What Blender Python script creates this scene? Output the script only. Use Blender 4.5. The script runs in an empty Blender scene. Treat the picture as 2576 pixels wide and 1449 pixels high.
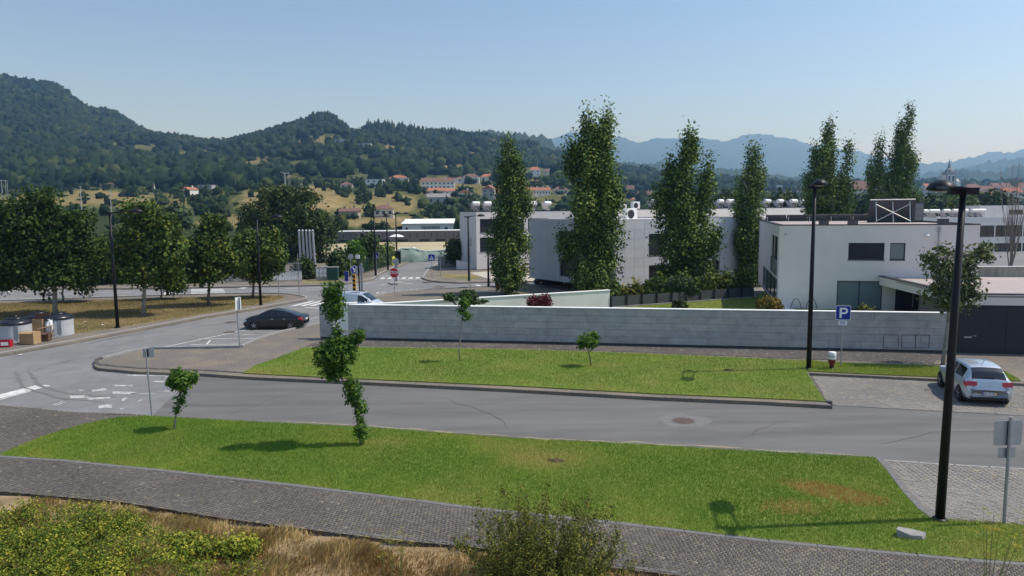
import bpy, bmesh, math, random
import numpy as np
from mathutils import Vector, Matrix
R = math.radians
C = bpy.context.scene.collection
sc = bpy.context.scene

# ---------------------------------------------------------------- camera, sky, sun, exposure
CAM_H = 8.0
F = 1819.3                      # focal length for a 2576 px wide frame
PITCH = math.atan(197.2 / F)
ROLL = 0.010
_f = Vector((0, math.cos(PITCH), -math.sin(PITCH)))
_u0 = Vector((0, math.sin(PITCH), math.cos(PITCH)))
_r0 = Vector((1, 0, 0))
_r = (_r0 - ROLL * _u0).normalized()
_u = (_u0 + ROLL * _r0).normalized()
cam_d = bpy.data.cameras.new('camera')
cam = bpy.data.objects.new('camera', cam_d)
C.objects.link(cam)
cam_d.sensor_width = 36.0
cam_d.lens = 36.0 * F / 2576.0
cam_d.clip_start = 0.2
cam_d.clip_end = 40000
cam.matrix_world = Matrix(((_r.x, _u.x, -_f.x, 0), (_r.y, _u.y, -_f.y, 0), (_r.z, _u.z, -_f.z, CAM_H), (0, 0, 0, 1)))
sc.camera = cam

SUN_EL, SUN_AZ = R(56), R(86)           # azimuth measured from +Y towards +X
world = bpy.data.worlds.new('World')
sc.world = world
world.use_nodes = True
nt = world.node_tree
nt.nodes.clear()
sky = nt.nodes.new('ShaderNodeTexSky')
sky.sky_type = 'NISHITA'
sky.sun_disc = False
sky.sun_elevation = SUN_EL
sky.sun_rotation = SUN_AZ
sky.altitude = 50
sky.air_density = 1.0
sky.dust_density = 0.8
sky.ozone_density = 3.0
bg = nt.nodes.new('ShaderNodeBackground')
bg.inputs['Strength'].default_value = 0.14
wo = nt.nodes.new('ShaderNodeOutputWorld')
nt.links.new(sky.outputs[0], bg.inputs[0])
nt.links.new(bg.outputs[0], wo.inputs[0])

sun_d = bpy.data.lights.new('sun', 'SUN')
sun_d.energy = 4.2
sun_d.angle = R(0.53)
sun_d.color = (1.0, 0.955, 0.88)
sun = bpy.data.objects.new('sun', sun_d)
C.objects.link(sun)
SUNV = Vector((math.sin(SUN_AZ) * math.cos(SUN_EL), math.cos(SUN_AZ) * math.cos(SUN_EL), math.sin(SUN_EL)))
sun.rotation_euler = SUNV.to_track_quat('Z', 'Y').to_euler()
sun.location = (60, 0, 120)

sc.view_settings.view_transform = 'Standard'
sc.view_settings.look = 'None'
sc.view_settings.gamma = 1.0
sc.view_settings.exposure = 0.1
sc.view_settings.use_curve_mapping = False
sc.cycles.use_denoising = True
sc.cycles.max_bounces = 6
sc.cycles.diffuse_bounces = 3
sc.cycles.glossy_bounces = 3
sc.cycles.transmission_bounces = 4
sc.cycles.transparent_max_bounces = 8
sc.cycles.volume_bounces = 3

# ---------------------------------------------------------------- photo pixel -> place
def ray(u, v):
    d = _f + _r * ((u - 1288) / F) + _u * ((724.5 - v) / F)
    return d
def G(u, v, z=0.0):             # point of the level z seen at (u, v)
    d = ray(u, v)
    t = (z - CAM_H) / d.z
    return Vector((d.x * t, d.y * t, z))
def AT(u, v, Y):                # point at distance Y
    d = ray(u, v)
    t = Y / d.y
    return Vector((d.x * t, Y, CAM_H + d.z * t))
def GP(pts, z=0.0):
    return [G(u, v, z) for u, v in pts]

# ---------------------------------------------------------------- materials
def nmat(name):
    m = bpy.data.materials.new(name)
    m.use_nodes = True
    n = m.node_tree.nodes
    n.clear()
    out = n.new('ShaderNodeOutputMaterial')
    return m, n, m.node_tree.links, out
def rgb(c):
    return (c[0], c[1], c[2], 1.0)
def ramp(n, stops, interp='LINEAR'):
    r = n.new('ShaderNodeValToRGB')
    r.color_ramp.interpolation = interp
    e = r.color_ramp.elements
    while len(e) < len(stops):
        e.new(0.5)
    for k, (p, c) in enumerate(stops):
        e[k].position = p
        e[k].color = rgb(c)
    return r
def pm(name, c1, c2=None, scale=3.0, rough=0.85, bump=0.0, bscale=40.0, spec=0.3, metal=0.0, c3=None, scale3=0.4, amount3=0.5,
       stretch=None, coords='obj', detail=6.0):
    """Principled with noise between two base colours, a broad third colour and fine relief."""
    m, n, l, out = nmat(name)
    p = n.new('ShaderNodeBsdfPrincipled')
    p.inputs['Roughness'].default_value = rough
    p.inputs['Metallic'].default_value = metal
    p.inputs['Specular IOR Level'].default_value = spec
    l.new(p.outputs[0], out.inputs[0])
    if c2 is None:
        p.inputs['Base Color'].default_value = rgb(c1)
    tc = n.new('ShaderNodeTexCoord')
    vec = tc.outputs['Object']
    if coords == 'world':
        g = n.new('ShaderNodeNewGeometry')
        vec = g.outputs['Position']
    if stretch:
        mp = n.new('ShaderNodeMapping')
        mp.inputs['Scale'].default_value = stretch
        l.new(vec, mp.inputs[0])
        vec = mp.outputs[0]
    if c2 is not None:
        no = n.new('ShaderNodeTexNoise')
        no.inputs['Scale'].default_value = scale
        no.inputs['Detail'].default_value = detail
        no.inputs['Roughness'].default_value = 0.65
        l.new(vec, no.inputs['Vector'])
        r = ramp(n, [(0.3, c1), (0.7, c2)])
        l.new(no.outputs[0], r.inputs[0])
        col = r.outputs[0]
        if c3 is not None:
            n3 = n.new('ShaderNodeTexNoise')
            n3.inputs['Scale'].default_value = scale3
            n3.inputs['Detail'].default_value = 4
            l.new(vec, n3.inputs['Vector'])
            r3 = ramp(n, [(0.45, (0, 0, 0)), (0.68, (amount3,) * 3)])
            l.new(n3.outputs[0], r3.inputs[0])
            mx = n.new('ShaderNodeMix')
            mx.data_type = 'RGBA'
            mx.inputs[7].default_value = rgb(c3)
            l.new(r3.outputs[0], mx.inputs[0])
            l.new(col, mx.inputs[6])
            col = mx.outputs[2]
        l.new(col, p.inputs['Base Color'])
    if bump > 0:
        nb = n.new('ShaderNodeTexNoise')
        nb.inputs['Scale'].default_value = bscale
        nb.inputs['Detail'].default_value = 5
        l.new(vec, nb.inputs['Vector'])
        b = n.new('ShaderNodeBump')
        b.inputs['Strength'].default_value = bump
        b.inputs['Distance'].default_value = 0.05
        l.new(nb.outputs[0], b.inputs['Height'])
        l.new(b.outputs[0], p.inputs['Normal'])
    return m
def tintmat(name, stops, rough=0.7, trans=0.3, gloss=0.08):
    """Leaves, blades and setts: colour from each piece's own tint."""
    m, n, l, out = nmat(name)
    at = n.new('ShaderNodeAttribute')
    at.attribute_name = 'tint'
    r = ramp(n, stops)
    l.new(at.outputs['Fac'], r.inputs[0])
    d = n.new('ShaderNodeBsdfPrincipled')
    d.inputs['Roughness'].default_value = rough
    d.inputs['Specular IOR Level'].default_value = gloss * 3
    l.new(r.outputs[0], d.inputs['Base Color'])
    if trans > 0:
        t = n.new('ShaderNodeBsdfTranslucent')
        l.new(r.outputs[0], t.inputs[0])
        x = n.new('ShaderNodeMixShader')
        x.inputs[0].default_value = trans
        l.new(d.outputs[0], x.inputs[1])
        l.new(t.outputs[0], x.inputs[2])
        l.new(x.outputs[0], out.inputs[0])
    else:
        l.new(d.outputs[0], out.inputs[0])
    return m
def glassmat(name, col, rough=0.05, spec=0.6):
    m, n, l, out = nmat(name)
    p = n.new('ShaderNodeBsdfPrincipled')
    p.inputs['Base Color'].default_value = rgb(col)
    p.inputs['Roughness'].default_value = rough
    p.inputs['Specular IOR Level'].default_value = spec
    l.new(p.outputs[0], out.inputs[0])
    return m

# ---------------------------------------------------------------- mesh helpers
class MB:
    def __init__(self):
        self.v, self.f = [], []
    def add(self, vs, fs):
        o = len(self.v)
        self.v += [tuple(p) for p in vs]
        self.f += [tuple(i + o for i in q) for q in fs]
        return self
    def box(self, c, s, rz=0.0, rx=0.0, ry=0.0, bev=0.0):
        hx, hy, hz = s[0] / 2, s[1] / 2, s[2] / 2
        M = Matrix.Translation(c) @ Matrix.Rotation(rz, 4, 'Z') @ Matrix.Rotation(ry, 4, 'Y') @ Matrix.Rotation(rx, 4, 'X')
        if bev <= 0:
            vs = [(x, y, z) for z in (-hz, hz) for x, y in ((-hx, -hy), (hx, -hy), (hx, hy), (-hx, hy))]
            fs = [(3, 2, 1, 0), (4, 5, 6, 7), (0, 1, 5, 4), (1, 2, 6, 5), (2, 3, 7, 6), (3, 0, 4, 7)]
        else:                   # top edge chamfered
            b = bev
            vs = [(x, y, -hz) for x, y in ((-hx, -hy), (hx, -hy), (hx, hy), (-hx, hy))]
            vs += [(x, y, hz - b) for x, y in ((-hx, -hy), (hx, -hy), (hx, hy), (-hx, hy))]
            vs += [(x, y, hz) for x, y in ((-hx + b, -hy + b), (hx - b, -hy + b), (hx - b, hy - b), (-hx + b, hy - b))]
            fs = [(3, 2, 1, 0), (8, 9, 10, 11)]
            for k in range(4):
                j = (k + 1) % 4
                fs += [(k, j, 4 + j, 4 + k), (4 + k, 4 + j, 8 + j, 8 + k)]
        return self.add([M @ Vector(p) for p in vs], fs)
    def prism(self, poly, z0, z1):
        n = len(poly)
        a = sum(poly[i][0] * poly[(i + 1) % n][1] - poly[(i + 1) % n][0] * poly[i][1] for i in range(n))
        if a < 0:
            poly = poly[::-1]
        vs = [(p[0], p[1], z0) for p in poly] + [(p[0], p[1], z1) for p in poly]
        fs = [tuple(range(n - 1, -1, -1)), tuple(range(n, 2 * n))]
        fs += [(i, (i + 1) % n, n + (i + 1) % n, n + i) for i in range(n)]
        return self.add(vs, fs)
    def sheet(self, poly, z):
        n = len(poly)
        a = sum(poly[i][0] * poly[(i + 1) % n][1] - poly[(i + 1) % n][0] * poly[i][1] for i in range(n))
        if a < 0:
            poly = poly[::-1]
        return self.add([(p[0], p[1], z) for p in poly], [tuple(range(n))])
    def tube(self, pts, rad, n=8, cap=True):
        pts = [Vector(p) for p in pts]
        if not hasattr(rad, '__len__'):
            rad = [rad] * len(pts)
        vs, fs = [], []
        x = None
        for i, p in enumerate(pts):
            d = (pts[min(i + 1, len(pts) - 1)] - pts[max(i - 1, 0)]).normalized()
            if x is None:
                x = d.orthogonal().normalized()
            x = (x - d * x.dot(d)).normalized()
            y = d.cross(x)
            for k in range(n):
                a = 2 * math.pi * k / n
                vs.append(p + (x * math.cos(a) + y * math.sin(a)) * rad[i])
        for i in range(len(pts) - 1):
            for k in range(n):
                j = (k + 1) % n
                fs.append((i * n + k, i * n + j, (i + 1) * n + j, (i + 1) * n + k))
        if cap:
            fs.append(tuple(range(n - 1, -1, -1)))
            fs.append(tuple(range((len(pts) - 1) * n, len(pts) * n)))
        return self.add(vs, fs)
    def lathe(self, prof, n=20, c=(0, 0, 0), sx=1.0, sy=1.0, M=None):
        vs, fs = [], []
        for r, z in prof:
            for k in range(n):
                a = 2 * math.pi * k / n
                p = Vector((r * math.cos(a) * sx, r * math.sin(a) * sy, z))
                if M is not None:
                    p = M @ p
                vs.append(p + Vector(c))
        m = len(prof)
        for i in range(m - 1):
            for k in range(n):
                j = (k + 1) % n
                fs.append((i * n + k, i * n + j, (i + 1) * n + j, (i + 1) * n + k))
        fs.append(tuple(range(n - 1, -1, -1)))
        fs.append(tuple(range((m - 1) * n, m * n)))
        return self.add(vs, fs)
    def mesh(self, name):
        me = bpy.data.meshes.new(name)
        me.from_pydata(self.v, [], self.f)
        me.update()
        return me
def setmat(me, m):
    me.materials.clear()
    me.materials.append(m)
def obj(name, mb, m, parent=None, smooth=False, loc=None):
    me = mb.mesh(name) if isinstance(mb, MB) else mb
    if m is not None:
        setmat(me, m)
    if smooth:
        me.polygons.foreach_set('use_smooth', [True] * len(me.polygons))
    o = bpy.data.objects.new(name, me)
    C.objects.link(o)
    if parent is not None:
        o.parent = parent
    if loc is not None:
        o.location = loc
    return o
def inst(name, me, parent=None, loc=(0, 0, 0), rz=0.0, scale=None):
    o = bpy.data.objects.new(name, me)
    C.objects.link(o)
    o.parent = parent
    o.location = loc
    o.rotation_euler = (0, 0, rz)
    if scale:
        o.scale = scale
    return o
def tag(o, label=None, cat=None, group=None, kind=None):
    if label: o['label'] = label
    if cat: o['category'] = cat
    if group: o['group'] = group
    if kind: o['kind'] = kind
    return o
def thing(name, label, cat, loc=(0, 0, 0), rz=0.0, group=None):
    o = bpy.data.objects.new(name, None)
    o.empty_display_size = 0.3
    C.objects.link(o)
    o.location = loc
    o.rotation_euler = (0, 0, rz)
    return tag(o, label, cat, group)
def struct(name, mb, m, parent=None, smooth=False):
    return tag(obj(name, mb, m, parent, smooth), kind='structure')
def copy_tree(o, parent=None):
    c = o.copy()
    C.objects.link(c)
    c.parent = parent
    for ch in list(o.children):
        copy_tree(ch, c)
    return c
def text(name, s, size, m, parent, loc, rot, align='CENTER', extrude=0.002, bold=0.0):
    cu = bpy.data.curves.new(name, 'FONT')
    cu.body = s
    cu.size = size
    cu.extrude = extrude
    cu.offset = bold
    cu.align_x = align
    cu.align_y = 'CENTER'
    cu.materials.append(m)
    t = bpy.data.objects.new(name, cu)
    C.objects.link(t)
    me = bpy.data.meshes.new_from_object(t.evaluated_get(bpy.context.evaluated_depsgraph_get()))
    bpy.data.objects.remove(t)
    setmat(me, m)
    o = bpy.data.objects.new(name, me)
    C.objects.link(o)
    o.parent = parent
    o.location = loc
    o.rotation_euler = rot
    return o
def npmesh(name, V, Fq, m, tint=None, parent=None, smooth=False, k=None):
    """Mesh from numpy arrays; all faces have the same number of corners."""
    V = np.asarray(V, dtype=np.float32)
    Fq = np.asarray(Fq, dtype=np.int32)
    nc = Fq.shape[1]
    me = bpy.data.meshes.new(name)
    me.vertices.add(len(V))
    me.vertices.foreach_set('co', V.ravel())
    me.loops.add(Fq.size)
    me.loops.foreach_set('vertex_index', Fq.ravel())
    me.polygons.add(len(Fq))
    me.polygons.foreach_set('loop_start', np.arange(0, Fq.size, nc, dtype=np.int32))
    me.polygons.foreach_set('loop_total', np.full(len(Fq), nc, dtype=np.int32))
    me.update(calc_edges=True)
    if tint is not None:
        a = me.attributes.new('tint', 'FLOAT', 'FACE')
        a.data.foreach_set('value', np.asarray(tint, dtype=np.float32))
    setmat(me, m)
    if smooth:
        me.polygons.foreach_set('use_smooth', np.ones(len(Fq), dtype=bool))
    o = bpy.data.objects.new(name, me)
    C.objects.link(o)
    o.parent = parent
    return o
def inpoly(P, poly):
    poly = np.array([(p[0], p[1]) for p in poly])
    x, y = P[:, 0], P[:, 1]
    r = np.zeros(len(P), bool)
    j = len(poly) - 1
    for i in range(len(poly)):
        xi, yi = poly[i]
        xj, yj = poly[j]
        c = ((yi > y) != (yj > y)) & (x < (xj - xi) * (y - yi) / (yj - yi + 1e-12) + xi)
        r ^= c
        j = i
    return r
def snoise(x, y, s, seed=0):
    """Cheap smooth pseudo-noise in 0..1."""
    x = np.asarray(x) / s + seed * 17.3
    y = np.asarray(y) / s - seed * 9.1
    v = (np.sin(x * 1.7 + 1.3 * np.sin(y * 1.1 + seed)) + np.sin(y * 1.9 + 1.7 * np.sin(x * 0.8 - seed)) +
         0.6 * np.sin(x * 3.7 + y * 2.9 + seed) + 0.5 * np.sin(x * 5.3 - y * 4.1 + 2 * np.sin(y * 2.3)))
    return np.clip(v / 6.2 + 0.5, 0, 1)
def unit(a):
    return a / (np.linalg.norm(a, axis=1, keepdims=True) + 1e-9)

# ---------------------------------------------------------------- foliage
def leaves(rng, blobs, n, size, per=10, spread=0.35, shell=0.45, up=0.25, aspect=1.0, droop=0.0, tvar=0.25, tlo=0.0, thi=1.0, flat=0.0, vert=1.0):
    """Quads scattered in clumps through ellipsoids. blobs: (cx,cy,cz,rx,ry,rz[,weight])."""
    B = np.array([list(b[:6]) + [b[6] if len(b) > 6 else b[3] * b[4] * b[5]] for b in blobs], float)
    w = B[:, 6] ** 0.8
    w /= w.sum()
    nc = max(1, n // per)
    k = rng.choice(len(B), nc, p=w)
    d = unit(rng.normal(size=(nc, 3)))
    rr = rng.random(nc) ** shell
    cc = B[k, :3] + d * rr[:, None] * B[k, 3:6]
    ci = np.repeat(np.arange(nc), per)
    N = len(ci)
    off = rng.normal(size=(N, 3)) * spread * 0.55
    off[:, 2] *= vert
    if flat:
        off[:, 2] *= (1 - flat)
    P = cc[ci] + off
    out = unit(d[ci] * 0.8 + unit(off) * 0.7)
    nrm = unit(out * 0.9 + rng.normal(size=(N, 3)) * 0.75 + np.array([0, 0, up]))
    t1 = unit(np.cross(nrm, rng.normal(size=(N, 3))))
    if droop:
        t1 = unit(t1 + np.array([0, 0, -droop]))
        t1 = unit(t1 - nrm * (t1 * nrm).sum(1, keepdims=True))
    t2 = np.cross(nrm, t1)
    s = size * (0.65 + 0.7 * rng.random(N))[:, None]
    a, b = t1 * s * aspect, t2 * s / max(aspect, 1e-6) ** 0.5
    bend = nrm * s * 0.18
    V = np.empty((N, 4, 3))
    V[:, 0] = P - a
    V[:, 1] = P + b + bend
    V[:, 2] = P + a
    V[:, 3] = P - b + bend
    base = tlo + (thi - tlo) * rng.random(nc)
    t = np.clip(base[ci] + rng.normal(size=N) * tvar * 0.5, 0, 1)
    return V.reshape(-1, 3), np.arange(N * 4).reshape(-1, 4), t
def crown(name, parent, m, L):
    V, Fq, t = L
    return npmesh(name, V, Fq, m, t, parent)
def branchy(mb, rng, base, top, r0, r1, wob=0.1, seg=7, n=7):
    base, top = Vector(base), Vector(top)
    pts, rad = [], []
    for i in range(seg + 1):
        t = i / seg
        p = base.lerp(top, t)
        if 0 < i < seg:
            p += Vector((rng.normal() * wob, rng.normal() * wob, 0))
        pts.append(p)
        rad.append(r0 + (r1 - r0) * t)
    rad[0] *= 1.25
    mb.tube(pts, rad, n)
    return pts
# ================================================================ THE SETTING
rng = np.random.default_rng(7)
random.seed(7)
def PX(P):
    """Pixel of points (N,3)."""
    P = np.atleast_2d(np.asarray(P, float)) - np.array([0, 0, CAM_H])
    fz = P @ np.array(_f)
    return 1288 + F * (P @ np.array(_r)) / fz, 724.5 - F * (P @ np.array(_u)) / fz

M_asphalt = pm('asphalt', (0.175, 0.174, 0.174), (0.235, 0.233, 0.233), scale=1.1, rough=0.9, bump=0.25, bscale=60, spec=0.25,
               c3=(0.13, 0.13, 0.135), scale3=0.16, amount3=0.45, coords='world', stretch=(1, 1, 1))
M_street = pm('street_asphalt', (0.105, 0.103, 0.10), (0.165, 0.162, 0.157), scale=1.3, rough=0.88, bump=0.25, bscale=70, spec=0.25,
              c3=(0.19, 0.187, 0.18), scale3=0.35, amount3=0.5, coords='world', stretch=(0.16, 1.0, 1))  # darker than the road; grazing sheen is partly put into that difference
M_sett_base = pm('sett_joint', (0.13, 0.112, 0.088), (0.22, 0.18, 0.125), scale=2.0, rough=0.95, coords='world', c3=(0.3, 0.25, 0.17), scale3=0.5, amount3=0.6)
M_sett = tintmat('sett_stone', [(0.0, (0.072, 0.064, 0.06)), (0.5, (0.102, 0.091, 0.085)), (0.85, (0.135, 0.122, 0.112)), (1.0, (0.22, 0.19, 0.145))], rough=0.85, trans=0, gloss=0.1)
M_sett_pale = tintmat('bay_stone', [(0.0, (0.17, 0.158, 0.145)), (0.5, (0.215, 0.203, 0.188)), (0.85, (0.26, 0.243, 0.22)), (1.0, (0.31, 0.26, 0.18))], rough=0.85, trans=0, gloss=0.1)
M_pave = pm('small_setts', (0.115, 0.1, 0.088), (0.215, 0.19, 0.16), scale=9, rough=0.92, bump=0.8, bscale=14, coords='world', c3=(0.27, 0.22, 0.15), scale3=0.5, amount3=0.5)
M_kerb = pm('kerb_granite', (0.23, 0.225, 0.215), (0.36, 0.35, 0.33), scale=5, rough=0.85, bump=0.3, bscale=50, c3=(0.16, 0.15, 0.14), scale3=1.2, amount3=0.5)
M_paint = pm('road_paint', (0.55, 0.55, 0.53), (0.75, 0.75, 0.72), scale=4, rough=0.7, c3=(0.3, 0.3, 0.3), scale3=3.5, amount3=0.7, coords='world')
M_soil = pm('dry_ground', (0.2, 0.15, 0.085), (0.33, 0.26, 0.15), scale=0.9, rough=0.95, bump=0.5, bscale=6, coords='world', c3=(0.13, 0.12, 0.05), scale3=0.05, amount3=0.7)
M_dry = pm('dry_turf', (0.19, 0.15, 0.065), (0.33, 0.25, 0.115), scale=0.8, rough=0.95, bump=0.6, bscale=12, coords='world', c3=(0.115, 0.125, 0.035), scale3=0.22, amount3=0.85)
M_straw = pm('straw_field', (0.33, 0.27, 0.15), (0.52, 0.45, 0.29), scale=0.35, rough=0.95, bump=0.4, bscale=2, coords='world', stretch=(0.5, 1.4, 1), c3=(0.26, 0.19, 0.1), scale3=0.08, amount3=0.6)
M_lawn = pm('lawn_soil', (0.12, 0.18, 0.025), (0.18, 0.225, 0.04), scale=0.8, rough=0.95, bump=0.5, bscale=25, coords='world', c3=(0.22, 0.2, 0.06), scale3=0.35, amount3=0.6)
M_blade = tintmat('grass_blade', [(0.0, (0.10, 0.225, 0.018)), (0.35, (0.175, 0.30, 0.03)), (0.65, (0.31, 0.36, 0.06)), (0.85, (0.5, 0.39, 0.13)), (1.0, (0.42, 0.19, 0.06))], rough=0.7, trans=0.35)

ground = MB().sheet([(-9000, -300), (9000, -300), (9000, 9500), (-9000, 9500)], -0.25)
struct('ground', ground, M_soil)

# ---- road: one asphalt sheet under the raised pavements
ROADZ = 0.0
road = struct('road', MB().sheet([(-95, 5), (95, 5), (95, 128), (-95, 128)], ROADZ), M_asphalt)
street_edge = GP([(505, 938), (700, 953), (1288, 981), (1932, 1012), (2094, 1021), (2507, 1042), (2850, 1060), (2850, 1215), (2576, 1180),
                  (2219, 1158), (1932, 1137), (1288, 1102), (660, 1062), (385, 1045), (430, 1000)])
struct('street', MB().sheet(street_edge, 0.004), M_street)

M_edge = pm('edging_granite', (0.13, 0.126, 0.124), (0.2, 0.195, 0.19), scale=6, rough=0.9, bump=0.3, bscale=50, c3=(0.27, 0.25, 0.22), scale3=1.5, amount3=0.5)
def stones(parent, pts, top, w=0.2, L=1.0, mat=None, drop=None, name='kerb_stone', h=0.3, side=1):
    """Kerb stones laid end to end along a line; the line is the road-side edge."""
    mat = mat or (M_edge if name == 'edging_stone' else M_kerb)
    meshes = {}
    P = [Vector((p[0], p[1], 0)) for p in pts]
    for a, b in zip(P[:-1], P[1:]):
        d = b - a
        ln = d.length
        k = max(1, round(ln / L))
        d.normalize()
        nr = Vector((-d.y, d.x, 0)) * side
        s = ln / k
        key = round(s, 2)
        if key not in meshes:
            me = MB().box((0, 0, 0), (s - 0.012, w, h), bev=0.015).mesh(name)
            setmat(me, mat)
            meshes[key] = me
        for i in range(k):
            c = a + d * (s * (i + 0.5)) + nr * (w / 2)
            t = top
            if drop and drop(c):
                t = 0.03
            inst(name, meshes[key], parent, (c.x, c.y, t - h / 2 + random.uniform(-0.006, 0.004)), math.atan2(d.y, d.x) + random.uniform(-.006, .006))
def setts(parent, poly, z, sx, sy, ang, mat, gap=0.011, hgt=0.03, seed=1, n_ind=300, jit=0.15, tl=0.5, pale=0.06, bond=0.5):
    """Laid setts: the ones that show largest are parts, the others one joined part."""
    r = np.random.default_rng(seed)
    P2 = np.array([(p[0], p[1]) for p in poly])
    c0 = P2.mean(0)
    ca, sa = math.cos(ang), math.sin(ang)
    Q = (P2 - c0) @ np.array([[ca, -sa], [sa, ca]])
    lo, hi = Q.min(0), Q.max(0)
    nx, ny = int((hi[0] - lo[0]) / sx) + 1, int((hi[1] - lo[1]) / sy) + 1
    ix, iy = np.meshgrid(np.arange(nx), np.arange(ny))
    gx = lo[0] + (ix + (iy % 2) * bond) * sx + sx / 2
    gy = lo[1] + iy * sy + sy / 2
    L = np.stack([gx.ravel(), gy.ravel()], 1)
    W = L @ np.array([[ca, sa], [-sa, ca]]) + c0
    k = inpoly(W, poly)
    u, v = PX(np.column_stack([W, np.full(len(W), z)]))
    k &= (u > -60) & (u < 2640) & (v < 1500)
    W = W[k]
    n = len(W)
    W = W + r.normal(size=W.shape) * min(sx, sy) * .06
    obj('joint_sand', MB().sheet(poly, z - 0.010), M_sett_base, parent)
    t = np.clip(tl + r.normal(size=n) * 0.16 + (snoise(W[:, 0], W[:, 1], 1.6, seed) - 0.5) * 0.6, 0, 0.9)
    t[r.random(n) < pale] = 1.0
    dz = r.normal(size=n) * 0.002
    order = np.argsort(W[:, 1] ** 2 + W[:, 0] ** 2)
    ind, rest = order[:n_ind], order[n_ind:]
    protos = []
    for q in range(8):
        b = MB().box((0, 0, 0), ((sx - gap) * random.uniform(0.9, 1.0), (sy - gap) * random.uniform(0.9, 1.0), hgt), bev=0.008)
        me = b.mesh('sett')
        setmat(me, mat)
        at = me.attributes.new('tint', 'FLOAT', 'FACE')
        at.data.foreach_set('value', [min(1.0, tl + (q - 3.5) * 0.09)] * len(me.polygons))
        protos.append(me)
    for i in ind:
        q = int(np.clip(round((t[i] - tl) / 0.09 + 3.5), 0, 7))
        inst('sett', protos[q], parent, (W[i, 0], W[i, 1], z - hgt / 2 + dz[i]), ang + r.normal() * 0.07)
    m = len(rest)
    if m:
        hx, hy, b = (sx - gap) / 2, (sy - gap) / 2, 0.007
        base = np.array([(-hx, -hy, -hgt + 0.01), (hx, -hy, -hgt + 0.01), (hx, hy, -hgt + 0.01), (-hx, hy, -hgt + 0.01),
                         (-hx + b, -hy + b, 0), (hx - b, -hy + b, 0), (hx - b, hy - b, 0), (-hx + b, hy - b, 0)])
        fc = np.array([(4, 5, 6, 7), (0, 1, 5, 4), (1, 2, 6, 5), (2, 3, 7, 6), (3, 0, 4, 7)])
        a = ang + r.normal(size=m) * 0.07
        s = 0.92 + 0.1 * r.random((m, 1, 3))
        s[:, :, 2] = 1
        V = base[None] * s
        ct, st = np.cos(a)[:, None], np.sin(a)[:, None]
        X = V[:, :, 0] * ct - V[:, :, 1] * st + W[rest, 0][:, None]
        Y = V[:, :, 0] * st + V[:, :, 1] * ct + W[rest, 1][:, None]
        Z = V[:, :, 2] + (z + dz[rest])[:, None]
        V = np.stack([X, Y, Z], 2).reshape(-1, 3)
        Fq = (fc[None] + (np.arange(m) * 8)[:, None, None]).reshape(-1, 4)
        o = npmesh('laid_setts', V, Fq, mat, np.repeat(t[rest], 5), parent)
        tag(o, kind='stuff')

# ---- near bank: pavement, lawn and bays on the camera's side of the street
lawn_bot = [(-60, 1142), (0, 1145), (160, 1155), (400, 1179), (644, 1206), (944, 1241), (1169, 1271), (1288, 1284), (1523, 1308), (1932, 1356), (2432, 1403), (2576, 1413), (2850, 1442)]
lawn_top = [(100, 1100), (200, 1070), (290, 1051), (370, 1046), (660, 1062), (926, 1075), (1288, 1102), (1600, 1117), (1932, 1137), (2200, 1151)]
bay2_edge = [(2225, 1178), (2270, 1238), (2310, 1282), (2340, 1304)]
path_bot = [(-250, 1200), (0, 1234), (312, 1262), (562, 1302), (644, 1313), (769, 1329), (964, 1354), (1189, 1374), (1550, 1427), (1713, 1447), (2300, 1530), (2850, 1600)]
Z1 = 0.11
bank_poly = GP([(-250, 1003), (0, 1019), (100, 1027), (180, 1036), (325, 1040)] + lawn_top[3:] + bay2_edge + [(2400, 1308), (2576, 1320), (2850, 1338)], Z1) + GP(path_bot[::-1], Z1)
bank = struct('pavement_near_side', MB().prism(bank_poly, -0.2, Z1), M_sett_base)
path_poly = GP([(-250, 1003), (0, 1019), (100, 1027), (180, 1036), (325, 1040), (368, 1045), (290, 1052), (200, 1071), (100, 1101), (0, 1143)] , Z1 + .04)
walk_poly = GP(lawn_bot[1:], Z1 + .04) + GP(path_bot[::-1][:-1] + [(-90, 1222), (-60, 1150)], Z1 + .04)
setts(bank, walk_poly, Z1 + 0.035, 0.11, 0.10, R(-27), M_sett, seed=3, tl=0.42, pale=0.006)
setts(bank, path_poly, Z1 + 0.035, 0.12, 0.11, R(20), M_sett, seed=4, tl=0.4, n_ind=120, pale=0.006)
# pale granite edging between walk and lawn, and along the street
stones(bank, [tuple(p) for p in GP(lawn_bot[1:], Z1)], Z1 + 0.045, w=0.26, L=1.1, name='edging_stone', side=-1)
stones(bank, [tuple(p) for p in GP(lawn_top[3:], Z1)], Z1 + 0.0, w=0.14, L=0.8, name='edging_stone', side=-1)
stones(bank, [tuple(p) for p in GP([(2200, 1151)] + bay2_edge, Z1)], Z1 + 0.02, w=0.22, L=0.8, name='edging_stone', side=1)
stones(bank, [tuple(p) for p in GP(path_bot[3:10], Z1)], Z1 + 0.03, w=0.12, L=0.9, name='edging_stone', side=1)
lawn_poly = GP([(-60, 1150)] + [(0, 1143)] + lawn_top + bay2_edge + [(2400, 1309), (2576, 1321), (2850, 1338)] + lawn_bot[::-1], Z1 + 0.05)
lawn1 = struct('lawn_near_side', MB().prism(lawn_poly, 0.0, Z1 + 0.05), M_lawn)
bay2 = GP([(2221, 1161), (2850, 1198), (2850, 1338), (2576, 1318), (2372, 1305), (2346, 1300), (2312, 1278), (2272, 1234), (2229, 1176)], 0.03)
bay2_o = struct('parking_bay_near_side', MB().sheet(bay2, 0.008), M_sett_base)
setts(bay2_o, bay2, 0.04, 0.19, 0.13, R(-38), M_sett_pale, seed=5, tl=0.5, pale=0.02)
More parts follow.
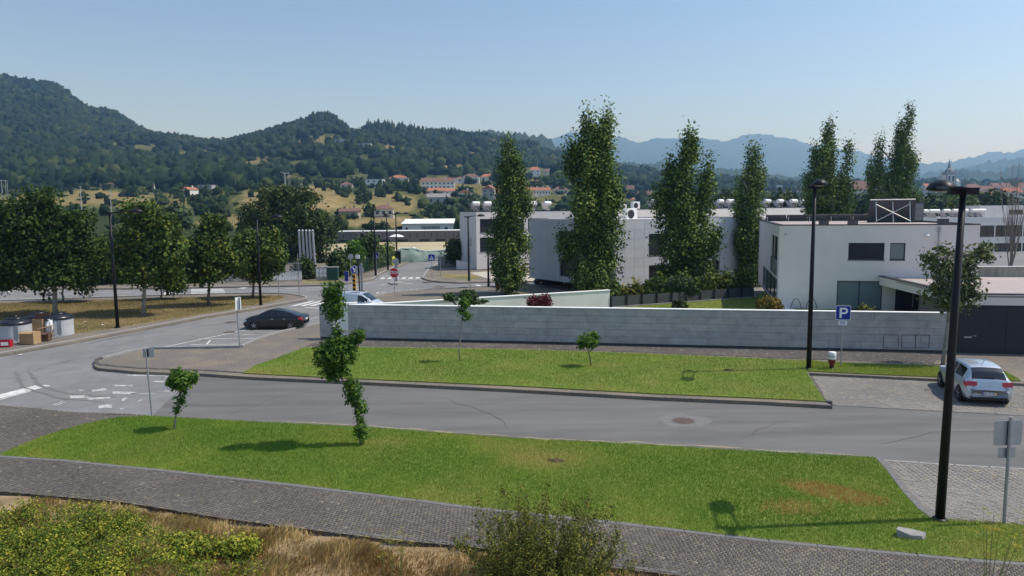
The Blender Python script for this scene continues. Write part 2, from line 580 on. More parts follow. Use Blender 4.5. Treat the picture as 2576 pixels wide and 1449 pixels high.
stones(bay2_o, [tuple(p) for p in GP([(2219, 1158), (2400, 1169), (2576, 1180), (2850, 1196)])], 0.03, w=0.12, L=1.0, name='edging_stone', side=-1, mat=M_kerb)

# ---- far bank: corner pavement, long lawn, bay under the wall
WL = lambda x: 44.0 - 0.178 * (x + 10.3)          # line of the granite wall
isl_top = [(250, 906), (262, 903), (312, 890), (375, 879), (500, 877), (605, 875), (644, 856), (706, 837), (804, 815)]
kerb2 = [(250, 926), (350, 935), (512, 940), (644, 949), (894, 960), (1288, 979), (1650, 999), (1932, 1011), (2094, 1020)]
nose = [(250, 906), (240, 911), (236, 917), (240, 922), (250, 926)]
Z2 = 0.15
lawn2_l = [(610, 938), (644, 919), (694, 902), (764, 875)]
lawn2_t = [(764, 875), (906, 874), (1288, 879), (1600, 889), (1932, 903), (2030, 907)]
lawn2_r = [(2030, 937), (2076, 1009)]
wx0, wx1 = -11.9, 23.6
wallc = [Vector((x, WL(x) + 0.6, 0)) for x in (wx0, wx1)]
far_poly = GP(nose + kerb2[1:] + [(2076, 1012), (2032, 938), (2347, 953), (2532, 963), (2850, 978)], Z2)
far_poly += [Vector((36, 37, 0)), wallc[1], wallc[0]]
far_poly += GP([(804, 815), (706, 837), (644, 856), (605, 875), (500, 877), (375, 879), (312, 890), (262, 903)], Z2)
farb = struct('pavement_far_side', MB().prism(far_poly, -0.2, Z2), M_pave)
stones(farb, GP(nose[::-1] + isl_top[1:], 0)[4:], Z2 + .012, w=0.14, L=1.0, side=-1)
M_kerbdark = pm('dark_shaded_kerb', (0.06, 0.056, 0.052), (0.11, 0.105, 0.1), scale=5, rough=0.9, bump=0.3, bscale=50, c3=(0.22, 0.21, 0.2), scale3=2.0, amount3=0.4)  # dark stone, with the shade of its front put partly into the colour
stones(farb, GP(nose + kerb2[1:], 0), Z2 + 0.03, w=0.2, L=1.1, side=1, mat=M_kerbdark, drop=lambda c: -11.6 < c.x < -7.7 and c.y < 40)
stones(farb, GP([(2032, 938), (2180, 945), (2347, 953), (2532, 963), (2850, 978)], 0), Z2 + 0.02, w=0.16, L=1.1, side=1)
stones(farb, GP([(2032, 938), (2076, 1011)], 0.1), Z2 + 0.015, w=0.16, L=0.9, side=-1, name='edging_stone')
walk2 = GP([(770, 871), (920, 871), (1288, 876), (1600, 886), (1932, 900), (2350, 915)], Z2) + [Vector((23.3, WL(23.3) - .12, 0)), Vector((-11.5, WL(-11.5) - .12, 0))]
setts(farb, walk2, Z2 + 0.03, 0.16, 0.14, R(-10), M_sett, seed=8, tl=0.5, pale=0.03)
lawn2_poly = GP(lawn2_l + lawn2_t[1:] + lawn2_r + [(1932, 1002), (1650, 990), (1288, 970), (894, 952), (660, 941)], Z2 + .04)
lawn2 = struct('lawn_by_granite_wall', MB().prism(lawn2_poly, 0.0, Z2 + 0.05), M_lawn)
verge_poly = GP([(2032, 907), (2082, 911), (2347, 921), (2514, 928), (2568, 957), (2532, 957), (2347, 947), (2180, 940), (2034, 933)], Z2 + .04)
verge = struct('lawn_verge_by_bay', MB().prism(verge_poly, 0.0, Z2 + 0.045), M_lawn)
bay1 = GP([(2040, 943), (2180, 948), (2347, 956), (2532, 966), (2850, 982), (2850, 1060), (2507, 1040), (2300, 1030), (2097, 1018), (2080, 1008)], 0.03)
bay1_o = struct('parking_bay_far_side', MB().sheet(bay1, 0.008), M_sett_base)
setts(bay1_o, bay1, 0.035, 0.19, 0.13, R(-33), M_sett_pale, seed=9, tl=0.5, pale=0.02)
stones(bay1_o, GP([(2097, 1021), (2300, 1032), (2507, 1043), (2850, 1062)]), 0.03, w=0.14, L=1.0, name='edging_stone', side=1)

# ---- strip of dry turf between the two roads on the other side
kerb_l = [(-300, 952), (0, 893), (150, 867), (300, 839), (450, 811), (525, 796), (644, 777), (744, 759), (772, 754)]
kerb_c = [(772, 754), (774, 750), (765, 747), (731, 741), (644, 738), (412, 744), (210, 751), (0, 758), (-300, 768)]
tri_poly = GP(kerb_l + kerb_c[1:], 0.12)
tri = struct('pavement_between_roads', MB().prism(tri_poly, -0.2, 0.12), M_pave)
stones(tri, GP(kerb_l, 0.0), 0.14, w=0.22, L=1.1, side=1)
stones(tri, GP(kerb_c, 0.0), 0.14, w=0.22, L=1.2, side=1)
dry_poly = GP([(-300, 772), (0, 764), (210, 757), (430, 750), (640, 744), (712, 745), (715, 749), (690, 757), (560, 782), (300, 823), (170, 842), (60, 852), (-300, 905)], 0.14)
drylawn = struct('dry_turf_strip', MB().prism(dry_poly, 0.0, 0.16), M_dry)
# ---- plaza behind the garden wall
plaza_poly = GP([(985, 738), (1069, 729), (1244, 721), (1330, 716), (1460, 712)], 0.12) + [Vector((9, 57, 0)), Vector((6.9, 52.2, 0)), Vector((-9.6, 45.2, 0))] + GP([(880, 783), (905, 765), (944, 746)], 0.12)
plaza = struct('pavement_behind_wall', MB().prism(plaza_poly, -0.2, 0.12), M_pave)
stones(plaza, GP([(880, 783), (905, 765), (944, 746), (985, 738), (1069, 729), (1244, 721), (1330, 716)], 0), 0.14, w=0.2, L=1.2, side=-1)
# ---- beyond the cross road
fl_poly = GP([(-300, 731), (0, 727), (400, 725), (644, 720), (819, 717), (881, 712), (939, 703), (956, 690), (994, 672), (1014, 667), (1030, 660)], .12) + [Vector((-17, 128, 0)), Vector((-110, 128, 0))]
fl = struct('pavement_across_road', MB().prism(fl_poly, -0.2, 0.12), M_pave)
stones(fl, GP([(-300, 731), (0, 727), (400, 725), (644, 720), (819, 717), (881, 712), (939, 703), (956, 690), (994, 672), (1014, 667)], 0), 0.14, w=0.25, L=1.4, side=1)
fr_poly = GP([(1104, 660), (1074, 680), (1061, 699), (1075, 704), (1106, 709), (1160, 711), (1219, 709), (1330, 703)], .12) + [Vector((12, 84, 0)), Vector((24, 84, 0)), Vector((40, 128, 0)), Vector((-11, 128, 0))]
fr = struct('pavement_side_road_corner', MB().prism(fr_poly, -0.2, 0.12), M_pave)
stones(fr, GP([(1104, 660), (1074, 680), (1061, 699), (1075, 704), (1106, 709), (1160, 711), (1219, 709), (1330, 703)], 0), 0.14, w=0.25, L=1.4, side=1)
struct('dry_verge_corner', MB().sheet(GP([(1098, 692), (1125, 688), (1190, 690), (1215, 700), (1190, 703), (1130, 700)], .13), 0.13), M_dry)
struct('pale_forecourt', MB().sheet(GP([(1180, 686), (1240, 682), (1420, 690), (1430, 705), (1300, 708), (1225, 700)], .125), 0.125), pm('pale_paving', (0.42, 0.38, 0.31), (0.52, 0.48, 0.4), scale=2, rough=.9, coords='world'))
struct('verge_by_hedge', MB().sheet(GP([(758, 707), (850, 702), (850, 711), (770, 714)], .13), 0.13), M_dry)
struct('straw_field', MB().prism([(-48, 126), (14, 126), (16, 190), (-60, 190)], -0.25, 0.05), M_straw)
struct('grass_behind_hedge', MB().prism([(-130, 128.2), (-48.2, 126), (-60.2, 190), (-150, 190)], -0.25, 0.04), M_dry)

# ---- painted markings
def mark(pts, name='road_marking'):
    obj(name, MB().sheet(GP(pts, 0.006), 0.0085), M_paint, road)
def dash(u0, v0, u1, v1, w, n=1, fill=0.55):
    a, b = G(u0, v0), G(u1, v1)
    d = (b - a)
    L = d.length
    d.normalize()
    nr = Vector((-d.y, d.x, 0)) * w / 2
    for i in range(n):
        p = a + d * (L * i / n)
        q = p + d * (L / n * (fill if n > 1 else 1))
        obj('road_marking', MB().sheet([p - nr, q - nr, q + nr, p + nr], 0.0085), M_paint, road)
for i in range(5):                                        # zebra across the far road
    v = 727.0 + i * 3.4
    mark([(481, v), (562 + i * 2, v), (563 + i * 2, v + 1.7), (481, v + 1.7)], 'zebra_stripe')
for i in range(4):                                        # zebra at the junction
    o = i * 23.5
    mark([(729 + o, 770 - i * .3), (783 + o, 757 - i * .8), (794 + o, 757 - i * .8), (743 + o, 770 - i * .3)], 'zebra_stripe')
for i in range(6):                                        # zebra on the side road
    u = 955 + i * 17.6
    mark([(u, 702.0 - i * .25), (u + 5.5, 698.3 - i * .25), (u + 15, 698.2 - i * .25), (u + 11, 702.0 - i * .25)], 'zebra_stripe')
for i in range(3):
    mark([(1241 + i * 4, 715.5 + i * 3), (1262 + i * 7, 715 + i * 3), (1266 + i * 7, 716.6 + i * 3), (1244 + i * 4, 717 + i * 3)], 'zebra_stripe')
dash(0, 738.5, 470, 734.5, 0.14, 8, 0.6)
dash(0, 731, 470, 729, 0.12, 7, 0.5)
dash(0, 752.5, 440, 745.5, 0.14, 9, 0.8)
dash(580, 735, 820, 728, 0.14, 5, 0.6)
dash(660, 727.5, 1000, 718, 0.14, 6, 0.5)
dash(980, 731, 1180, 722, 0.14, 4, 0.6)
dash(900, 733, 905, 726, .12)
dash(425, 735, 425, 742, 1.2)
dash(22, 735, 31, 727.5, .2)
dash(160, 731, 164, 726, .2)
dash(604, 724.5, 619, 724.5, 1.0)
dash(767, 774, 804, 775.5, 0.3)
dash(960, 695, 1005, 694.5, 0.25)
dash(1000, 703.5, 1060, 702.5, 0.25)
dash(957, 716, 985, 711, 0.12); dash(1014, 712, 1040, 714, .12); dash(957, 716, 1040, 714, .12)
dash(920, 712.5, 945, 709.5, .12); dash(915, 712.5, 934, 714.5, .12)
dash(946, 739, 952, 734.5, .14); dash(952, 734.5, 972, 735, .14); dash(946, 739, 972, 735, .14)
mark([(1195, 716.5), (1203, 716), (1224, 723), (1212, 724)])
dash(400, 876, 690, 815, 0.12)                            # bay line of the parking strip
for u, v, u2, v2 in ((480, 867, 600, 866), (500, 853, 640, 851), (520, 866, 530, 855), (560, 876, 585, 869), (590, 843, 640, 841), (610, 800 + 28, 640, 826), (720, 812, 804, 798)):
    dash(u, v, u2, v2, 0.1)
dash(-60, 1013, 112, 969, 0.75); dash(-60, 1022, 75, 985, 0.1)
# worn remains of painted words
M_worn = pm('worn_paint', (0.2, 0.2, 0.2), (0.72, 0.72, 0.69), scale=5, rough=.75, coords='world', c3=(0.19, 0.188, 0.186), scale3=2.2, amount3=.9, detail=9)
wr = np.random.default_rng(21)
def blotch(u, v, w, h, sl=0.0):
    top = [(u + w * (i / 7 - .5) + wr.normal() * w * .03, v - h * (.3 + .25 * wr.random()) - sl * (i / 7 - .5) * w) for i in range(8)]
    bot = [(u + w * (i / 7 - .5) + wr.normal() * w * .03, v + h * (.3 + .25 * wr.random()) - sl * (i / 7 - .5) * w) for i in range(7, -1, -1)]
    obj('worn_marking', MB().sheet(GP(top + bot, 0.006), 0.0085), M_worn, road)
for a in ((372, 944, 105, 4), (437, 948, 40, 3), (400, 960, 30, 3), (310, 970, 45, 4), (420, 984, 40, 2.2), (205, 982, 11, 3), (250, 981, 36, 6, .1),
          (312, 988, 60, 7, -.02), (200, 998, 45, 9, .05), (250, 1002, 55, 5, .05), (313, 1004, 12, 6, .5), (145, 1014, 24, 2.2, .35), (152, 1016, 24, 2, .35),
          (352, 1008, 12, 2.4, .5), (265, 1023, 34, 10, 0), (308, 1028, 12, 4, .2), (360, 990, 60, 1.8)):
    blotch(*a)
# patches, drains and manholes let into the street
M_iron = pm('cast_iron', (0.09, 0.065, 0.055), (0.15, 0.1, 0.085), scale=20, rough=.7, bump=.4, bscale=40, metal=.3)
M_patch = pm('concrete_patch', (0.135, 0.133, 0.13), (0.2, 0.197, 0.19), scale=6, rough=.9, coords='world')
mh = thing('manhole', 'round rusty manhole cover in a cracked patch of the street', 'manhole', G(1719, 1059))
pp = [Vector((math.cos(a) * (1.0 + .12 * math.sin(3 * a + 1)), math.sin(a) * (.85 + .1 * math.sin(5 * a)), 0)) for a in np.linspace(0, 2 * math.pi, 28)[:-1]]
obj('concrete_surround', MB().sheet(pp, 0.009), M_patch, mh)
obj('cover', MB().lathe([(0.36, 0.008), (0.36, 0.016), (0.34, 0.018)], 28), M_iron, mh)
obj('cover_frame', MB().lathe([(0.44, 0.009), (0.44, 0.013)], 28), pm('iron_rim', (0.12, 0.1, 0.09), rough=.8), mh)
dr = thing('drain_grate', 'rusty rectangular drain grate beside the long kerb', 'drain', G(1399, 991))
obj('frame', MB().box((0, 0, 0.008), (0.62, 0.3, 0.012)), M_patch, dr)
for i in range(8):
    obj('bar', MB().box((-0.25 + i * 0.07, 0, 0.018), (0.04, 0.22, 0.012)), M_iron, dr)
def smallcover(u, v, r, label):
    o = thing('manhole', label, 'manhole', G(u, v))
    obj('cover', MB().lathe([(r, 0.005), (r, 0.014), (r * .95, .016)], 20), M_iron, o)
    obj('cover_frame', MB().lathe([(r * 1.15, 0.004), (r * 1.15, 0.011)], 20), M_patch, o)
smallcover(581, 811, .42, 'small dark manhole cover in the road left of the black saloon car')
smallcover(577, 836, .35, 'small manhole cover on the edge line of the parking strip')
smallcover(1074, 710, .6, 'dark manhole cover beside the side road corner kerb')
smallcover(1106, 722, .6, 'dark manhole cover in the cross road near the grey pavement')

# cracks, tyre marks and gutter dirt
M_crack = pm('tar_crack', (0.06, 0.06, 0.06), (0.09, 0.09, 0.088), scale=5, rough=.9)
M_tyremark = pm('tyre_mark', (0.12, 0.12, 0.12), (0.19, 0.188, 0.186), scale=3, rough=.85, coords='world', detail=9)
M_grit = pm('gutter_grit', (0.24, 0.2, 0.14), (0.34, 0.29, 0.2), scale=4, rough=1, coords='world', c3=(.15, .14, .13), scale3=1.2, amount3=.9)
def strip(name, pts, w, m, z=0.0098, jag=.3, parent=None):
    P = GP(pts)
    L, Rr = [], []
    Q = []
    for a, b in zip(P[:-1], P[1:]):
        k = max(1, int((b - a).length / .6))
        Q += [a.lerp(b, i / k) for i in range(k)]
    Q.append(P[-1])
    for i, q in enumerate(Q):
        d = (Q[min(i + 1, len(Q) - 1)] - Q[max(i - 1, 0)]).normalized()
        nr = Vector((-d.y, d.x, 0))
        o_ = nr * wr.normal() * w * jag
        ww = w * (.4 + .8 * wr.random()) * (0.15 if i in (0, len(Q) - 1) else 1)
        L.append(q + o_ + nr * ww / 2); Rr.append(q + o_ - nr * ww / 2)
    obj(name, MB().add([(p.x, p.y, z) for p in L] + [(p.x, p.y, z) for p in Rr], [(i + len(L), i + len(L) + 1, i + 1, i) for i in range(len(L) - 1)]), m, parent or road)
for pts in ([(560, 1052), (640, 1020), (700, 1000), (735, 992)], [(1100, 1000), (1230, 1040), (1290, 1085)], [(1850, 1120), (1900, 1080), (1990, 1060)], [(300, 900), (180, 905), (60, 940)], [(430, 842), (300, 868), (230, 872)], [(2200, 1120), (2350, 1090), (2560, 1085)]):
    strip('crack', pts, .035, M_crack, jag=2.0)
for pts in ([(40, 935), (60, 975), (140, 1000), (260, 1012)], [(70, 930), (95, 968), (170, 990), (290, 1000)], [(190, 870), (240, 862), (300, 848), (420, 832)], [(230, 862), (300, 847), (400, 828)]):
    strip('tyre_mark', pts, .22, M_tyremark, z=.0092, jag=.15)
for pts in ([(660, 953), (900, 964), (1288, 983)], [(1288, 983), (1420, 990), (1500, 993)], [(1700, 1004), (1932, 1015), (2090, 1023)], [(660, 1059), (926, 1072), (1288, 1099)], [(1288, 1099), (1600, 1114), (1932, 1134), (2190, 1148)], [(20, 893), (150, 870), (300, 842), (450, 814), (640, 781)]):
    strip('gutter_grit', pts, .16, M_grit, z=.0105, jag=.4)

# ---- grass
def blades(parent, poly, n, h, w, z, seed, tint_fn, zn=0.0, name='grass', m=None, lean=1.3, umax=2620):
    r = np.random.default_rng(seed)
    P2 = np.array([(p[0], p[1]) for p in poly])
    lo, hi = P2.min(0), P2.max(0)
    out = []
    tot = 0
    while tot < n:
        Q = lo + (hi - lo) * r.random((n, 2))
        Q = Q[inpoly(Q, poly)]
        u, v = PX(np.column_stack([Q, np.full(len(Q), z)]))
        Q = Q[(u > -40) & (u < umax) & (v < 1480)]
        out.append(Q)
        tot += len(Q)
        if len(Q) == 0: break
    P = np.concatenate(out)[:n]
    N = len(P)
    a = r.random(N) * 2 * math.pi
    hh = h * (0.5 + r.random(N))
    dx, dy = np.cos(a) * w / 2, np.sin(a) * w / 2
    b = r.random(N) * 2 * math.pi
    lx, ly = np.cos(b) * hh * lean * r.random(N), np.sin(b) * hh * lean * r.random(N)
    V = np.empty((N, 3, 3))
    V[:, 0] = np.column_stack([P[:, 0] - dx, P[:, 1] - dy, np.full(N, z - .01)])
    V[:, 1] = np.column_stack([P[:, 0] + dx, P[:, 1] + dy, np.full(N, z - .01)])
    V[:, 2] = np.column_stack([P[:, 0] + lx, P[:, 1] + ly, z + hh])
    t = np.clip(tint_fn(P, r), 0, 1)
    o = npmesh(name, V.reshape(-1, 3), np.arange(N * 3).reshape(-1, 3), m or M_blade, t, parent)
    return tag(o, kind='stuff')
def spot(P, u, v, rx, ry, z=0.16, rot=0.0):
    c = G(u, v, z)
    dx, dy = P[:, 0] - c.x, P[:, 1] - c.y
    q = dx * math.cos(rot) + dy * math.sin(rot)
    s = -dx * math.sin(rot) + dy * math.cos(rot)
    return np.clip(1.35 - np.sqrt((q / rx) ** 2 + (s / ry) ** 2), 0, 1)
def edge_dist(P, pts):
    d = np.full(len(P), 1e9)
    for a, b in zip(pts[:-1], pts[1:]):
        a, b = np.array(a[:2]), np.array(b[:2])
        ab = b - a
        t = np.clip(((P - a) @ ab) / (ab @ ab), 0, 1)
        d = np.minimum(d, np.linalg.norm(P - a - t[:, None] * ab, axis=1))
    return d
bot1 = [tuple(p)[:2] for p in GP(lawn_bot[1:], .16)]
def tint1(P, r):
    t = 0.31 + 0.55 * (snoise(P[:, 0], P[:, 1], 1.5, 2) - .5) + 0.45 * (snoise(P[:, 0], P[:, 1], 4.2, 5) - .5) + r.normal(size=len(P)) * .14
    t = t + 0.28 * np.clip(1 - edge_dist(P, bot1) / 1.1, 0, 1) * r.random(len(P))
    b = np.maximum(1.6 * spot(P, 2098, 1240, 1.15, .55, rot=R(-38)), .6 * spot(P, 1995, 1275, .9, .5))
    b = np.maximum(b, .8 * spot(P, 2190, 1252, .5, .22, rot=R(-30)))
    t = np.where(r.random(len(P)) < b * 1.1, .9 + .1 * r.random(len(P)), t)
    s2 = np.maximum(spot(P, 1390, 1157, 1.5, .8), .5 * spot(P, 950, 1115, 1.2, .5))
    t = np.where(r.random(len(P)) < s2 * .8, .72 + .12 * r.random(len(P)), t)
    y = spot(P, 2400, 1340, 5, 1.2) * .22 + spot(P, 2150, 1180, 2, 1.5) * .15
    return t + y * r.random(len(P))
blades(lawn1, lawn_poly, 270000, 0.06, 0.015, Z1 + .05, 31, tint1)
bot2 = [tuple(p)[:2] for p in GP([(644, 940), (894, 952), (1288, 970), (1650, 990), (1932, 1002), (2076, 1009)], .2)]
top2 = [tuple(p)[:2] for p in GP(lawn2_t, .2)]
def tint2(P, r):
    t = 0.36 + 0.5 * (snoise(P[:, 0], P[:, 1], 1.7, 3) - .5) + 0.4 * (snoise(P[:, 0], P[:, 1], 5, 6) - .5) + r.normal(size=len(P)) * .14
    t = t + 0.5 * np.clip(1 - edge_dist(P, bot2) / 1.6, 0, 1) * r.random(len(P))
    s = np.maximum(spot(P, 1840, 933, 1.4, .7, .2), spot(P, 1510, 918, 1.3, .6, .2))
    return np.where(r.random(len(P)) < s * .65, .72 + .12 * r.random(len(P)), t)
blades(lawn2, lawn2_poly, 130000, 0.06, 0.018, Z2 + .05, 32, tint2)
blades(verge, verge_poly, 26000, 0.07, 0.018, Z2 + .045, 33, lambda P, r: .55 + r.normal(size=len(P)) * .14)
M_dryblade = tintmat('dry_blade', [(0.0, (0.09, 0.085, 0.028)), (0.35, (0.19, 0.145, 0.055)), (0.7, (0.33, 0.25, 0.115)), (1.0, (0.46, 0.37, 0.2))], trans=0.2)
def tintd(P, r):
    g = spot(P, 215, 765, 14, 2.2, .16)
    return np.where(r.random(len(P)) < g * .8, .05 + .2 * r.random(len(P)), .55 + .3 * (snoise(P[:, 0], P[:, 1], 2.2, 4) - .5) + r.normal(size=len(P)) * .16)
blades(drylawn, dry_poly, 90000, 0.07, 0.03, 0.16, 34, tintd, m=M_dryblade)
# bare soil hollows where young trees once stood
M_earth = pm('bare_earth', (0.07, 0.045, 0.025), (0.13, 0.09, 0.05), scale=8, rough=1, bump=.8, bscale=15)
for (u, v, w) in ((1840, 933, .5), (1392, 1157, .38)):
    c = G(u, v, .2)
    mb = MB()
    for q in range(9):
        a_ = wr.random() * 6.28; d_ = wr.random() * w * .8
        s_ = w * (.12 + .16 * wr.random())
        mb.lathe([(s_ * 1.2, -.03), (s_, .02 * wr.random()), (s_ * .5, .05 + .03 * wr.random())], 7, (math.cos(a_) * d_, math.sin(a_) * d_ * .45, 0), sx=1.3, sy=.8)
    o = obj('soil_mound', mb, M_earth, lawn1 if v > 1000 else lawn2, loc=(c.x, c.y, (Z1 if v > 1000 else Z2) + .05))
# ================================================================ HILLS, FOREST, FAR MOUNTAINS
TU = np.array([-350, 0, 120, 250, 400, 530, 640, 740, 820, 880, 930, 1050, 1200, 1320, 1420, 1560, 1700, 1850, 2000, 2200, 2400, 3000], float)
TY = np.array([150, 190, 260, 350, 450, 600, 800, 1000, 1150, 1400, 1750], float)
TV = np.array([
 [629]*22,
 [607]*22,
 [572, 572, 572, 570, 568, 565, 560, 556, 556, 557, 558, 562, 572, 582, 584, 586, 586, 586, 586, 584, 584, 584],
 [535, 535, 535, 533, 530, 524, 496, 474, 488, 506, 518, 530, 545, 552, 560, 566, 566, 566, 566, 566, 566, 566],
 [505, 505, 505, 503, 500, 494, 480, 478, 482, 488, 490, 494, 503, 508, 520, 535, 540, 545, 546, 545, 542, 540],
 [470, 470, 470, 468, 465, 462, 458, 456, 455, 456, 460, 462, 462, 466, 475, 500, 510, 516, 520, 518, 514, 510],
 [415, 412, 412, 414, 416, 418, 412, 398, 390, 392, 402, 412, 424, 432, 442, 468, 478, 490, 498, 496, 492, 488],
 [335, 332, 342, 368, 388, 394, 372, 348, 335, 345, 358, 372, 390, 408, 428, 450, 460, 472, 482, 482, 478, 474],
 [275, 272, 288, 326, 360, 374, 352, 328, 319, 352, 338, 342, 352, 372, 398, 430, 440, 456, 468, 470, 466, 460],
 [200, 203, 217, 286, 348, 366, 372, 372, 372, 380, 378, 378, 380, 392, 412, 436, 446, 462, 474, 476, 472, 466],
 [300, 300, 310, 340, 385, 395, 400, 400, 400, 405, 405, 405, 405, 410, 425, 446, 456, 470, 482, 486, 484, 480]], float)
def TVget(u, Y):
    u = np.asarray(u, float); Y = np.asarray(Y, float)
    j = np.clip(np.searchsorted(TY, Y) - 1, 0, len(TY) - 2)
    f = (Y - TY[j]) / (TY[j + 1] - TY[j])
    i = np.clip(np.searchsorted(TU, u) - 1, 0, len(TU) - 2)
    g = (u - TU[i]) / (TU[i + 1] - TU[i])
    g = g * g * (3 - 2 * g)
    a = TV[j, i] * (1 - g) + TV[j, i + 1] * g
    b = TV[j + 1, i] * (1 - g) + TV[j + 1, i + 1] * g
    return a * (1 - f) + b * f
_fa, _ra, _ua = np.array(_f), np.array(_r), np.array(_u)
def ATn(u, v, Y):
    d = _fa[None] + ((u - 1288) / F)[:, None] * _ra[None] + ((724.5 - v) / F)[:, None] * _ua[None]
    t = Y / d[:, 1]
    return np.column_stack([d[:, 0] * t, Y, CAM_H + d[:, 2] * t])
def terr(u, Y):
    u = np.atleast_1d(np.asarray(u, float)); Y = np.atleast_1d(np.asarray(Y, float)) * np.ones_like(u)
    v = TVget(u, Y)
    P = ATn(u, v, Y)
    amp = np.clip((Y - 220) / 500, 0, 1)
    P[:, 2] += amp * ((snoise(P[:, 0], P[:, 1], 60, 1) - .5) * 9 + (snoise(P[:, 0], P[:, 1], 22, 2) - .5) * 3)
    return P
def terrY(u, v):
    """Distance at which the slope is seen at (u, v)."""
    ys = np.linspace(190, 1390, 600)
    vs = TVget(np.full(600, u), ys)
    k = np.argmax(vs <= v)
    return float(ys[k]) if (vs <= v).any() else 1390.0
# open land: (u, v, ru, rv, dryness)
OPEN = [(500, 388, 75, 16, .45), (655, 402, 60, 13, .7), (815, 352, 70, 13, .75), (760, 420, 60, 14, .5), (900, 400, 50, 10, .4), (735, 505, 150, 42, .85), (950, 512, 120, 32, .72),
        (260, 500, 130, 24, .8), (60, 510, 120, 20, .7), (430, 505, 110, 22, .55), (470, 530, 70, 14, .3), (1120, 420, 60, 7, .95), (300, 362, 70, 8, .5), (365, 372, 50, 12, .45),
        (195, 388, 40, 5, .9), (1160, 470, 170, 26, .6), (1380, 475, 90, 40, .5), (1340, 436, 90, 14, .4), (980, 372, 40, 8, .9), (1185, 380, 20, 10, .9), (640, 560, 160, 20, .75),
        (1000, 560, 160, 18, .8), (1600, 500, 160, 16, .45), (905, 440, 45, 12, .35), (760, 442, 35, 6, .8)]
def openness(u, v):
    o = np.zeros(len(u)); d = np.full(len(u), .3)
    u, v = u + (snoise(u, v * 2.5, 9, 4) - .5) * 60, v + (snoise(u * .8, v * 3, 7, 6) - .5) * 16
    for cu, cv, ru, rv, dr_ in OPEN:
        q = 1.25 - np.sqrt(((u - cu) / ru) ** 2 + ((v - cv) / rv) ** 2)
        q = np.clip(q * 2.2, 0, 1)
        d = np.where(q > o, dr_, d)
        o = np.maximum(o, q)
    return o, d
gu = np.arange(-350, 3001, 14.0)
gy = np.concatenate([np.arange(150, 300, 12), np.arange(300, 620, 14), np.arange(620, 1751, 22)]).astype(float)
UU, YY = np.meshgrid(gu, gy)
TP = terr(UU.ravel(), YY.ravel())
nu, ny_ = len(gu), len(gy)
I = np.arange(nu * ny_).reshape(ny_, nu)
TF = np.stack([I[:-1, :-1].ravel(), I[:-1, 1:].ravel(), I[1:, 1:].ravel(), I[1:, :-1].ravel()], 1)
pu, pv = PX(TP)
oo, dd = openness(pu, pv)
cov = np.clip(oo * dd + (snoise(TP[:, 0], TP[:, 1], 18, 9) - .5) * .35 * oo, 0, 1)
def landmat(name, hue):
    m, n, l, out = nmat(name)
    at = n.new('ShaderNodeAttribute'); at.attribute_name = 'cover'
    g = n.new('ShaderNodeNewGeometry')
    no = n.new('ShaderNodeTexNoise'); no.inputs['Scale'].default_value = .09; no.inputs['Detail'].default_value = 8; no.inputs['Roughness'].default_value = .7
    l.new(g.outputs['Position'], no.inputs['Vector'])
    ad = n.new('ShaderNodeMath'); ad.operation = 'MULTIPLY_ADD'; ad.inputs[1].default_value = .5; ad.use_clamp = True
    l.new(no.outputs[0], ad.inputs[0])
    sb = n.new('ShaderNodeMath'); sb.operation = 'SUBTRACT'; sb.inputs[1].default_value = .25
    l.new(at.outputs['Fac'], sb.inputs[0]); l.new(sb.outputs[0], ad.inputs[2])
    r = ramp(n, hue)
    l.new(ad.outputs[0], r.inputs[0])
    p = n.new('ShaderNodeBsdfPrincipled'); p.inputs['Roughness'].default_value = 1; p.inputs['Specular IOR Level'].default_value = .05
    l.new(r.outputs[0], p.inputs['Base Color'])
    nb = n.new('ShaderNodeTexNoise'); nb.inputs['Scale'].default_value = .25; nb.inputs['Detail'].default_value = 6
    l.new(g.outputs['Position'], nb.inputs['Vector'])
    b = n.new('ShaderNodeBump'); b.inputs['Strength'].default_value = .9; b.inputs['Distance'].default_value = 2.0
    l.new(nb.outputs[0], b.inputs['Height']); l.new(b.outputs[0], p.inputs['Normal'])
    l.new(p.outputs[0], out.inputs[0])
    return m
M_land = landmat('hill_land', [(0.0, (0.035, 0.05, 0.018)), (0.3, (0.06, 0.075, 0.024)), (0.5, (0.12, 0.12, 0.04)), (0.75, (0.21, 0.165, 0.07)), (1.0, (0.3, 0.22, 0.11))])
hills = npmesh('hills', TP, TF, M_land, smooth=True)
a = hills.data.attributes.new('cover', 'FLOAT', 'POINT'); a.data.foreach_set('value', cov.astype(np.float32))
tag(hills, kind='structure')

